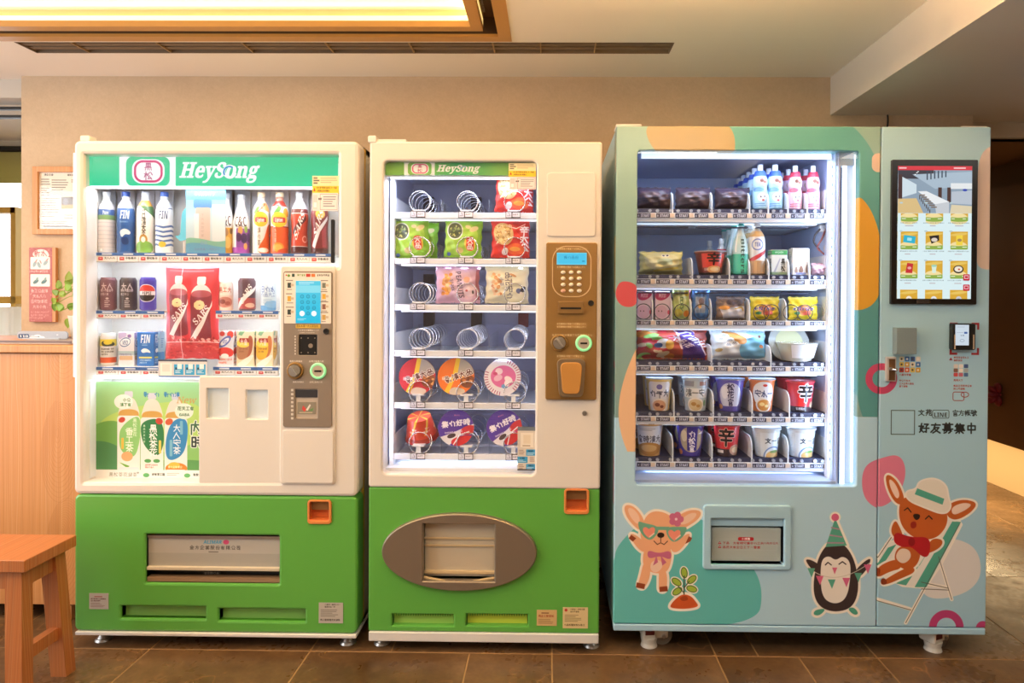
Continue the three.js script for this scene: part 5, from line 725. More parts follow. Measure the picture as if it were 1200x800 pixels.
      const cx = x + 62, cy = y + 56; if (k === 0) { c.save(); c.translate(cx, cy); c.rotate(0.12); RR(c, '#35b3cf', -42, -26, 84, 50, 4); RR(c, '#a8e3ee', -16, -12, 32, 22, 3); c.restore(); } if (k === 1) { P(c, '#2f2a2a', [[cx - 36, cy - 24], [cx + 32, cy - 32], [cx + 34, cy + 6], [cx - 20, cy + 30]]); E(c, '#dccfc2', cx, cy + 2, 22, 14); } if (k === 2) { RR(c, '#f0d24a', cx - 22, cy - 30, 46, 70, 6); E(c, '#a98b5a', cx + 2, cy + 4, 16, 11); } if (k === 3) { P(c, '#c8343c', [[cx - 14, cy - 40], [cx + 28, cy - 34], [cx + 22, cy + 32], [cx - 26, cy + 30]]); E(c, '#e8a8a0', cx + 2, cy - 4, 14, 10); } if (k === 4) { P(c, '#d9ecdc', [[cx - 18, cy - 24], [cx + 18, cy - 24], [cx + 12, cy + 30], [cx - 12, cy + 30]]); E(c, '#9fd0b8', cx, cy - 20, 20, 8); } if (k === 5) { E(c, '#2c2622', cx - 4, cy + 4, 36, 28); E(c, '#efe4d2', cx - 4, cy + 2, 28, 20); E(c, '#c9573a', cx, cy + 4, 8, 6); } if (k > 5) { E(c, ['#efe9dc', '#dfe4ea', '#c8ccd4'][k - 6], cx, cy + 14, 22, 26); E(c, '#4a4640', cx, cy + 10, 10, 5); } };
    let k = 0; for (const [y, n] of [[260, -1], [458, 0], [662, 3], [866, 6]]) for (let i = 0; i < 3; i++) { const x = 22 + i * 175; item(x, y, 0, n < 0 ? -1 : n + i); if (y < 800) { small(c, x - 4 - (i ? 14 : 0), y + 134, i ? 150 : 124, 12, 1, '#7c8a90', 0.1); lines(c, x + 30, y + 156, 60, 7, 1, '#b9a3a6', 0.7); E(c, '#b8cdd2', x + 2, y - 2, 12, 6); } }
    for (const y of [756, 828]) { RR(c, '#c4233c', 464, y, 46, 44, 6); c.strokeStyle = '#f4d8dc'; c.lineWidth = 4; c.strokeRect(474, y + 10, 26, 20); }
  });
  cd('screen', 1052, 194.5, 1138.5, 350, 0.0145, scr, g, 'screen', 0.003);
  M('camera_window', bx(1074, 350.8, 1089, 355.5, 0.0128, 0.011), std(0x3b3431, 0.2), g);
  // payment things
  const rd = M('card_reader', pl(1116.5, 379, 1143.5, 410, 0.022, -0.002, 0.005, 0.003), black, g), rs = print(110, 170, (c, w, h) => { F(c, '#c9d6e2', 0, 0, w, h); lines(c, 12, 16, 80, 8, 1, '#a8b4c4', 0.6); lines(c, 10, 62, 60, 8, 1, '#a8b4c4', 0.6); F(c, '#3f5f9c', 70, 58, 26, 16); T(c, '$ 25', 56, 88, 16, '#5c6a80', 'bold sans-serif', 'center'); c.strokeStyle = '#7c8aa0'; c.lineWidth = 3; c.beginPath(); c.ellipse(54, 130, 18, 10, 0, 0, 7); c.stroke(); });
  cd('reader_screen', 1120, 380.5, 1135.5, 404.5, 0.0245, rs, rd, 'screen', 0.003); M('reader_edge', [bx(1118.5, 392, 1120, 409, 0.0235, 0.018), bx(1140.5, 392, 1142, 409, 0.0235, 0.018)], std(0xbfa58a, 0.4), rd);
  const cv = rect(1051, 384, 1074.5, 415, 0.03); M('clear_cover', [plate(cv, 0.03, 0.026, 0.008, 0.001), box(cv.x0, cv.x0 + 0.002, cv.y0, cv.y1, 0, 0.028), box(cv.x1 - 0.002, cv.x1, cv.y0, cv.y1, 0, 0.028), box(cv.x0, cv.x1, cv.y1 - 0.002, cv.y1, 0, 0.028)], std(0xb9c9cc, 0.18, 0, { transmission: 0.6 }), g);
  const lk = M('lock_box', pl(1039, 418, 1050.5, 447, 0.012, -0.002, 0.003, 0.002), std(0xc9c4c0, 0.3, 0.4), g); M('lock_plate', bx(1042, 420.5, 1049, 445.5, 0.014, 0.011), std(0x6d4f36, 0.35, 0.4), lk);
  { const p = at(1045.5, 432, 0.015); M('lock_barrel', [cyl(0.006, 0.006, 0.008).rotateX(Math.PI / 2).translate(p.x - 0.006, p.y, 0.016), cyl(0.0055, 0.0055, 0.02).rotateX(Math.PI / 2).rotateY(0.5).translate(p.x + 0.005, p.y - 0.002, 0.02)], chrome, lk); }
  // castors
  for (const [px, tw] of [[768, 0.1], [1100, 0.45]]) {
    const x = at(px, 757, -0.05).x, c = new THREE.Group(); c.name = 'castor'; g.add(c); c.position.set(x, 0, -0.075); c.rotation.y = tw;
    M('wheel', cyl(0.037, 0.037, 0.03, 30).rotateX(Math.PI / 2).translate(0.026, 0.037, -0.004), std(0x776e64, 0.5), c); M('housing', [box(-0.05, 0.0, 0.03, 0.078, -0.03, 0.034, 0.008), box(-0.01, 0.046, 0.03, 0.078, 0.013, 0.024, 0.006), box(-0.01, 0.046, 0.03, 0.078, -0.03, -0.02, 0.006), box(-0.05, 0.046, 0.066, 0.079, -0.03, 0.03, 0.004)], std(0xd9d3c6, 0.4), c);
    M('foot_pad', [cyl(0.031, 0.027, 0.02, 28).translate(-0.022, 0.024, 0.008), cyl(0.026, 0.03, 0.014, 28).translate(-0.022, 0.007, 0.008)], std(0xd5cfc3, 0.4), c); M('level_dial', box(-0.042, -0.008, 0.048, 0.068, 0.03, 0.0355, 0.002), std(0x5d1a1c, 0.4), c); M('axle', cyl(0.007, 0.007, 0.006).rotateX(Math.PI / 2).translate(0.028, 0.038, 0.025), steel, c);
  }
}
ground(m3);

/* ---------- goods: builders ---------- */
const PROFILES = {
  pet: [[0.001, 0], [0.8, 0], [0.95, 0.015], [1, 0.045], [1, 0.3], [0.96, 0.33], [1, 0.36], [1, 0.66], [0.97, 0.69], [0.98, 0.72], [0.86, 0.81], [0.6, 0.89], [0.42, 0.93], [0.4, 0.96], [0.46, 0.965], [0.46, 0.975], [0.38, 0.98], [0.38, 1]],
  slim: [[0.001, 0], [0.8, 0], [0.93, 0.02], [0.97, 0.06], [0.97, 0.2], [0.9, 0.36], [0.93, 0.5], [1, 0.6], [1, 0.68], [0.92, 0.77], [0.66, 0.87], [0.42, 0.93], [0.4, 0.96], [0.46, 0.965], [0.46, 0.975], [0.38, 0.98], [0.38, 1]],
  long: [[0.001, 0], [0.82, 0], [0.95, 0.02], [1, 0.06], [1, 0.42], [0.97, 0.47], [1, 0.5], [0.98, 0.56], [0.78, 0.7], [0.52, 0.83], [0.42, 0.9], [0.4, 0.96], [0.46, 0.965], [0.46, 0.975], [0.38, 0.98], [0.38, 1]],
  kid: [[0.001, 0], [0.85, 0], [0.96, 0.02], [1, 0.06], [1, 0.46], [0.93, 0.53], [0.86, 0.57], [0.93, 0.62], [1, 0.7], [0.97, 0.78], [0.8, 0.88], [0.6, 0.95], [0.58, 1]],
  can: [[0.001, 0.004], [0.74, 0.004], [0.78, 0], [0.82, 0.01], [1, 0.06], [1, 0.9], [0.86, 0.965], [0.86, 0.99], [0.82, 0.99], [0.8, 0.97], [0.001, 0.965]],
  cup: [[0.001, 0], [0.74, 0], [0.76, 0.012], [0.97, 0.95], [1.03, 0.96], [1.04, 0.985], [1.0, 1]],
  bowl: [[0.001, 0], [0.66, 0], [0.7, 0.02], [0.95, 0.92], [1.0, 0.93], [1.02, 0.97], [0.98, 1]]
};
function lathe(kind, r, h, seg = 32) {
  const pts = PROFILES[kind], g = new THREE.LatheGeometry(pts.map((p) => new THREE.Vector2(p[0] * r, p[1] * h)), seg, -Math.PI), uv = g.attributes.uv, p = g.attributes.position;
  for (let i = 0; i < uv.count; i++) uv.setY(i, p.getY(i) / h); return g;
}
const capCache = new Map(), capMat = (col) => { if (!capCache.has(col)) capCache.set(col, std(col, 0.4)); return capCache.get(col); };
function bottle(kind, w, h, reg, cap, label, category = 'bottle', group, opt = {}) {
  const g = thing(opt.name || 'drink_bottle', label, category, group), r = w / 2, ch = opt.cap ?? h * 0.075, bh = h - ch;
  M('bottle_body', remap(lathe(kind, r, bh), reg), pm(reg, 'gloss'), g);
  const cr = r * (opt.capR ?? 0.46), pts = [[cr * 0.98, 0], [cr, ch * 0.06], [cr, ch * 0.9], [cr * 0.93, ch], [0.001, ch]].map((a) => new THREE.Vector2(...a));
  M('cap', new THREE.LatheGeometry(pts, 24).translate(0, bh - ch * 0.05, 0), capMat(cap), g);
  if (opt.collar) M('collar', new THREE.LatheGeometry([[r * 0.78, 0], [r * 0.84, 0.004], [r * 0.66, h * 0.13], [r * 0.42, h * 0.135]].map((a) => new THREE.Vector2(...a)), 24).translate(0, bh - h * 0.115, 0), capMat(opt.collar), g);
  return g;
}
function can(w, h, reg, label) {
  const g = thing('drink_can', label, 'can'), pts = PROFILES.can, r = w / 2;
  M('can_body', remap(lathe('can', r, h), reg), pm(reg, 'foil'), g); M('can_lid', cyl(r * 0.8, r * 0.8, 0.002, 24).translate(0, h * 0.975, 0), steel, g); return g;
}
function carton(w, h, reg, label, d = 0.045, group, name = 'drink_carton', category = 'carton') {
  const g = thing(name, label, category, group);
  M('carton_body', remap(box(-w / 2, w / 2, 0, h, -d / 2, d / 2, 0.002), reg).clone(), pm(reg, 'gloss'), g); M('top_fold', box(-w * 0.48, w * 0.48, h - 0.0005, h + 0.0025, -0.006, 0.003, 0.001), pm(reg, 'gloss'), g); return g;
}
function pillowGeo(w, h, t, reg, o = {}) {
  const n = o.n || 26, pos = [], uv = [], idx = [], ph = rnd() * 9, A = o.wrinkle ?? 0.0035, pinch = o.pinch ?? 0.06;
  for (let s = 0; s < 2; s++) for (let j = 0; j <= n; j++) for (let i = 0; i <= n; i++) {
    const u = i / n * 2 - 1, v = j / n * 2 - 1, fu = Math.pow(Math.max(0, 1 - Math.pow(Math.abs(u), 2.6)), 0.55), sv = Math.min(1, Math.abs(v) / 0.9), fv = Math.abs(v) > 0.9 ? 0 : Math.pow(1 - Math.pow(sv, 2.4), 0.6);
    const f = fu * fv, e = A * (Math.sin(u * 9 + v * 5 + ph) + Math.sin(v * 13 - u * 4 + ph * 2) * 0.6) * (0.4 + 0.6 * f);
    const x = w / 2 * u * (1 - pinch * (1 - v * v)) + (Math.abs(u) > 0.95 ? Math.sin(v * 11 + ph) * A * 0.5 : 0), y = h / 2 * v * (1 - pinch * 0.8 * (1 - u * u)) + (Math.abs(v) > 0.95 ? Math.sin(u * 14 + ph) * A * 0.6 : 0);
    pos.push(x, y + h / 2, (s ? -1 : 1) * (t / 2 * f + 0.0006) + e); uv.push((s ? 1 - i / n : i / n), j / n);
  }
  const N = (n + 1) * (n + 1);
  for (let s = 0; s < 2; s++) for (let j = 0; j < n; j++) for (let i = 0; i < n; i++) { const a = s * N + j * (n + 1) + i, b = a + 1, c = a + n + 1, d = c + 1; s ? idx.push(a, c, b, b, c, d) : idx.push(a, b, c, b, d, c); }
  const edge = []; for (let i = 0; i < n; i++) edge.push([i, i + 1], [(i + 1) * (n + 1) - 1, (i + 2) * (n + 1) - 1], [N - 1 - i, N - 2 - i], [(n - i) * (n + 1), (n - i - 1) * (n + 1)]);
  for (const [a, b] of edge) idx.push(a, a + N, b, b, a + N, b + N);
  const g = new THREE.BufferGeometry(); g.setAttribute('position', new THREE.Float32BufferAttribute(pos, 3)); g.setAttribute('uv', new THREE.Float32BufferAttribute(uv, 2)); g.setIndex(idx); g.computeVertexNormals(); return remap(g, reg);
}
function bag(w, h, t, reg, label, o = {}) {
  const g = thing(o.name || 'snack_bag', label, o.category || 'bag', o.group);
  M('pouch', pillowGeo(w, h, t, reg, o), pm(reg, 'foil'), g);
  for (const k of [0, 1]) { const s = Array.from({ length: 16 }, (_, i) => box(-w * 0.47 + i * w * 0.94 / 16, -w * 0.47 + (i + 0.5) * w * 0.94 / 16, k ? h * 0.958 : h * 0.006, k ? h * 0.992 : h * 0.04, -0.0016, 0.0024)); M('crimped_seal', merge(s).translate(0, 0, 0), capMat(o.seal ?? 0xd8d4d0), g); }
  return g;
}
function cup(kind, w, h, reg, lidReg, label, category = 'noodle cup', group, name = 'noodle_cup') {
  const g = thing(name, label, category, group), r = w / 2; M('cup_body', remap(lathe(kind, r, h), reg), pm(reg, 'gloss'), g);
  const lid = new THREE.CircleGeometry(r * 1.02, 36); M('lid', [remap(lid.clone(), lidReg).translate(0, 0, 0.0024), remap(cyl(r * 1.025, r * 1.02, 0.003, 36).rotateX(Math.PI / 2), { ...lidReg, u0: lidReg.u0 + 0.001, u1: lidReg.u0 + 0.0015, v0: lidReg.v0, v1: lidReg.v0 + 0.0005 })].map((x) => x.rotateX(-Math.PI / 2).translate(0, h, 0)), pm(lidReg, 'foil'), g); return g;
}
const put = (g, px, z, y, ry, py = 350) => { const x = at(px, py, z).x; g.position.set(x, y, z); g.rotation.y = ry ?? (/bottle|can$|cup|noodle_bowl/.test(g.name.replace(/_\d+$/, '')) ? Math.atan2(-x, 2.38 - z) * 0.75 : 0); return g; };
// a label that goes round a bottle: the drawing sees the front half, x 0..100, y 0 (cap) .. 100 (foot)
const wrap = (draw, H = 260) => print(220, H, (c, w, h) => { c.save(); c.translate(w / 4, 0); c.scale(w / 200, h / 100); draw(c); c.restore(); });
const face = (W, H, draw) => print(W, H, (c, w, h) => { c.save(); c.scale(w / 100, h / 100); draw(c); c.restore(); });
const band = (c, col, y0, y1) => F(c, col, -60, y0, 220, y1 - y0);

/* ---------- goods in machine 1 ---------- */
{
  const y1 = at(250, 296.5, -0.045).y, y2 = at(150, 364, -0.045).y, y3 = at(150, 430, -0.045).y, z = -0.1, W = (p) => sizeAt(p, z);
  const clearTop = (c, top = '#dfe3ea', neck = '#eef1f5') => { band(c, top, 0, 100); band(c, neck, 0, 12); F(c, '#ffffff', 30, 6, 8, 90); };  // white upright streak is a highlight painted into the clear plastic
  const L1 = wrap((c) => { clearTop(c, '#d9d9de'); band(c, '#3f66a6', 24, 34); band(c, '#7fa66a', 34, 42); T(c, 'Pure', 50, 30, 9, '#e6ecf4', 'bold serif', 'center'); band(c, '#e4dede', 42, 92); for (let k = 0; k < 7; k++) band(c, '#cfcccf', 46 + k * 7, 47.5 + k * 7); });
  const L2 = wrap((c) => { clearTop(c, '#c3ccdd'); band(c, '#2f62a8', 22, 100); T(c, 'FIN', 50, 33, 20, '#eef2f8', 'bold sans-serif', 'center', 0.2); band(c, '#2b5c9f', 46, 100); Q(c, '#e8eef5', [[30, 62], [50, 56], [72, 62], [68, 68], [50, 66], [40, 74]]); Q(c, '#1b3a70', [[34, 74], [60, 70], [66, 84], [44, 86]]); small(c, 34, 44, 30, 4, 1, '#9fbbe0', 0.15); });
  const L3 = wrap((c) => { clearTop(c, '#d8b27a'); band(c, '#d9974a', 8, 18); band(c, '#efeae0', 18, 100); P(c, '#3f6b3c', [[30, 18], [110, 18], [110, 44]]); ck(c, '日清茶金水', 40, 24, 15, '#4d4a40', 0.12, true, 0.92); E(c, '#b98a3e', 46, 76, 15, 9); E(c, '#7fb055', 48, 90, 36, 12); E(c, '#f4efe6', 46, 76, 8, 5); });
  const L4 = wrap((c) => { clearTop(c, '#d3dae6'); band(c, '#e9edf3', 20, 100); T(c, 'FIN', 50, 33, 20, '#3b4a6c', 'bold sans-serif', 'center', 0.2); band(c, '#44507a', 21, 22.5); for (let k = 0; k < 5; k++) P(c, '#4f72b0', [[-60, 52 + k * 8], [-20, 55 + k * 8], [20, 52 + k * 8], [50, 55 + k * 8], [80, 52 + k * 8], [120, 55 + k * 8], [160, 52 + k * 8]], true, 3.4); E(c, '#e0c14c', 46, 84, 14, 5); });
  const L5 = wrap((c) => { clearTop(c, '#cfd8e4'); band(c, '#5f86bd', 8, 40); band(c, '#e2c9b4', 40, 92); small(c, 40, 30, 24, 50, 6, '#b89f90', 0.1); });
  const CC = (a, b, fruit) => wrap((c) => { clearTop(c, '#e6e2e2', '#e9e6ea'); band(c, '#f0ecea', 30, 100); F(c, a, 34, 54, 160, 46); band(c, b, 88, 100); T(c, 'C&C', 50, 42, 25, '#54404a', 'bold sans-serif', 'center'); small(c, 30, 50, 40, 4, 1, '#6d5a60', 0.15); for (const [x, y, r, col] of fruit) E(c, col, x, y, r * 1.3, r); });
  const L6 = CC('#e6b04a', '#dba03a', [[54, 62, 7, '#b9855a'], [74, 60, 5, '#8c6a4c'], [60, 80, 10, '#efc873'], [84, 88, 9, '#d88f3a']]);
  const L7 = CC('#8c4ea0', '#a34ab0', [[50, 58, 7, '#d39a58'], [72, 56, 6, '#8fae4c'], [44, 70, 8, '#4a2f5c'], [64, 72, 9, '#402a58'], [84, 70, 8, '#5b3a78'], [70, 86, 6, '#e0a45c']]);
  const L8 = wrap((c) => { clearTop(c, '#e7e1da', '#efe6da'); Q(c, '#d99c5e', [[60, 10], [110, 14], [110, 30], [40, 22]]); P(c, '#8c3434', [[30, 32], [70, 14]], true, 2); E(c, '#6d9a4a', 34, 24, 12, 5, -0.5); E(c, '#f2c23a', 50, 40, 30, 13); RR(c, '#b3352c', 28, 37, 44, 8, 3); T(c, 'Lipton', 50, 41.5, 9, '#fff', 'bold sans-serif', 'center'); Q(c, '#d2622c', [[80, 46], [110, 50], [110, 100], [40, 100], [44, 86], [66, 72]]); ck(c, '清心茶', 40, 54, 10, '#6d5a40', 0.1, true); E(c, '#f2ece4', 62, 93, 22, 4); });
  const L9 = wrap((c) => { clearTop(c, '#9c3b36', '#c98a78'); band(c, '#a8352c', 8, 18); band(c, '#dfe0d8', 18, 52); E(c, '#5f9a45', 44, 26, 16, 6, -0.5); E(c, '#e09a2e', 80, 28, 14, 8); E(c, '#f2c23a', 50, 41, 32, 13); RR(c, '#b3352c', 28, 37, 46, 9, 3); T(c, 'Lipton', 50, 41.5, 9, '#fff', 'bold sans-serif', 'center'); band(c, '#df5f30', 54, 100); ck(c, '水花茶', 34, 55, 8, '#f5e4d8', 0.1, true); E(c, '#ef9a3a', 48, 88, 20, 8); E(c, '#f4b860', 48, 88, 14, 5); E(c, '#c94b2a', 76, 96, 30, 6); });
  const sars = (c, x, y, s) => { c.save(); c.translate(x, y); c.rotate(-0.95); T(c, 'SARS', 0, 0, s, '#f3ece6', 'bold serif', 'center', 0.2); c.restore(); };
  const L10 = wrap((c) => { clearTop(c, '#dadde4'); band(c, '#6b2a2c', 22, 30); band(c, '#c4452f', 30, 86); band(c, '#d9cfd0', 29, 30.5); P(c, '#5b2528', [[24, 62], [74, 38]], true, 9); sars(c, 50, 49, 21); E(c, '#e9a79a', 74, 74, 12, 6); E(c, '#c4452f', 74, 74, 8, 4); band(c, '#4f2226', 87, 100); });
  const L11 = wrap((c) => { clearTop(c, '#6a2a2c', '#8b4a48'); band(c, '#7d2a2e', 12, 100); E(c, '#e0b04a', 54, 32, 18, 8); P(c, '#e9e2e2', [[20, 86], [46, 56], [84, 34], [86, 40], [54, 62], [34, 90]]); sars(c, 46, 46, 20); band(c, '#4a1f24', 90, 100); P(c, '#a83f48', [[60, 60], [80, 50], [80, 88], [62, 88]]); });
  const row = [[125, 18, 73, L1, 0xdfe3ec, 'pet', 'clear water bottle with blue and green label, first bottle in the top row'], [147.5, 19, 73, L2, 0x3558b4, 'pet', 'blue water bottle with white dolphin and white lettering, top row'], [170.5, 19, 73, L3, 0xd7dbe4, 'pet', 'tea bottle with cream label and upright characters over green leaf, top row'], [192.5, 19, 73, L4, 0x3d63c0, 'pet', 'white water bottle with wavy blue stripes and blue cap, top row'], [237, 20, 72, L5, 0x6a8fc4, 'pet', 'blurred bottle standing behind the translucent blue card, top row'], [264.5, 19, 72, L6, 0xd4d8e2, 'long', 'soda bottle with yellow fruit and C&C lettering, beside the blue card'], [282.5, 19, 70, L7, 0xb9bac6, 'long', 'soda bottle with purple grape print and C&C lettering, top row'], [306, 19, 73, L8, 0xe7d3b0, 'pet', 'milk tea bottle with white label and yellow emblem, top row'], [327.5, 20, 73, L9, 0xe7d3b0, 'pet', 'orange-red fruit tea bottle with yellow emblem, top row'], [351, 19.5, 73, L10, 0xc9ccd4, 'slim', 'root beer bottle with bright red label and clear top, top row'], [374.5, 20, 74, L11, 0x7a4a4a, 'slim', 'dark red root beer bottle at the top row end, partly behind the sticker']];
  for (const [px, w, h, reg, cap, kind, label] of row) put(bottle(kind, W(w), W(h), reg, cap, label), px, z, y1);
  // cans and cartons
  const coffee = (bg, ink) => wrap((c) => { band(c, bg, 0, 100); ck(c, '大人', 26, 18, 22, ink, 0.13); small(c, 22, 36, 56, 22, 2, ink, 0.13); E(c, ink, 50, 64, 6, 3); lines(c, 40, 70, 22, 22, 4, ink, 0.4); });
  const K1 = coffee('#7d5560', '#d9c4c4'), K2 = coffee('#4a4146', '#cfc6c8');
  const K3 = wrap((c) => { band(c, '#4a3fae', 0, 100); E(c, '#f2eef2', 48, 48, 40, 26); E(c, '#2c2628', 48, 48, 37, 24); c.save(); c.beginPath(); c.ellipse(48, 48, 37, 24, 0, 0, 7); c.clip(); F(c, '#dd4038', 8, 20, 90, 22); F(c, '#f2eef2', 8, 42, 90, 12); c.restore(); T(c, 'PEPSI', 48, 48.5, 14, '#241f2c', 'bold sans-serif', 'center'); });
  const K4 = wrap((c) => { band(c, '#f0d4c8', 0, 100); RR(c, '#f6e9e2', 10, 8, 76, 40, 8); ck(c, '黑工大', 22, 20, 18, '#c86a58', 0.12); E(c, '#c98a80', 50, 70, 34, 18); E(c, '#8e4a48', 40, 68, 12, 8); E(c, '#a85a54', 62, 74, 12, 7); });
  const K5 = wrap((c) => { band(c, '#5a3a48', 0, 100); band(c, '#b04a4c', 60, 92); P(c, '#efe8ea', [[-10, 96], [50, 46], [110, 14], [110, 22], [56, 58], [14, 96]]); sars(c, 50, 48, 24); E(c, '#e5b8a0', 66, 82, 20, 7); });
  const K6 = wrap((c) => { band(c, '#cfe2f2', 0, 100); band(c, '#5fa0d8', 80, 100); ck(c, '日心水', 18, 16, 20, '#5a78b8', 0.13); ck(c, '心品大工', 18, 36, 16, '#6a86c0', 0.1); E(c, '#7fb4e0', 72, 76, 36, 12); lines(c, 30, 60, 44, 16, 3, '#8ab0d8', 0.4); });
  for (const [px, w, h, reg, label, y] of [[127, 17.5, 39, K1, 'brown-violet coffee can with pale lettering, first in the second row', y2], [150.5, 18, 39, K2, 'dark grey coffee can with pale lettering, second row', y2], [173.5, 17.5, 39.5, K3, 'violet blue cola can with a red, white and black disc', y2], [264.5, 16.5, 35, K4, 'pale pink can with rounded white label, right of the red card', y2], [289.5, 19, 39, K5, 'dark red root beer can with a slanted white stripe', y2], [314.5, 17, 35, K6, 'light blue sports drink can beside the control column', y2]]) put(can(W(w), W(h), reg, label), px, z, y);
  const K7 = wrap((c) => { band(c, '#e5e2de', 0, 100); band(c, '#f0d94a', 20, 40); Q(c, '#3f4a30', [[20, 28], [50, 22], [80, 30], [84, 40], [30, 42]]); Q(c, '#e8d040', [[30, 26], [60, 20], [76, 32], [44, 38]]); small(c, 22, 46, 56, 24, 3, '#6d6a60', 0.13); band(c, '#e0623a', 74, 90); });
  put(can(W(16.5), W(39), K7, 'white can with yellow fruit and orange band, first in the third row'), 127, z, y3);
  const C1 = face(110, 220, (c) => { F(c, '#e6e4ea', 0, 0, 100, 100); Q(c, '#c8b8dc', [[0, 0], [60, 0], [40, 24], [0, 20]]); E(c, '#8c6aa8', 70, 12, 12, 5); E(c, '#f2f3f6', 44, 30, 36, 14); c.strokeStyle = '#5a78a8'; c.lineWidth = 3; c.beginPath(); c.ellipse(44, 30, 32, 12, -0.1, 0, 7); c.stroke(); T(c, 'VEO', 44, 31, 18, '#46689c', 'bold sans-serif', 'center', 0.2); F(c, '#b0c8cc', 0, 56, 100, 12); small(c, 8, 62, 80, 20, 2, '#8a86a8', 0.12); F(c, '#d8b48c', 10, 70, 80, 12); });
  const C2 = face(110, 220, (c) => { F(c, '#2f74c4', 0, 0, 100, 100); T(c, 'FIN', 50, 20, 34, '#f4f7fb', 'bold sans-serif', 'center', 0.15); lines(c, 30, 34, 44, 8, 2, '#9fc4ec', 0.4); Q(c, '#f2f5f8', [[20, 54], [44, 46], [72, 52], [84, 62], [58, 58], [34, 62]]); RR(c, '#e4dc70', 12, 72, 76, 5, 2); small(c, 14, 80, 72, 14, 2, '#d8e6f4', 0.12); });
  const C3 = face(110, 220, (c) => { F(c, '#d8dce6', 0, 0, 100, 100); E(c, '#e04a40', 80, 10, 20, 10); E(c, '#c84440', 30, 8, 16, 7); E(c, '#5a6ab8', 46, 30, 40, 12, -0.3); E(c, '#e8ecf4', 46, 30, 28, 7, -0.3); T(c, 'VEO', 46, 30, 15, '#4a5ab0', 'bold sans-serif', 'center'); Q(c, '#d83a3c', [[0, 50], [50, 44], [100, 52], [100, 70], [40, 74], [0, 66]]); E(c, '#f4f2f0', 46, 70, 24, 7); small(c, 8, 76, 84, 18, 2, '#d86a58', 0.14); });
  const milkTea = (a, b) => face(110, 220, (c) => { F(c, '#e6d8b8', 0, 0, 100, 100); P(c, '#7fae88', [[20, 0], [50, 0], [30, 14], [10, 10]]); Q(c, a, [[0, 26], [70, 20], [96, 40], [70, 74], [0, 84]]); E(c, '#f4d85a', 40, 34, 38, 12); RR(c, '#a8342e', 16, 20, 56, 12, 4); ck(c, '立頓'.length ? '大金' : '', 22, 22, 18, '#f8e8e0', 0.12, false, 1.2); Q(c, b, [[64, 10], [96, 16], [90, 62], [50, 80], [76, 54]]); Q(c, '#f6ece0', [[0, 92], [40, 80], [90, 64], [100, 70], [60, 96], [20, 100]]); small(c, 14, 46, 50, 16, 2, '#8a5a40', 0.12); });
  const C4 = milkTea('#b07a5a', '#a85a44'), C5 = milkTea('#e8b43a', '#c87a4a');
  for (const [px, w, h, reg, label] of [[152, 19, 40, C1, 'pale lilac soy drink carton with an oval emblem, third row'], [174.5, 20, 40, C2, 'blue drink carton with white dolphin and white lettering, third row'], [267.5, 19, 42, C3, 'white and red drink carton with blue emblem, right of the red card'], [290.5, 20.5, 42, C4, 'brown milk tea carton with yellow disc, third row'], [313, 20, 42, C5, 'yellow milk tea carton beside the control column']]) put(carton(W(w), W(h), reg, label, 0.042), px, z, y3);
  const C6 = face(40, 160, (c) => { F(c, '#a9d4f2', 0, 0, 100, 100); F(c, '#4f9ae0', 0, 60, 100, 40); lines(c, 20, 20, 60, 30, 5, '#5f9ad4', 0.4); });
  put(carton(W(6), W(40), C6, 'narrow light blue carton half hidden beside the blue dolphin carton', 0.03), 187.5, z - 0.02, y3);
  // grey backing sheets of the top row
  row.forEach(([px], i) => { const q = rect(px - 10.5, 223, px + 10.5, 296, -0.15); const m = M('backing_card', box(q.x0, q.x1, y1, q.y1, -0.152, -0.15), std(0xd6d7e0, 0.6), m1); m.position.sub(m1.position); });
  // advertising pouches and cards
  const red = print(300, 520, (c, w, h) => {
    F(c, G(c, 0, 0, w, 0, '#d8576a', '#d8303e', '#d5404c'), 0, 0, w, h); F(c, '#e8a8b0', 0, 0, w, 16); F(c, '#e6707a', 20, 24, 250, 10);
    const b = (x, y, s) => { c.save(); c.translate(x, y); c.scale(s, s); RR(c, '#f6eef0', -22, -6, 44, 44, 8); Q(c, '#f1dfe2', [[-24, 36], [24, 36], [52, 70], [50, 100], [-50, 100], [-52, 70]]); Q(c, '#8a2f42', [[-48, 68], [48, 68], [58, 110], [48, 200], [56, 300], [50, 330], [-50, 330], [-56, 300], [-48, 200], [-58, 110]]); Q(c, '#b55666', [[-48, 66], [48, 66], [54, 104], [-54, 104]]); for (let k = 0; k < 9; k++) E(c, '#f1d7a0', -8 + 18 * Math.cos(k * 0.7), 144 + 14 * Math.sin(k * 0.7), 12); P(c, '#f4e9ec', [[-56, 320], [-20, 260], [50, 150], [58, 120], [58, 150], [-6, 290], [-30, 330]]); c.save(); c.translate(4, 196); c.rotate(-0.85); T(c, 'SARS', 0, 0, 44, '#f6eff2', 'bold serif', 'center', 0.2); c.restore(); c.restore(); };
    b(78, 62, 1); b(206, 66, 1.06); for (let k = 0; k < 90; k++) E(c, ['#e0656a', '#c43a44', '#f1b4b4', '#a82a34'][k % 4], rnd() * w, 400 + rnd() * 34, rr(4, 14), rr(3, 8), rnd() * 3); F(c, '#cf3f46', 0, 428, w, 92); for (let k = 0; k < 60; k++) E(c, ['#b8343c', '#e0605e'][k % 2], rnd() * w, 432 + rnd() * 84, rr(3, 16), rr(2, 6)); F(c, '#f3d8dc', 0, 424, w, 3); F(c, 'rgba(255,240,244,0.6)', 92, 0, 5, h);
  });
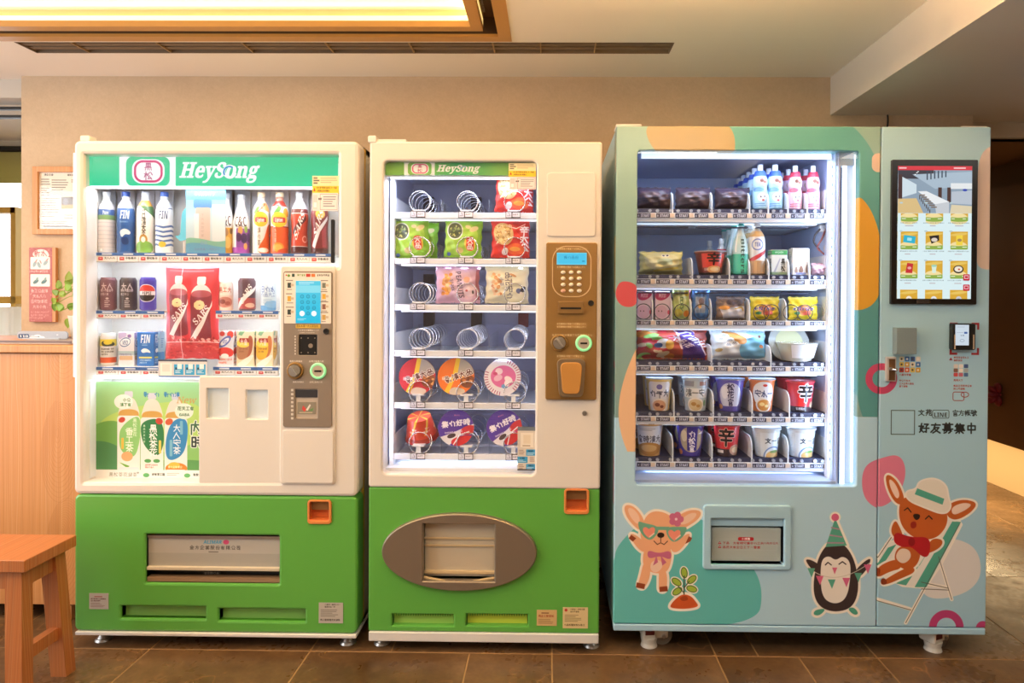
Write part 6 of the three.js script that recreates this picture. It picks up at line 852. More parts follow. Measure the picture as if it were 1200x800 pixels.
  const ad = thing('drink_pouch', 'large red display pouch printed with two root beer bottles, inside the drinks machine', 'display pouch'); M('pouch', pillowGeo(W(63), W(110), 0.03, red, { pinch: 0.03, wrinkle: 0.002 }), pm(red, 'foil'), ad); put(ad, 226, -0.075, at(226, 421, -0.075).y, 0.0);
  const blue = print(260, 420, (c, w, h) => { F(c, G(c, 0, 0, 0, h, '#7fdcf0', '#d8eef6', '#cfe0ea'), 0, 0, w, h); F(c, '#70d4ee', 0, 0, w, 70); small(c, 56, 18, 160, 36, 1, '#d8f6fc', 0.14); RR(c, '#6aa4dc', 50, 64, 120, 60, 14); RR(c, '#e6d2c6', 64, 120, 96, 220, 10); F(c, '#f4f8fa', 56, 160, 30, 190); small(c, 100, 160, 34, 160, 6, '#d0b8ac', 0.1); F(c, '#eef4f8', 172, 100, 84, 250); Q(c, '#8fcab0', [[-20, 316], [90, 320], [200, 348], [290, 330], [290, 440], [-20, 440]]); Q(c, '#6db4d4', [[-20, 352], [100, 350], [200, 376], [290, 380], [290, 450], [-20, 450]]); small(c, 56, 384, 170, 24, 1, '#7f9ac0', 0.1); T(c, 'GO', 118, 352, 30, '#8fb4d8', 'bold sans-serif', 'center'); });
  const bc = thing('display_card', 'translucent light blue display card in front of the blurred bottle in the top row', 'display card'); card('card_sheet', { x0: -W(23), x1: W(23), y0: 0, y1: W(74) }, 0.001, 0.002, blue, bc); bc.children[0].material = (() => { const m = pm(blue).clone(); m.transmission = 0.35; m.thickness = 0; return m; })(); put(bc, 241, -0.06, y1 + 0.0005);
  const sea = thing('display_card', 'small cyan wave-shaped card left of the translucent blue display card', 'display card'); { const s = new THREE.Shape(); const pts = [[0, 0.2], [0.28, 0.25], [0.35, 0.55], [0.42, 0.85], [0.68, 1], [0.85, 0.8], [0.78, 0.5], [0.95, 0.32], [0.7, 0.12], [0.3, 0.06]]; s.moveTo(...pts[0]); s.splineThru(pts.slice(1).map((p) => new THREE.Vector2(...p))); s.closePath(); const q = rect(205, 243, 226, 285, -0.07); M('card_sheet', new THREE.ExtrudeGeometry(s, { depth: 0.0015, bevelEnabled: false, curveSegments: 6 }).scale(q.x1 - q.x0, q.y1 - q.y0, 1).translate(q.x0, q.y0, -0.07), std(0x6fd4ee, 0.4, 0, { transmission: 0.2 }), sea); M('card_foot', box((q.x0 + q.x1) / 2 - 0.002, (q.x0 + q.x1) / 2 + 0.002, y1, q.y0 + 0.03, -0.072, -0.0702), std(0xe9dcd8, 0.5), sea); ground(sea); }
}

/* ---------- goods in machine 2 ---------- */
{
  const z = -0.112, W = (p) => sizeAt(p, z), tops = rows2.map(([a, b]) => rect(459, a, 640, b, Z2).y1 + 0.004);
  const greenBag = face(240, 250, (c) => { F(c, '#86c132', 0, 0, 100, 100); Q(c, '#a5d44c', [[0, 0], [60, 0], [100, 40], [60, 100], [0, 90]]); E(c, '#e9efe0', 28, 30, 22, 24); E(c, '#4d5c3c', 28, 30, 19, 21); for (let k = 0; k < 26; k++) E(c, ['#7f9a50', '#c2c87a', '#38482c'][k % 3], 28 + rr(-14, 14), 30 + rr(-16, 16), 3, 1.6, rnd() * 3); Q(c, '#f0d24a', [[54, 48], [80, 46], [86, 66], [78, 84], [56, 80]]); RR(c, '#e0473c', 60, 44, 20, 38, 8); ck(c, '大品', 62, 47, 16, '#fff', 0.14, true, 1); E(c, '#e0c98c', 42, 82, 10, 8); E(c, '#e6d8a0', 78, 24, 12, 7, -0.4); E(c, '#e6d8a0', 62, 18, 8, 5, 0.3); E(c, '#4a70b8', 14, 92, 5, 5); });
  const redBag = face(240, 250, (c) => { F(c, '#d8342e', 0, 0, 100, 100); Q(c, '#c02a28', [[50, 0], [100, 0], [100, 60], [70, 40]]); E(c, '#e4c68a', 32, 38, 26, 30, -0.3); for (let k = 0; k < 60; k++) E(c, ['#c79a58', '#efdcae', '#a97b42'][k % 3], 32 + rr(-20, 20), 38 + rr(-24, 24), 4, 1.4, rnd() * 3); ck(c, '辛大公', 76, 18, 22, '#f4ecf2', 0.17, true, 1); Q(c, '#e8612c', [[40, 68], [70, 60], [90, 76], [80, 94], [44, 92]]); E(c, '#f0a848', 62, 78, 14, 6); E(c, '#f3e2dc', 36, 84, 8, 10, 0.4); P(c, '#f4d9d4', [[40, 16], [66, 24], [88, 12]], true, 2); });
  const pinkBag = face(260, 230, (c) => { F(c, '#dbb4d2', 0, 0, 100, 100); Q(c, '#e4c4dc', [[30, 0], [80, 0], [90, 100], [40, 100]]); for (let k = 0; k < 30; k++) E(c, ['#e8a85a', '#f2c684', '#d8904a'][k % 3], 26 + rr(-9, 9), 48 + rr(-28, 28), 5, 4, rnd() * 3); c.save(); c.translate(52, 50); c.rotate(1.45); T(c, 'PEANUTS', 0, -4, 17, '#5d4a68', 'bold sans-serif', 'center'); T(c, 'snack', 0, 12, 12, '#7d6488', 'bold sans-serif', 'center'); c.restore(); E(c, '#f2d8e8', 78, 66, 14, 16); E(c, '#c85a64', 72, 66, 3, 3); E(c, '#3a3040', 86, 70, 2, 5); E(c, '#efb09c', 72, 36, 7, 8); F(c, '#b56a7c', 92, 10, 8, 80); });
  const creamBag = face(260, 230, (c) => { F(c, '#e9e6cf', 0, 0, 100, 100); for (let k = 0; k < 30; k++) E(c, ['#e0a878', '#eec8a0', '#c98a5c'][k % 3], 26 + rr(-10, 10), 46 + rr(-30, 34), 4, 4, rnd() * 3); c.save(); c.translate(54, 50); c.rotate(1.5); ck(c, '品花安心', -34, -10, 17, '#6d6a78', 0.13); ck(c, '小茶', -20, 10, 11, '#8a8794', 0.1); c.restore(); E(c, '#d09a6a', 64, 24, 9, 3, 0.5); E(c, '#5a6ca0', 78, 66, 6, 7); E(c, '#343646', 88, 62, 5, 9, 0.5); E(c, '#efe8e4', 84, 72, 4, 4); });
  const bagAt = (g, px, row, rz, dz = 0) => { put(g, px, z + dz, tops[row]); g.rotation.z = rz; return g; };
  const gb = bagAt(bag(W(45), W(45), 0.042, greenBag, 'tilted bright green chip bag on the first coil of the second shelf', { seal: 0x8cc63c, group: 'green chip bags' }), 483, 1, 0.07);
  bagAt(cp(gb, 'upright bright green chip bag on the second coil of the second shelf', 'green chip bags'), 542, 1, -0.04);
  bagAt(cp(gb, 'green chip bag half hidden behind the tilted one on the second shelf', 'green chip bags'), 491, 1, -0.05, -0.075);
  const rb = bagAt(bag(W(46), W(45.5), 0.042, redBag, 'red noodle snack bag on the third coil of the second shelf', { seal: 0xe0453c, group: 'red noodle snack bags' }), 598, 1, 0.0);
  bagAt(cp(rb, 'red noodle snack bag behind the white sticker on the top shelf', 'red noodle snack bags'), 602, 0, -0.02);
  bagAt(bag(W(53), W(44), 0.046, pinkBag, 'pink peanut snack bag with upright lettering on the third shelf', { seal: 0xd9b0cf }), 536.5, 2, 0.0);
  bagAt(bag(W(52), W(44.5), 0.046, creamBag, 'cream coloured snack bag with blue and black print on the third shelf', { seal: 0xe4dfbe }), 594, 2, -0.01);
  // noodle bowls lying with the lid to the front
  const side = (a, b) => print(300, 90, (c, w, h) => { F(c, a, 0, 0, w, h); F(c, b, 0, 0, w, 18); for (let k = 0; k < 6; k++) { P(c, '#f0c64a', [[k * 50, 90], [k * 50 + 24, 30], [k * 50 + 30, 30], [k * 50 + 10, 90]]); small(c, k * 50 + 6, 40, 36, 24, 2, '#f6e6d8', 0.14); } });
  const noodleLid = (a) => face(260, 260, (c) => { F(c, a, 0, 0, 100, 100); P(c, '#f2c83c', [[48, 0], [62, 0], [54, 40], [30, 100], [16, 100], [40, 50]]); P(c, '#b0aaa4', [[60, 0], [100, 0], [100, 40], [60, 50], [54, 40]]); E(c, '#8a4a30', 82, 62, 20, 18); for (let k = 0; k < 14; k++) E(c, ['#c9783a', '#6d3a24', '#e0a86a'][k % 3], 80 + rr(-14, 14), 60 + rr(-12, 12), 4, 3); c.save(); c.translate(54, 52); c.rotate(-0.36); ck(c, '新清大品', -34, -12, 18, '#fff', 0.26); ck(c, '新清大品', -34, -12, 18, '#5d2a2a', 0.14); c.restore(); ck(c, '日公清', 12, 52, 8, '#fff', 0.14); Q(c, '#d8c8b8', [[40, 76], [80, 84], [70, 100], [30, 100]]); });
  const wl = noodleLid('#c8283c'), ol = noodleLid('#ee7a2c');
  const pinkLid = face(260, 260, (c) => { F(c, '#e6e3ec', 0, 0, 100, 100); for (let k = 0; k < 40; k++) { const a = k / 40 * 6.283; if ((a > 5 || a < 0.9) || (a > 1.6 && a < 3.6)) P(c, '#a84a7c', [[50 + 40 * Math.cos(a), 50 + 40 * Math.sin(a)], [50 + 48 * Math.cos(a), 50 + 48 * Math.sin(a)]], true, 2.4); } E(c, '#d86aa8', 52, 48, 34, 30); E(c, '#f0d8e8', 40, 34, 10, 9); E(c, '#f4e8ee', 66, 56, 12, 8, 0.6); E(c, '#e7b8d4', 38, 52, 12, 8, -0.4); E(c, '#5f9ad0', 56, 74, 9, 6); E(c, '#f6eef4', 62, 66, 7, 9); E(c, '#c0417c', 30, 40, 6, 4); });
  const purpleLid = face(260, 260, (c) => { F(c, '#5a3fa8', 0, 0, 100, 100); P(c, '#e9e4ea', [[0, 78], [40, 64], [100, 38], [100, 66], [60, 72], [30, 100], [0, 100]]); E(c, '#cf3a44', 84, 56, 22, 12, -0.3); Q(c, '#d8343c', [[36, 82], [70, 70], [100, 70], [100, 100], [40, 100]]); E(c, '#4a3a40', 38, 72, 12, 6, -0.3); P(c, '#f4f0f4', [[44, 96], [60, 70], [86, 60]], true, 3); c.save(); c.translate(50, 40); c.rotate(-0.12); ck(c, '集心好時', -40, -12, 18.5, '#f6f2fb', 0.17); T(c, 'instant noodle', -34, 20, 7, '#e4dcf2', 'bold sans-serif'); c.restore(); small(c, 44, 14, 16, 5, 1, '#e888b0', 0.14); });
  const bowlAt = (reg, lid, label, px, py, row, rz, tilt = 1.38, dpx = 43, group, src) => { const r = W(dpx) / 2, o = src ? cp(src, label, group) : cup('bowl', r * 1.96, 0.072, reg, lid, label, 'noodle bowl', group, 'noodle_bowl'); o.rotation.set(0, 0, 0); o.rotation.order = 'ZXY'; const p = at(px, py, -0.1); o.rotation.set(tilt, 0, rz); const n = new THREE.Vector3(0, 0.072, 0).applyEuler(o.rotation); o.position.copy(p).sub(n); o.position.z = -0.1 - n.z; return o; };
  bowlAt(side('#b8342e', '#d8b04a'), wl, 'red lidded noodle bowl lying on the first coil of the fifth shelf', 489, 441, 4, 0);
  bowlAt(side('#d8662a', '#e8c04a'), ol, 'orange lidded noodle bowl lying on the second coil of the fifth shelf', 534.5, 441, 4, -0.02);
  bowlAt(side('#d8d4de', '#c8c4d0'), pinkLid, 'white noodle bowl with pink round picture on the fifth shelf', 589, 442, 4, 0, 1.34);
  { const g = cup('bowl', W(40), 0.085, side('#d8503a', '#a83a2c'), wl, 'upended orange-red noodle bowl showing its side on the lowest shelf', 'noodle bowl', null, 'noodle_bowl'), p = at(490, 518, -0.125); g.rotation.set(Math.PI + 0.35, 0, -0.08); g.position.set(p.x, p.y + 0.095, -0.14); }
  const pb = bowlAt(side('#4a3490', '#c83a44'), purpleLid, 'purple and red lidded noodle bowl on the middle coil of the lowest shelf', 534.5, 501, 5, 0, 1.4, 42, 'purple noodle bowls');
  bowlAt(null, null, 'purple and red noodle bowl partly behind the information sticker on the lowest shelf', 591, 501, 5, 0.35, 1.4, 42, 'purple noodle bowls', pb);
}

/* ---------- goods in machine 3 ---------- */
{
  const z = -0.145, W = (p) => sizeAt(p, z), tops = rows3.map(([a, b], r) => rect(744, a, 971, b, Z3).y1 + (r === 2 ? 0.002 : 0.017));
  // row 1: bread bags and small bottles
  const bread = face(220, 130, (c) => { F(c, '#3d2f38', 0, 0, 100, 100); F(c, '#4a3a4c', 0, 0, 100, 40); Q(c, '#54424c', [[0, 30], [50, 24], [100, 34], [100, 50], [0, 50]]); for (const y of [36, 48, 62, 78]) P(c, '#6d5d68', [[0, y], [30, y - 4], [60, y + 2], [100, y - 3]], true, 1.2); Q(c, '#5a3a34', [[60, 60], [100, 50], [100, 100], [70, 100]]); P(c, '#a8a0b0', [[30, 46], [66, 48]], true, 2.4); P(c, '#90889a', [[44, 70], [56, 68]], true, 2); lines(c, 46, 74, 20, 10, 3, '#a08a70', 0.4); });
  const b1 = bag(W(41), 0.1, 0.092, bread, 'dark brown bread in clear wrap at the left end of the top shelf', { name: 'bread_pack', category: 'bread', group: 'dark breads on the top shelf', pinch: 0.02, wrinkle: 0.003, seal: 0x4a3c46 });
  b1.scale.set(1, 0.86, 1); put(b1, 765, z - 0.02, tops[0]);
  put(cp(b1, 'dark brown bread in clear wrap, second from the left on the top shelf', 'dark breads on the top shelf'), 811, z - 0.02, tops[0]); put(cp(b1, 'dark brown bread in clear wrap beside the blue-capped bottles', 'dark breads on the top shelf'), 857, z - 0.02, tops[0]);
  const kid = (a, b, d) => wrap((c) => { band(c, a, 0, 100); band(c, b, 0, 40); E(c, '#d8bcae', 60, 26, 22, 9); E(c, '#8a4a3c', 56, 24, 9, 5); E(c, '#a85a48', 70, 28, 8, 4); E(c, d, 40, 48, 26, 6); E(c, '#eef2f4', 58, 68, 20, 12); E(c, '#2c2a34', 52, 67, 3, 2.4); E(c, '#2c2a34', 68, 66, 3, 2.4); E(c, '#b8485a', 62, 76, 6, 2.6); lines(c, 24, 84, 56, 10, 2, d, 0.5); }, 220);
  const kb = kid('#a9d4ea', '#c4e2f2', '#6a9ad0'), kr = kid('#f0b8c8', '#f4ccdc', '#d85a70');
  const gB = 'blue-capped kids drink bottles on the top shelf', gR = 'red-capped kids drink bottles on the top shelf', ko = { cap: W(9), capR: 0.36 };
  const kBlue = bottle('kid', W(17.5), W(53), kb, 0xf1f3f6, 'light blue kids drink bottle with blue collar, front of the left column', 'bottle', gB, { ...ko, collar: 0x3f63cf }), kRed = bottle('kid', W(15.5), W(52), kr, 0xf1f3f6, 'pink kids drink bottle with red collar, front of the left red column', 'bottle', gR, { ...ko, collar: 0xd8344c });
  put(kBlue, 889.5, z, tops[0]); put(kRed, 930.5, z, tops[0]);
  const step = 0.072, X = (px) => at(px, 350, z).x, ord = ['second', 'third', 'fourth', 'rearmost'];
  const behind = (src, px, n, label, group) => { for (let k = 1; k <= n; k++) { const c = cp(src, label.replace('#', ord[k - 1]), group); c.position.set(X(px), tops[0], z - k * step); } };
  const k2 = cp(kBlue, 'light blue kids drink bottle with blue collar, front of the right blue column', gB); put(k2, 907, z, tops[0]); const r2 = cp(kRed, 'pink kids drink bottle with red collar, rightmost at the front of the top shelf', gR); put(r2, 951.5, z, tops[0]);
  behind(kBlue, 889.5, 4, 'light blue kids drink bottle, # in the receding left column', gB); behind(kBlue, 907, 2, 'light blue kids drink bottle, # in the short right blue column', gB); behind(kRed, 930.5, 2, 'pink kids drink bottle, # in the left red-capped column', gR); behind(kRed, 951.5, 2, 'pink kids drink bottle, # in the right red-capped column', gR);
  // row 2
  const cake = face(260, 130, (c) => { F(c, '#d9d48c', 0, 0, 100, 100); Q(c, '#e4e0a8', [[10, 10], [80, 6], [94, 60], [60, 90], [10, 70]]); Q(c, '#c3d0a4', [[34, 34], [70, 30], [76, 60], [40, 62]]); P(c, '#ece8c0', [[10, 30], [30, 60], [34, 96]], true, 4); P(c, '#e9d860', [[34, 84], [84, 72]], true, 8); E(c, '#f7f6f0', 52, 20, 5, 6); E(c, '#f7f6f0', 61, 19, 5, 6); E(c, '#232a44', 52, 20, 2.6, 3.4); E(c, '#232a44', 61, 19, 2.6, 3.4); });
  const ck1 = bag(W(52), 0.088, 0.11, cake, 'yellow wrapped cake with two dark eyes at the left of the second shelf', { name: 'cake_pack', category: 'cake', pinch: 0.04, wrinkle: 0.004, seal: 0xdedc9c }); put(ck1, 774, z - 0.03, tops[1]);
  const spicy = (bg, panel, ch, ink) => print(520, 170, (c, w, h) => { F(c, bg, 0, 0, w, h); const x = w / 2; F(c, panel, x - 70, 18, 140, 100); ck(c, ch, x - 36, 16, 84, ink === '#fff' ? '#fff' : '#1d1a1e', 0.15); E(c, '#e2b070', x + 10, 132, 50, 26); E(c, '#f0d8a8', x + 10, 130, 30, 14); F(c, '#2c2224', 0, h - 16, w, 16); lines(c, x - 60, 122, 40, 20, 3, '#f2e4da', 0.4); });
  const greyLid = face(160, 160, (c) => { F(c, '#a9adb8', 0, 0, 100, 100); E(c, '#bcc0ca', 50, 50, 40); small(c, 26, 40, 48, 20, 2, '#7d8290', 0.1); });
  const redLid = face(160, 160, (c) => { F(c, '#a83440', 0, 0, 100, 100); E(c, '#8c4a58', 50, 50, 36); ck(c, '辛', 36, 36, 28, '#e8c8cc', 0.14); });
  put(cup('bowl', W(37), W(27), spicy('#7d3a34', '#d8483c', '辛', 'd'), greyLid, 'brown-red spicy noodle bowl with black character on the second shelf', 'noodle bowl', null, 'noodle_bowl'), 832, z - 0.01, tops[1], 0.0);
  const tealB = wrap((c) => { band(c, '#b8d8dc', 0, 100); band(c, '#cfe4e6', 0, 22); F(c, '#eef6f6', 26, 8, 8, 46); F(c, '#9fc4ca', 70, 10, 6, 44); band(c, '#46b7a0', 58, 100); c.save(); c.translate(58, 62); c.rotate(1.57); T(c, 'Bitters', 0, 0, 22, '#1f4a48', 'bold sans-serif', 'center'); c.restore(); });  // upright streaks paint a highlight and a shaded side on the plastic
  const gT = 'teal-capped soda bottles on the second shelf', tb = bottle('long', W(19), W(62), tealB, 0x4cc0b4, 'clear soda bottle with teal liquid and teal cap, frontmost of its column', 'bottle', gT); put(tb, 867, z, tops[1]);
  for (let k = 1; k <= 3; k++) { const c = cp(tb, 'clear soda bottle with teal cap, ' + ['second', 'third', 'rearmost'][k - 1] + ' in its column on the second shelf', gT); c.position.set(X(867), tops[1], z - k * 0.075); }
  const whiteB = wrap((c) => { band(c, '#d6dde6', 0, 100); F(c, '#f6f8fa', 28, 10, 10, 88); band(c, '#cf4a52', 18, 36); band(c, '#e8e0e4', 36, 44); });  // white streak painted as a highlight on the bottle
  const gW = 'white-capped water bottles on the second shelf', wb = bottle('pet', W(13), 0.145, whiteB, 0xf0f2f5, 'white-capped bottle with red band just left of the teal bottle', 'bottle', gW, { cap: 0.02 }); wb.position.set(X(853), tops[1], z - 0.1); const wb2 = cp(wb, 'white-capped bottle with red band, leftmost and farther back', gW); wb2.position.set(X(846), tops[1], z - 0.2);
  const teaB = wrap((c) => { band(c, '#e6dccc', 0, 100); band(c, '#cda873', 10, 22); band(c, '#dfe2ea', 22, 70); E(c, '#6f86c8', 52, 38, 22, 12); E(c, '#dfe2ea', 52, 38, 18, 9.6); T(c, 'TEA', 52, 38.5, 11, '#4a62b0', 'bold sans-serif', 'center'); P(c, '#c8404c', [[0, 72], [40, 62], [100, 44], [100, 50], [44, 70], [10, 76]]); band(c, '#b3906a', 71, 100); F(c, '#c8a880', 40, 72, 10, 28); });
  const gM = 'milk tea bottles on the second shelf', te = bottle('pet', W(20), W(61), teaB, 0xeff1f4, 'milk tea bottle with white label and red stripe, frontmost', 'bottle', gM); put(te, 886, z, tops[1]); for (let k = 1; k <= 2; k++) { const c = cp(te, 'milk tea bottle, ' + ['second', 'rearmost'][k - 1] + ' behind the one with the red stripe', gM); c.position.set(X(886), tops[1], z - k * 0.08); }
  const cA = face(120, 160, (c) => { F(c, '#d9dcd6', 0, 0, 100, 100); F(c, '#3f9a5c', 0, 2, 100, 18); small(c, 20, 6, 64, 12, 1, '#d8ecd8', 0.14); P(c, '#a9aebc', [[10, 90], [50, 34], [58, 34], [22, 92]]); ck(c, '烏'.length ? '黑松' : '', 60, 34, 26, '#33352f', 0.14, true, 1.02); F(c, '#8fa884', 0, 88, 100, 12); }), cB = face(120, 160, (c) => { F(c, '#e6e3e2', 0, 0, 100, 100); lines(c, 20, 12, 60, 26, 3, '#c9c4c8', 0.4); Q(c, '#8a6a5c', [[30, 92], [50, 56], [70, 90]]); Q(c, '#a88a78', [[8, 92], [22, 60], [36, 92]]); Q(c, '#6d5048', [[74, 92], [88, 50], [98, 92]]); F(c, '#8a94c0', 20, 90, 60, 8); });
  put(carton(W(18), W(29), cA, 'white drink carton with green top band and black characters', 0.05), 910.5, z, tops[1]); put(carton(W(19.5), W(31), cB, 'white drink carton with brown mountain print', 0.05), 935.5, z, tops[1]);
  const bunA = face(120, 80, (c) => { F(c, '#d8aeba', 0, 0, 100, 100); F(c, '#e8d0d8', 0, 20, 100, 20); lines(c, 14, 54, 66, 20, 2, '#b88a98', 0.4); }); put(bag(W(19), 0.05, 0.05, bunA, 'small flat pink pack at the right end of the second shelf', { name: 'sweet_pack', pinch: 0.03, seal: 0xd0a8b4 }), 960, z, tops[1] - 0.004);
  // row 3
  const pinkBox = face(130, 230, (c) => { F(c, '#e6d2e2', 0, 0, 100, 100); Q(c, '#c02e6a', [[0, 0], [100, 0], [86, 20], [40, 34], [0, 26]]); T(c, 'PETIT', 46, 14, 18, '#f4d8e4', 'bold sans-serif', 'center'); Q(c, '#dcb8d4', [[0, 60], [40, 46], [80, 60], [70, 96], [10, 96]]); E(c, '#3a2c3c', 22, 70, 3.4, 2.6); E(c, '#3a2c3c', 42, 70, 3.4, 2.6); E(c, '#e05a7c', 86, 74, 8, 8); });
  const gP = 'pink boxes on the third shelf', pk = carton(W(18), W(32), pinkBox, 'pink box with magenta top at the left end of the third shelf', 0.04, gP, 'sweet_box', 'box'); put(pk, 755, z, tops[2], 0.0); put(cp(pk, 'pink box with magenta top, second on the third shelf', gP), 776, z, tops[2]);
  const greenPouch = face(150, 250, (c) => { F(c, '#c3d488', 0, 0, 100, 100); Q(c, '#d8e4a8', [[20, 0], [80, 0], [70, 60], [30, 60]]); ck(c, '日安', 36, 30, 22, '#5c8a5a', 0.14, true, 1.1); E(c, '#e0c23c', 76, 20, 14, 9); E(c, '#e8902e', 76, 82, 18, 10); E(c, '#d8d05a', 30, 80, 22, 12); E(c, '#b85a6c', 94, 30, 6, 30); });
  put(bag(W(21), W(38), 0.034, greenPouch, 'light green fruit sweet pouch standing on the third shelf', { seal: 0xb9cc80, pinch: 0.02 }), 798.5, z, tops[2]);
  const bluePack = face(150, 250, (c) => { F(c, '#4f86c8', 0, 0, 100, 100); RR(c, '#9fb0cc', 16, 30, 56, 50, 4); E(c, '#c9a070', 40, 58, 12, 8); E(c, '#8f7a80', 50, 44, 16, 10); F(c, '#3f74b8', 0, 84, 100, 16); lines(c, 20, 10, 60, 12, 2, '#79a6dc', 0.5); });
  put(bag(W(20), W(38), 0.034, bluePack, 'plain blue snack pack with grey picture on the third shelf', { seal: 0x4a80c4, pinch: 0.02 }), 821, z, tops[2]);
  const sand = face(180, 140, (c) => { F(c, '#8a7468', 0, 0, 100, 100); P(c, '#d8d6dc', [[8, 50], [96, 40], [100, 92], [24, 96]]); E(c, '#e09a3a', 24, 48, 18, 9); P(c, '#c8a84a', [[60, 52], [84, 46], [90, 60]], true, 5); E(c, '#4a4250', 60, 24, 30, 16); for (let k = 0; k < 10; k++) E(c, '#6d5c58', rr(6, 92), rr(6, 40), 8, 4); });
  put(bag(W(34), W(27), 0.06, sand, 'brown pastry pack with white label in the middle of the third shelf', { name: 'pastry_pack', category: 'pastry', pinch: 0.04, seal: 0x7a665c }), 856, z, tops[2]);
  const yellowBag = face(180, 150, (c) => { F(c, '#ead02e', 0, 0, 100, 100); E(c, '#d88a4a', 50, 56, 26, 24); E(c, '#5aa86a', 26, 70, 10, 7); E(c, '#e86a5a', 60, 70, 14, 9); T(c, 'eNroie', 46, 50, 22, '#fff', 'bold sans-serif', 'center'); T(c, 'eNroie', 46, 50, 21, '#4a3a9c', 'bold sans-serif', 'center'); F(c, '#f0de60', 0, 0, 100, 10); });
  const gY = 'yellow sweet bags on the third shelf', yb = bag(W(34), W(27), 0.036, yellowBag, 'yellow sweet bag with violet lettering, left of the two', { seal: 0xe8d040, group: gY, pinch: 0.03 }); put(yb, 896, z, tops[2]); put(cp(yb, 'yellow sweet bag with violet lettering, right of the two', gY), 941, z, tops[2]);
  // row 4
  const party = face(300, 150, (c) => { F(c, '#b8483a', 0, 0, 100, 100); for (let k = 0; k < 26; k++) E(c, ['#8fc46a', '#d8344c', '#e8d0b0', '#e0883a', '#c42a44'][k % 5], rr(2, 48), rr(6, 94), rr(4, 10), rr(5, 12), rnd() * 3); E(c, '#dfe6ec', 36, 52, 10, 16); E(c, '#3a6ab0', 28, 58, 6, 8); E(c, '#e0b04a', 44, 56, 6, 16); P(c, '#4c2a94', [[56, 0], [76, 0], [96, 88], [96, 100], [64, 100], [62, 60]]); P(c, '#efe2ee', [[52, 0], [55, 0], [63, 70], [60, 70]]); P(c, '#efe2ee', [[76, 0], [78, 0], [98, 84], [96, 88]]); c.save(); c.translate(74, 40); c.rotate(0.9); T(c, 'Train', 0, -8, 26, '#f6f2fa', 'bold sans-serif', 'center', 0.2); ck(c, '大品花', -26, 6, 14, '#e8def4', 0.14); c.restore(); E(c, '#8a3a34', 90, 20, 10, 16); });
  const pt = bag(W(84), 0.115, 0.1, party, 'large colourful sweet bag with a violet band on the fourth shelf', { pinch: 0.03, wrinkle: 0.005, seal: 0xa84838 }); put(pt, 788, z - 0.03, tops[3]); pt.rotation.x = -0.18;
  const blueBag = face(280, 150, (c) => { F(c, '#dfe4e6', 0, 0, 100, 100); Q(c, '#7fc4e4', [[50, 40], [100, 10], [110, 90], [60, 100], [46, 80]]); Q(c, '#a9d4e8', [[60, 0], [100, 0], [100, 40], [70, 30]]); Q(c, '#d8944a', [[24, 0], [46, 10], [66, 40], [50, 58], [36, 36], [18, 10]]); for (const [x, y] of [[22, 24], [30, 40], [16, 36], [38, 52], [28, 56]]) { E(c, '#f2f0ea', x, y, 8, 11); ck(c, '品', x - 4, y - 8, 9, '#8a8a94', 0.14); } E(c, '#c9763a', 88, 58, 4, 6); E(c, '#8a4a30', 86, 24, 3, 5); E(c, '#e0b86a', 12, 70, 6, 6); });
  const bb = bag(W(66), 0.112, 0.09, blueBag, 'white and light blue biscuit bag on the fourth shelf', { pinch: 0.03, wrinkle: 0.004, seal: 0xcfe0e8 }); put(bb, 866, z - 0.03, tops[3]); bb.rotation.x = -0.2;
  { const clearBowl = std(0xe6e4dc, 0.15, 0, { transmission: 0.55 }), mk = (label, px, dz, sticker, tilt) => { const g = thing('clear_bowl', label, 'food bowl', null), r = W(46) / 2; M('bowl_shell', new THREE.LatheGeometry([[0.001, 0], [0.62, 0], [0.72, 0.06], [0.98, 0.9], [1.04, 0.92], [1.04, 1], [0.001, 1]].map(([a, b]) => new THREE.Vector2(a * r, b * 0.07)), 32), clearBowl, g); M('bowl_food', new THREE.LatheGeometry([[0.001, 0.004], [0.6, 0.004], [0.84, 0.5], [0.001, 0.56]].map(([a, b]) => new THREE.Vector2(a * r, b * 0.07)), 28), std(0xb7a06c, 0.7), g);
      if (sticker) { const n = new THREE.CylinderGeometry(r * 1.03, r * 0.84, 0.05, 20, 1, true, -0.75, 1.5); M('paper_band', n.translate(0, 0.04, 0), std(0xe3e4ea, 0.6), g); } else M('bowl_lid_label', cyl(r * 0.7, r * 0.7, 0.001, 28).translate(0, 0.071, 0), std(0xb9b48c, 0.5), g); put(g, px, z + dz, tops[3], 0.15); if (tilt) { g.rotation.x = tilt; g.position.y += 0.045; } return g; };
    mk('clear food bowl with wide white paper band on the fourth shelf', 934, -0.005, true); mk('clear food bowl tipped up behind the one with the paper band', 918, -0.1, false, 1.25); }
  // rows 5 and 6: noodle cups
  const cupArt = (base, ch, ink, extra, vertical) => print(420, 150, (c, w, h) => { F(c, base, 0, 0, w, h); const x = w / 2; if (extra) extra(c, x, h); if (ch) ck(c, ch, vertical ? x - 16 : x - 52, vertical ? 18 : 40, 34, ink, 0.14, vertical, 1.02); E(c, 'rgba(0,0,0,0)', 0, 0, 1); });
  const foodBowl = (c, x, y, a, b) => { E(c, '#efe9e2', x, y, 52, 34); E(c, a, x, y, 42, 26); E(c, b, x - 12, y - 4, 16, 9); E(c, b, x + 16, y + 4, 12, 7); };
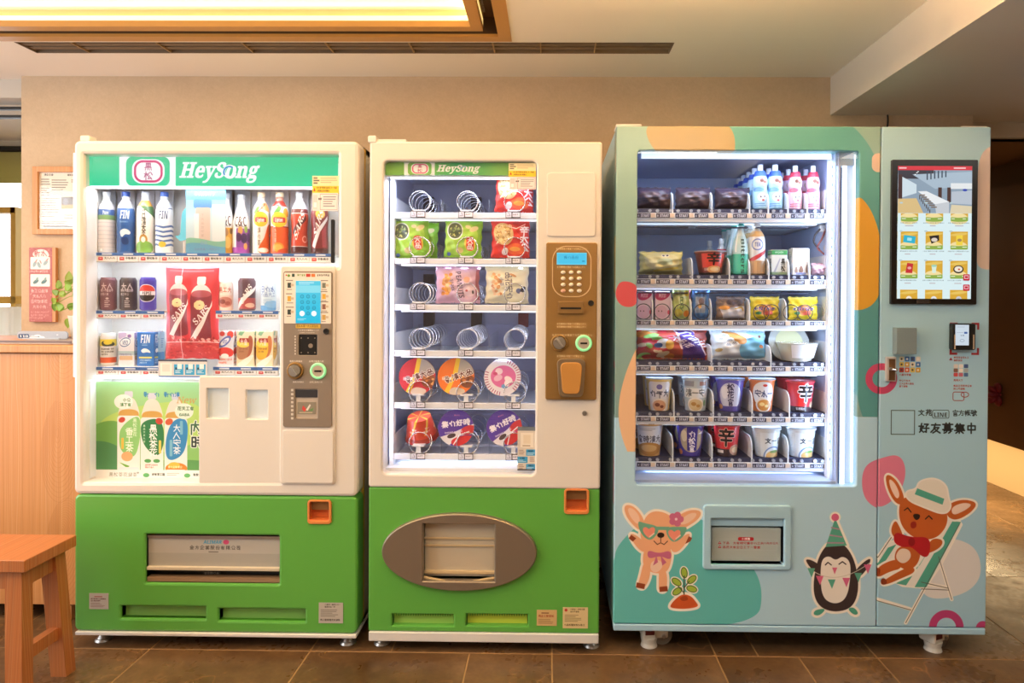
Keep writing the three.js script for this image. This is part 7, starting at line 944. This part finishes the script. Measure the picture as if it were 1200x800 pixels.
  const U = {
    cream: cupArt('#e2c67c', '', '#333', (c, x, h) => { RR(c, '#e2e4ee', x - 66, 12, 132, 138, 20); E(c, '#6a6ac0', x, 36, 16, 12); ck(c, '心王'.length ? '心一' : '', x - 56, 50, 34, '#2e3a5a', 0.15); ck(c, '下', x - 14, 54, 34, '#2e3a5a', 0.15); ck(c, '己'.length ? '大' : '', x + 24, 50, 32, '#2e3a5a', 0.15); foodBowl(c, x, 124, '#d9a98a', '#7a3a34'); }),
    grey: cupArt('#b9c8d4', '', '#444', (c, x, h) => { F(c, '#8a8fa0', x - 70, 12, 60, 24); F(c, '#a87a6c', x + 20, 14, 40, 18); F(c, '#e6e9ec', x - 80, 44, 180, 44); ck(c, '清一安', x - 60, 48, 36, '#5c6670', 0.14); foodBowl(c, x, 120, '#d8c49a', '#b98a4a'); E(c, '#6aa07c', x + 60, 112, 10, 14); }),
    purple: cupArt('#5a54b0', '松花官', '#2a2a5c', (c, x, h) => { E(c, '#c9cce2', x, 78, 62, 64); E(c, '#e4e4ee', x - 30, 60, 20, 30); F(c, '#4a449c', 0, 124, 420, 26); E(c, '#d89a6a', x - 62, 128, 16, 12); }, true),
    orange: cupArt('#df7f48', '', '#333', (c, x, h) => { E(c, '#e6e8f0', x + 6, 66, 66, 58); ck(c, '安水一', x - 44, 48, 34, '#3e4a78', 0.15); E(c, '#c83a34', x + 14, 26, 12, 6); foodBowl(c, x + 10, 118, '#d2924a', '#f0dca0'); }),
    red: cupArt('#c8384a', '', '#222', (c, x, h) => { F(c, '#d82e30', x - 16, 0, 60, 120); ck(c, '辛', x - 12, 14, 84, '#f2e4e6', 0.24); ck(c, '辛', x - 12, 14, 84, '#1e1a20', 0.14); F(c, '#463a44', 0, 122, 420, 28); F(c, '#2c2226', x - 40, 122, 80, 28); small(c, x - 30, 126, 60, 18, 1, '#d8d0d4', 0.15); E(c, '#d8b89a', x + 76, 114, 22, 16); }),
    amber: cupArt('#e2b16c', '', '#333', (c, x, h) => { F(c, '#dfe3ec', x - 84, 10, 168, 90); ck(c, '官時清大', x - 72, 54, 33, '#5a5a6a', 0.13); lines(c, x - 60, 22, 100, 14, 2, '#9aa2b0', 0.4); E(c, '#c08c4a', x, 116, 76, 30); E(c, '#d8b27a', x - 4, 112, 50, 16); }),
    violet: cupArt('#463c9c', '', '#fff', (c, x, h) => { E(c, '#b7a88e', x + 4, 66, 66, 62); E(c, '#e0d4bc', x - 36, 50, 18, 28); F(c, '#3c3490', x - 20, 0, 56, 120); ck(c, '心松官', x - 10, 22, 34, '#f2f0fa', 0.16, true, 1); E(c, '#e0906a', x - 70, 130, 18, 14); P(c, '#d9dce8', [[x + 36, 40], [x + 78, 22], [x + 70, 40]]); }),
    spicy: cupArt('#cf2e38', '', '#fff', (c, x, h) => { ck(c, '辛', x - 46, 14, 84, '#e8b8ac', 0.22); ck(c, '辛', x - 46, 14, 84, '#221a20', 0.14); F(c, '#3c3038', 0, 112, 420, 38); E(c, '#c9a08a', x + 56, 116, 42, 26); E(c, '#e6cfae', x + 56, 116, 26, 14); F(c, '#efe6e2', x - 66, 118, 44, 14); }),
    white: cupArt('#d3d6d6', '', '#333', (c, x, h) => { for (let k = 0; k < 70; k++) E(c, '#c2c6c8', rr(0, 420), rr(0, 150), rr(2, 8), 2, rnd() * 3); F(c, '#dfe6ea', x - 34, 20, 150, 130); ck(c, '文一官', x - 10, 46, 32, '#2c3440', 0.14); c.strokeStyle = '#6f90c4'; c.lineWidth = 7; c.beginPath(); c.arc(x + 40, 150, 56, Math.PI, 6.2); c.stroke(); E(c, '#e0b878', x + 42, 142, 46, 30); Q(c, '#7a9a54', [[x + 6, 124], [x + 40, 108], [x + 84, 116], [x + 60, 126]]); }) };
  const dark = face(120, 120, (c) => { F(c, '#6d7488', 0, 0, 100, 100); E(c, '#8a92a6', 50, 50, 38); small(c, 28, 42, 46, 18, 2, '#4f566a', 0.12); }), whiteLid = face(120, 120, (c) => { F(c, '#b9bec8', 0, 0, 100, 100); E(c, '#d0d4dc', 50, 50, 36); E(c, '#8fa05c', 60, 40, 10, 5); });
  const stand = (px, w, h, row, reg, lid, label, n, group, back, kind = 'cup') => { const g = cup(kind, W(w), W(h), reg, lid, label, 'noodle cup', group); put(g, px, z - 0.01, tops[row]); for (let k = 1; k <= n; k++) { const c = cp(g, back.replace('#', n > 1 ? ['second', 'third'][k - 1] : 'right'), group); c.position.set(g.position.x, g.position.y, z - 0.01 - k * (W(w) + 0.006)); } return g; };
  const bk = ', standing behind the front one', G5 = 'noodle cups on the fifth shelf', G6 = 'noodle cups on the lowest shelf';
  stand(773, 31, 37, 4, U.cream, greyLid, 'cream noodle cup with white panel and dark characters, first on the fifth shelf', 1, G5, 'cream noodle cup' + bk + ' on the fifth shelf');
  stand(815.5, 31, 38, 4, U.grey, greyLid, 'pale grey-blue noodle cup, second on the fifth shelf', 1, G5, 'pale grey-blue noodle cup' + bk);
  stand(856, 33, 37, 4, U.purple, dark, 'violet noodle cup with upright characters in the middle of the fifth shelf', 1, G5, 'violet noodle cup' + bk + ' on the fifth shelf');
  stand(893.5, 30, 37, 4, U.orange, greyLid, 'orange and white noodle cup on the fifth shelf', 1, G5, 'orange and white noodle cup' + bk);
  stand(938.5, 32, 35, 4, U.red, redLid, 'pink-red spicy noodle cup at the right end of the fifth shelf', 1, G5, 'pink-red spicy noodle cup' + bk);
  stand(762, 32, 38, 5, U.amber, greyLid, 'white and amber noodle cup, first on the lowest shelf', 1, G6, 'white and amber noodle cup' + bk);
  stand(810, 32.5, 36, 5, U.violet, dark, 'deep violet noodle cup with white characters on the lowest shelf', 1, G6, 'deep violet noodle cup' + bk + ' on the lowest shelf');
  stand(852.5, 31, 36, 5, U.spicy, redLid, 'bright red spicy noodle cup with black character in the middle of the lowest shelf', 1, G6, 'bright red spicy noodle cup' + bk + ' on the lowest shelf');
  const w1 = stand(899, 33, 33, 5, U.white, whiteLid, 'white noodle cup with green and yellow bowl print, left of the two', 2, G6, 'white noodle cup, # in the left column of two'); 
  const wc = cp(w1, 'white noodle cup with green and yellow bowl print, right of the two', G6); put(wc, 940, z - 0.01, tops[5]); for (let k = 1; k <= 2; k++) { const c = cp(w1, 'white noodle cup, ' + ['second', 'third'][k - 1] + ' in the right column of two', G6); c.position.set(wc.position.x, wc.position.y, z - 0.01 - k * (W(33) + 0.006)); }
}

renderer.render(scene, camera);
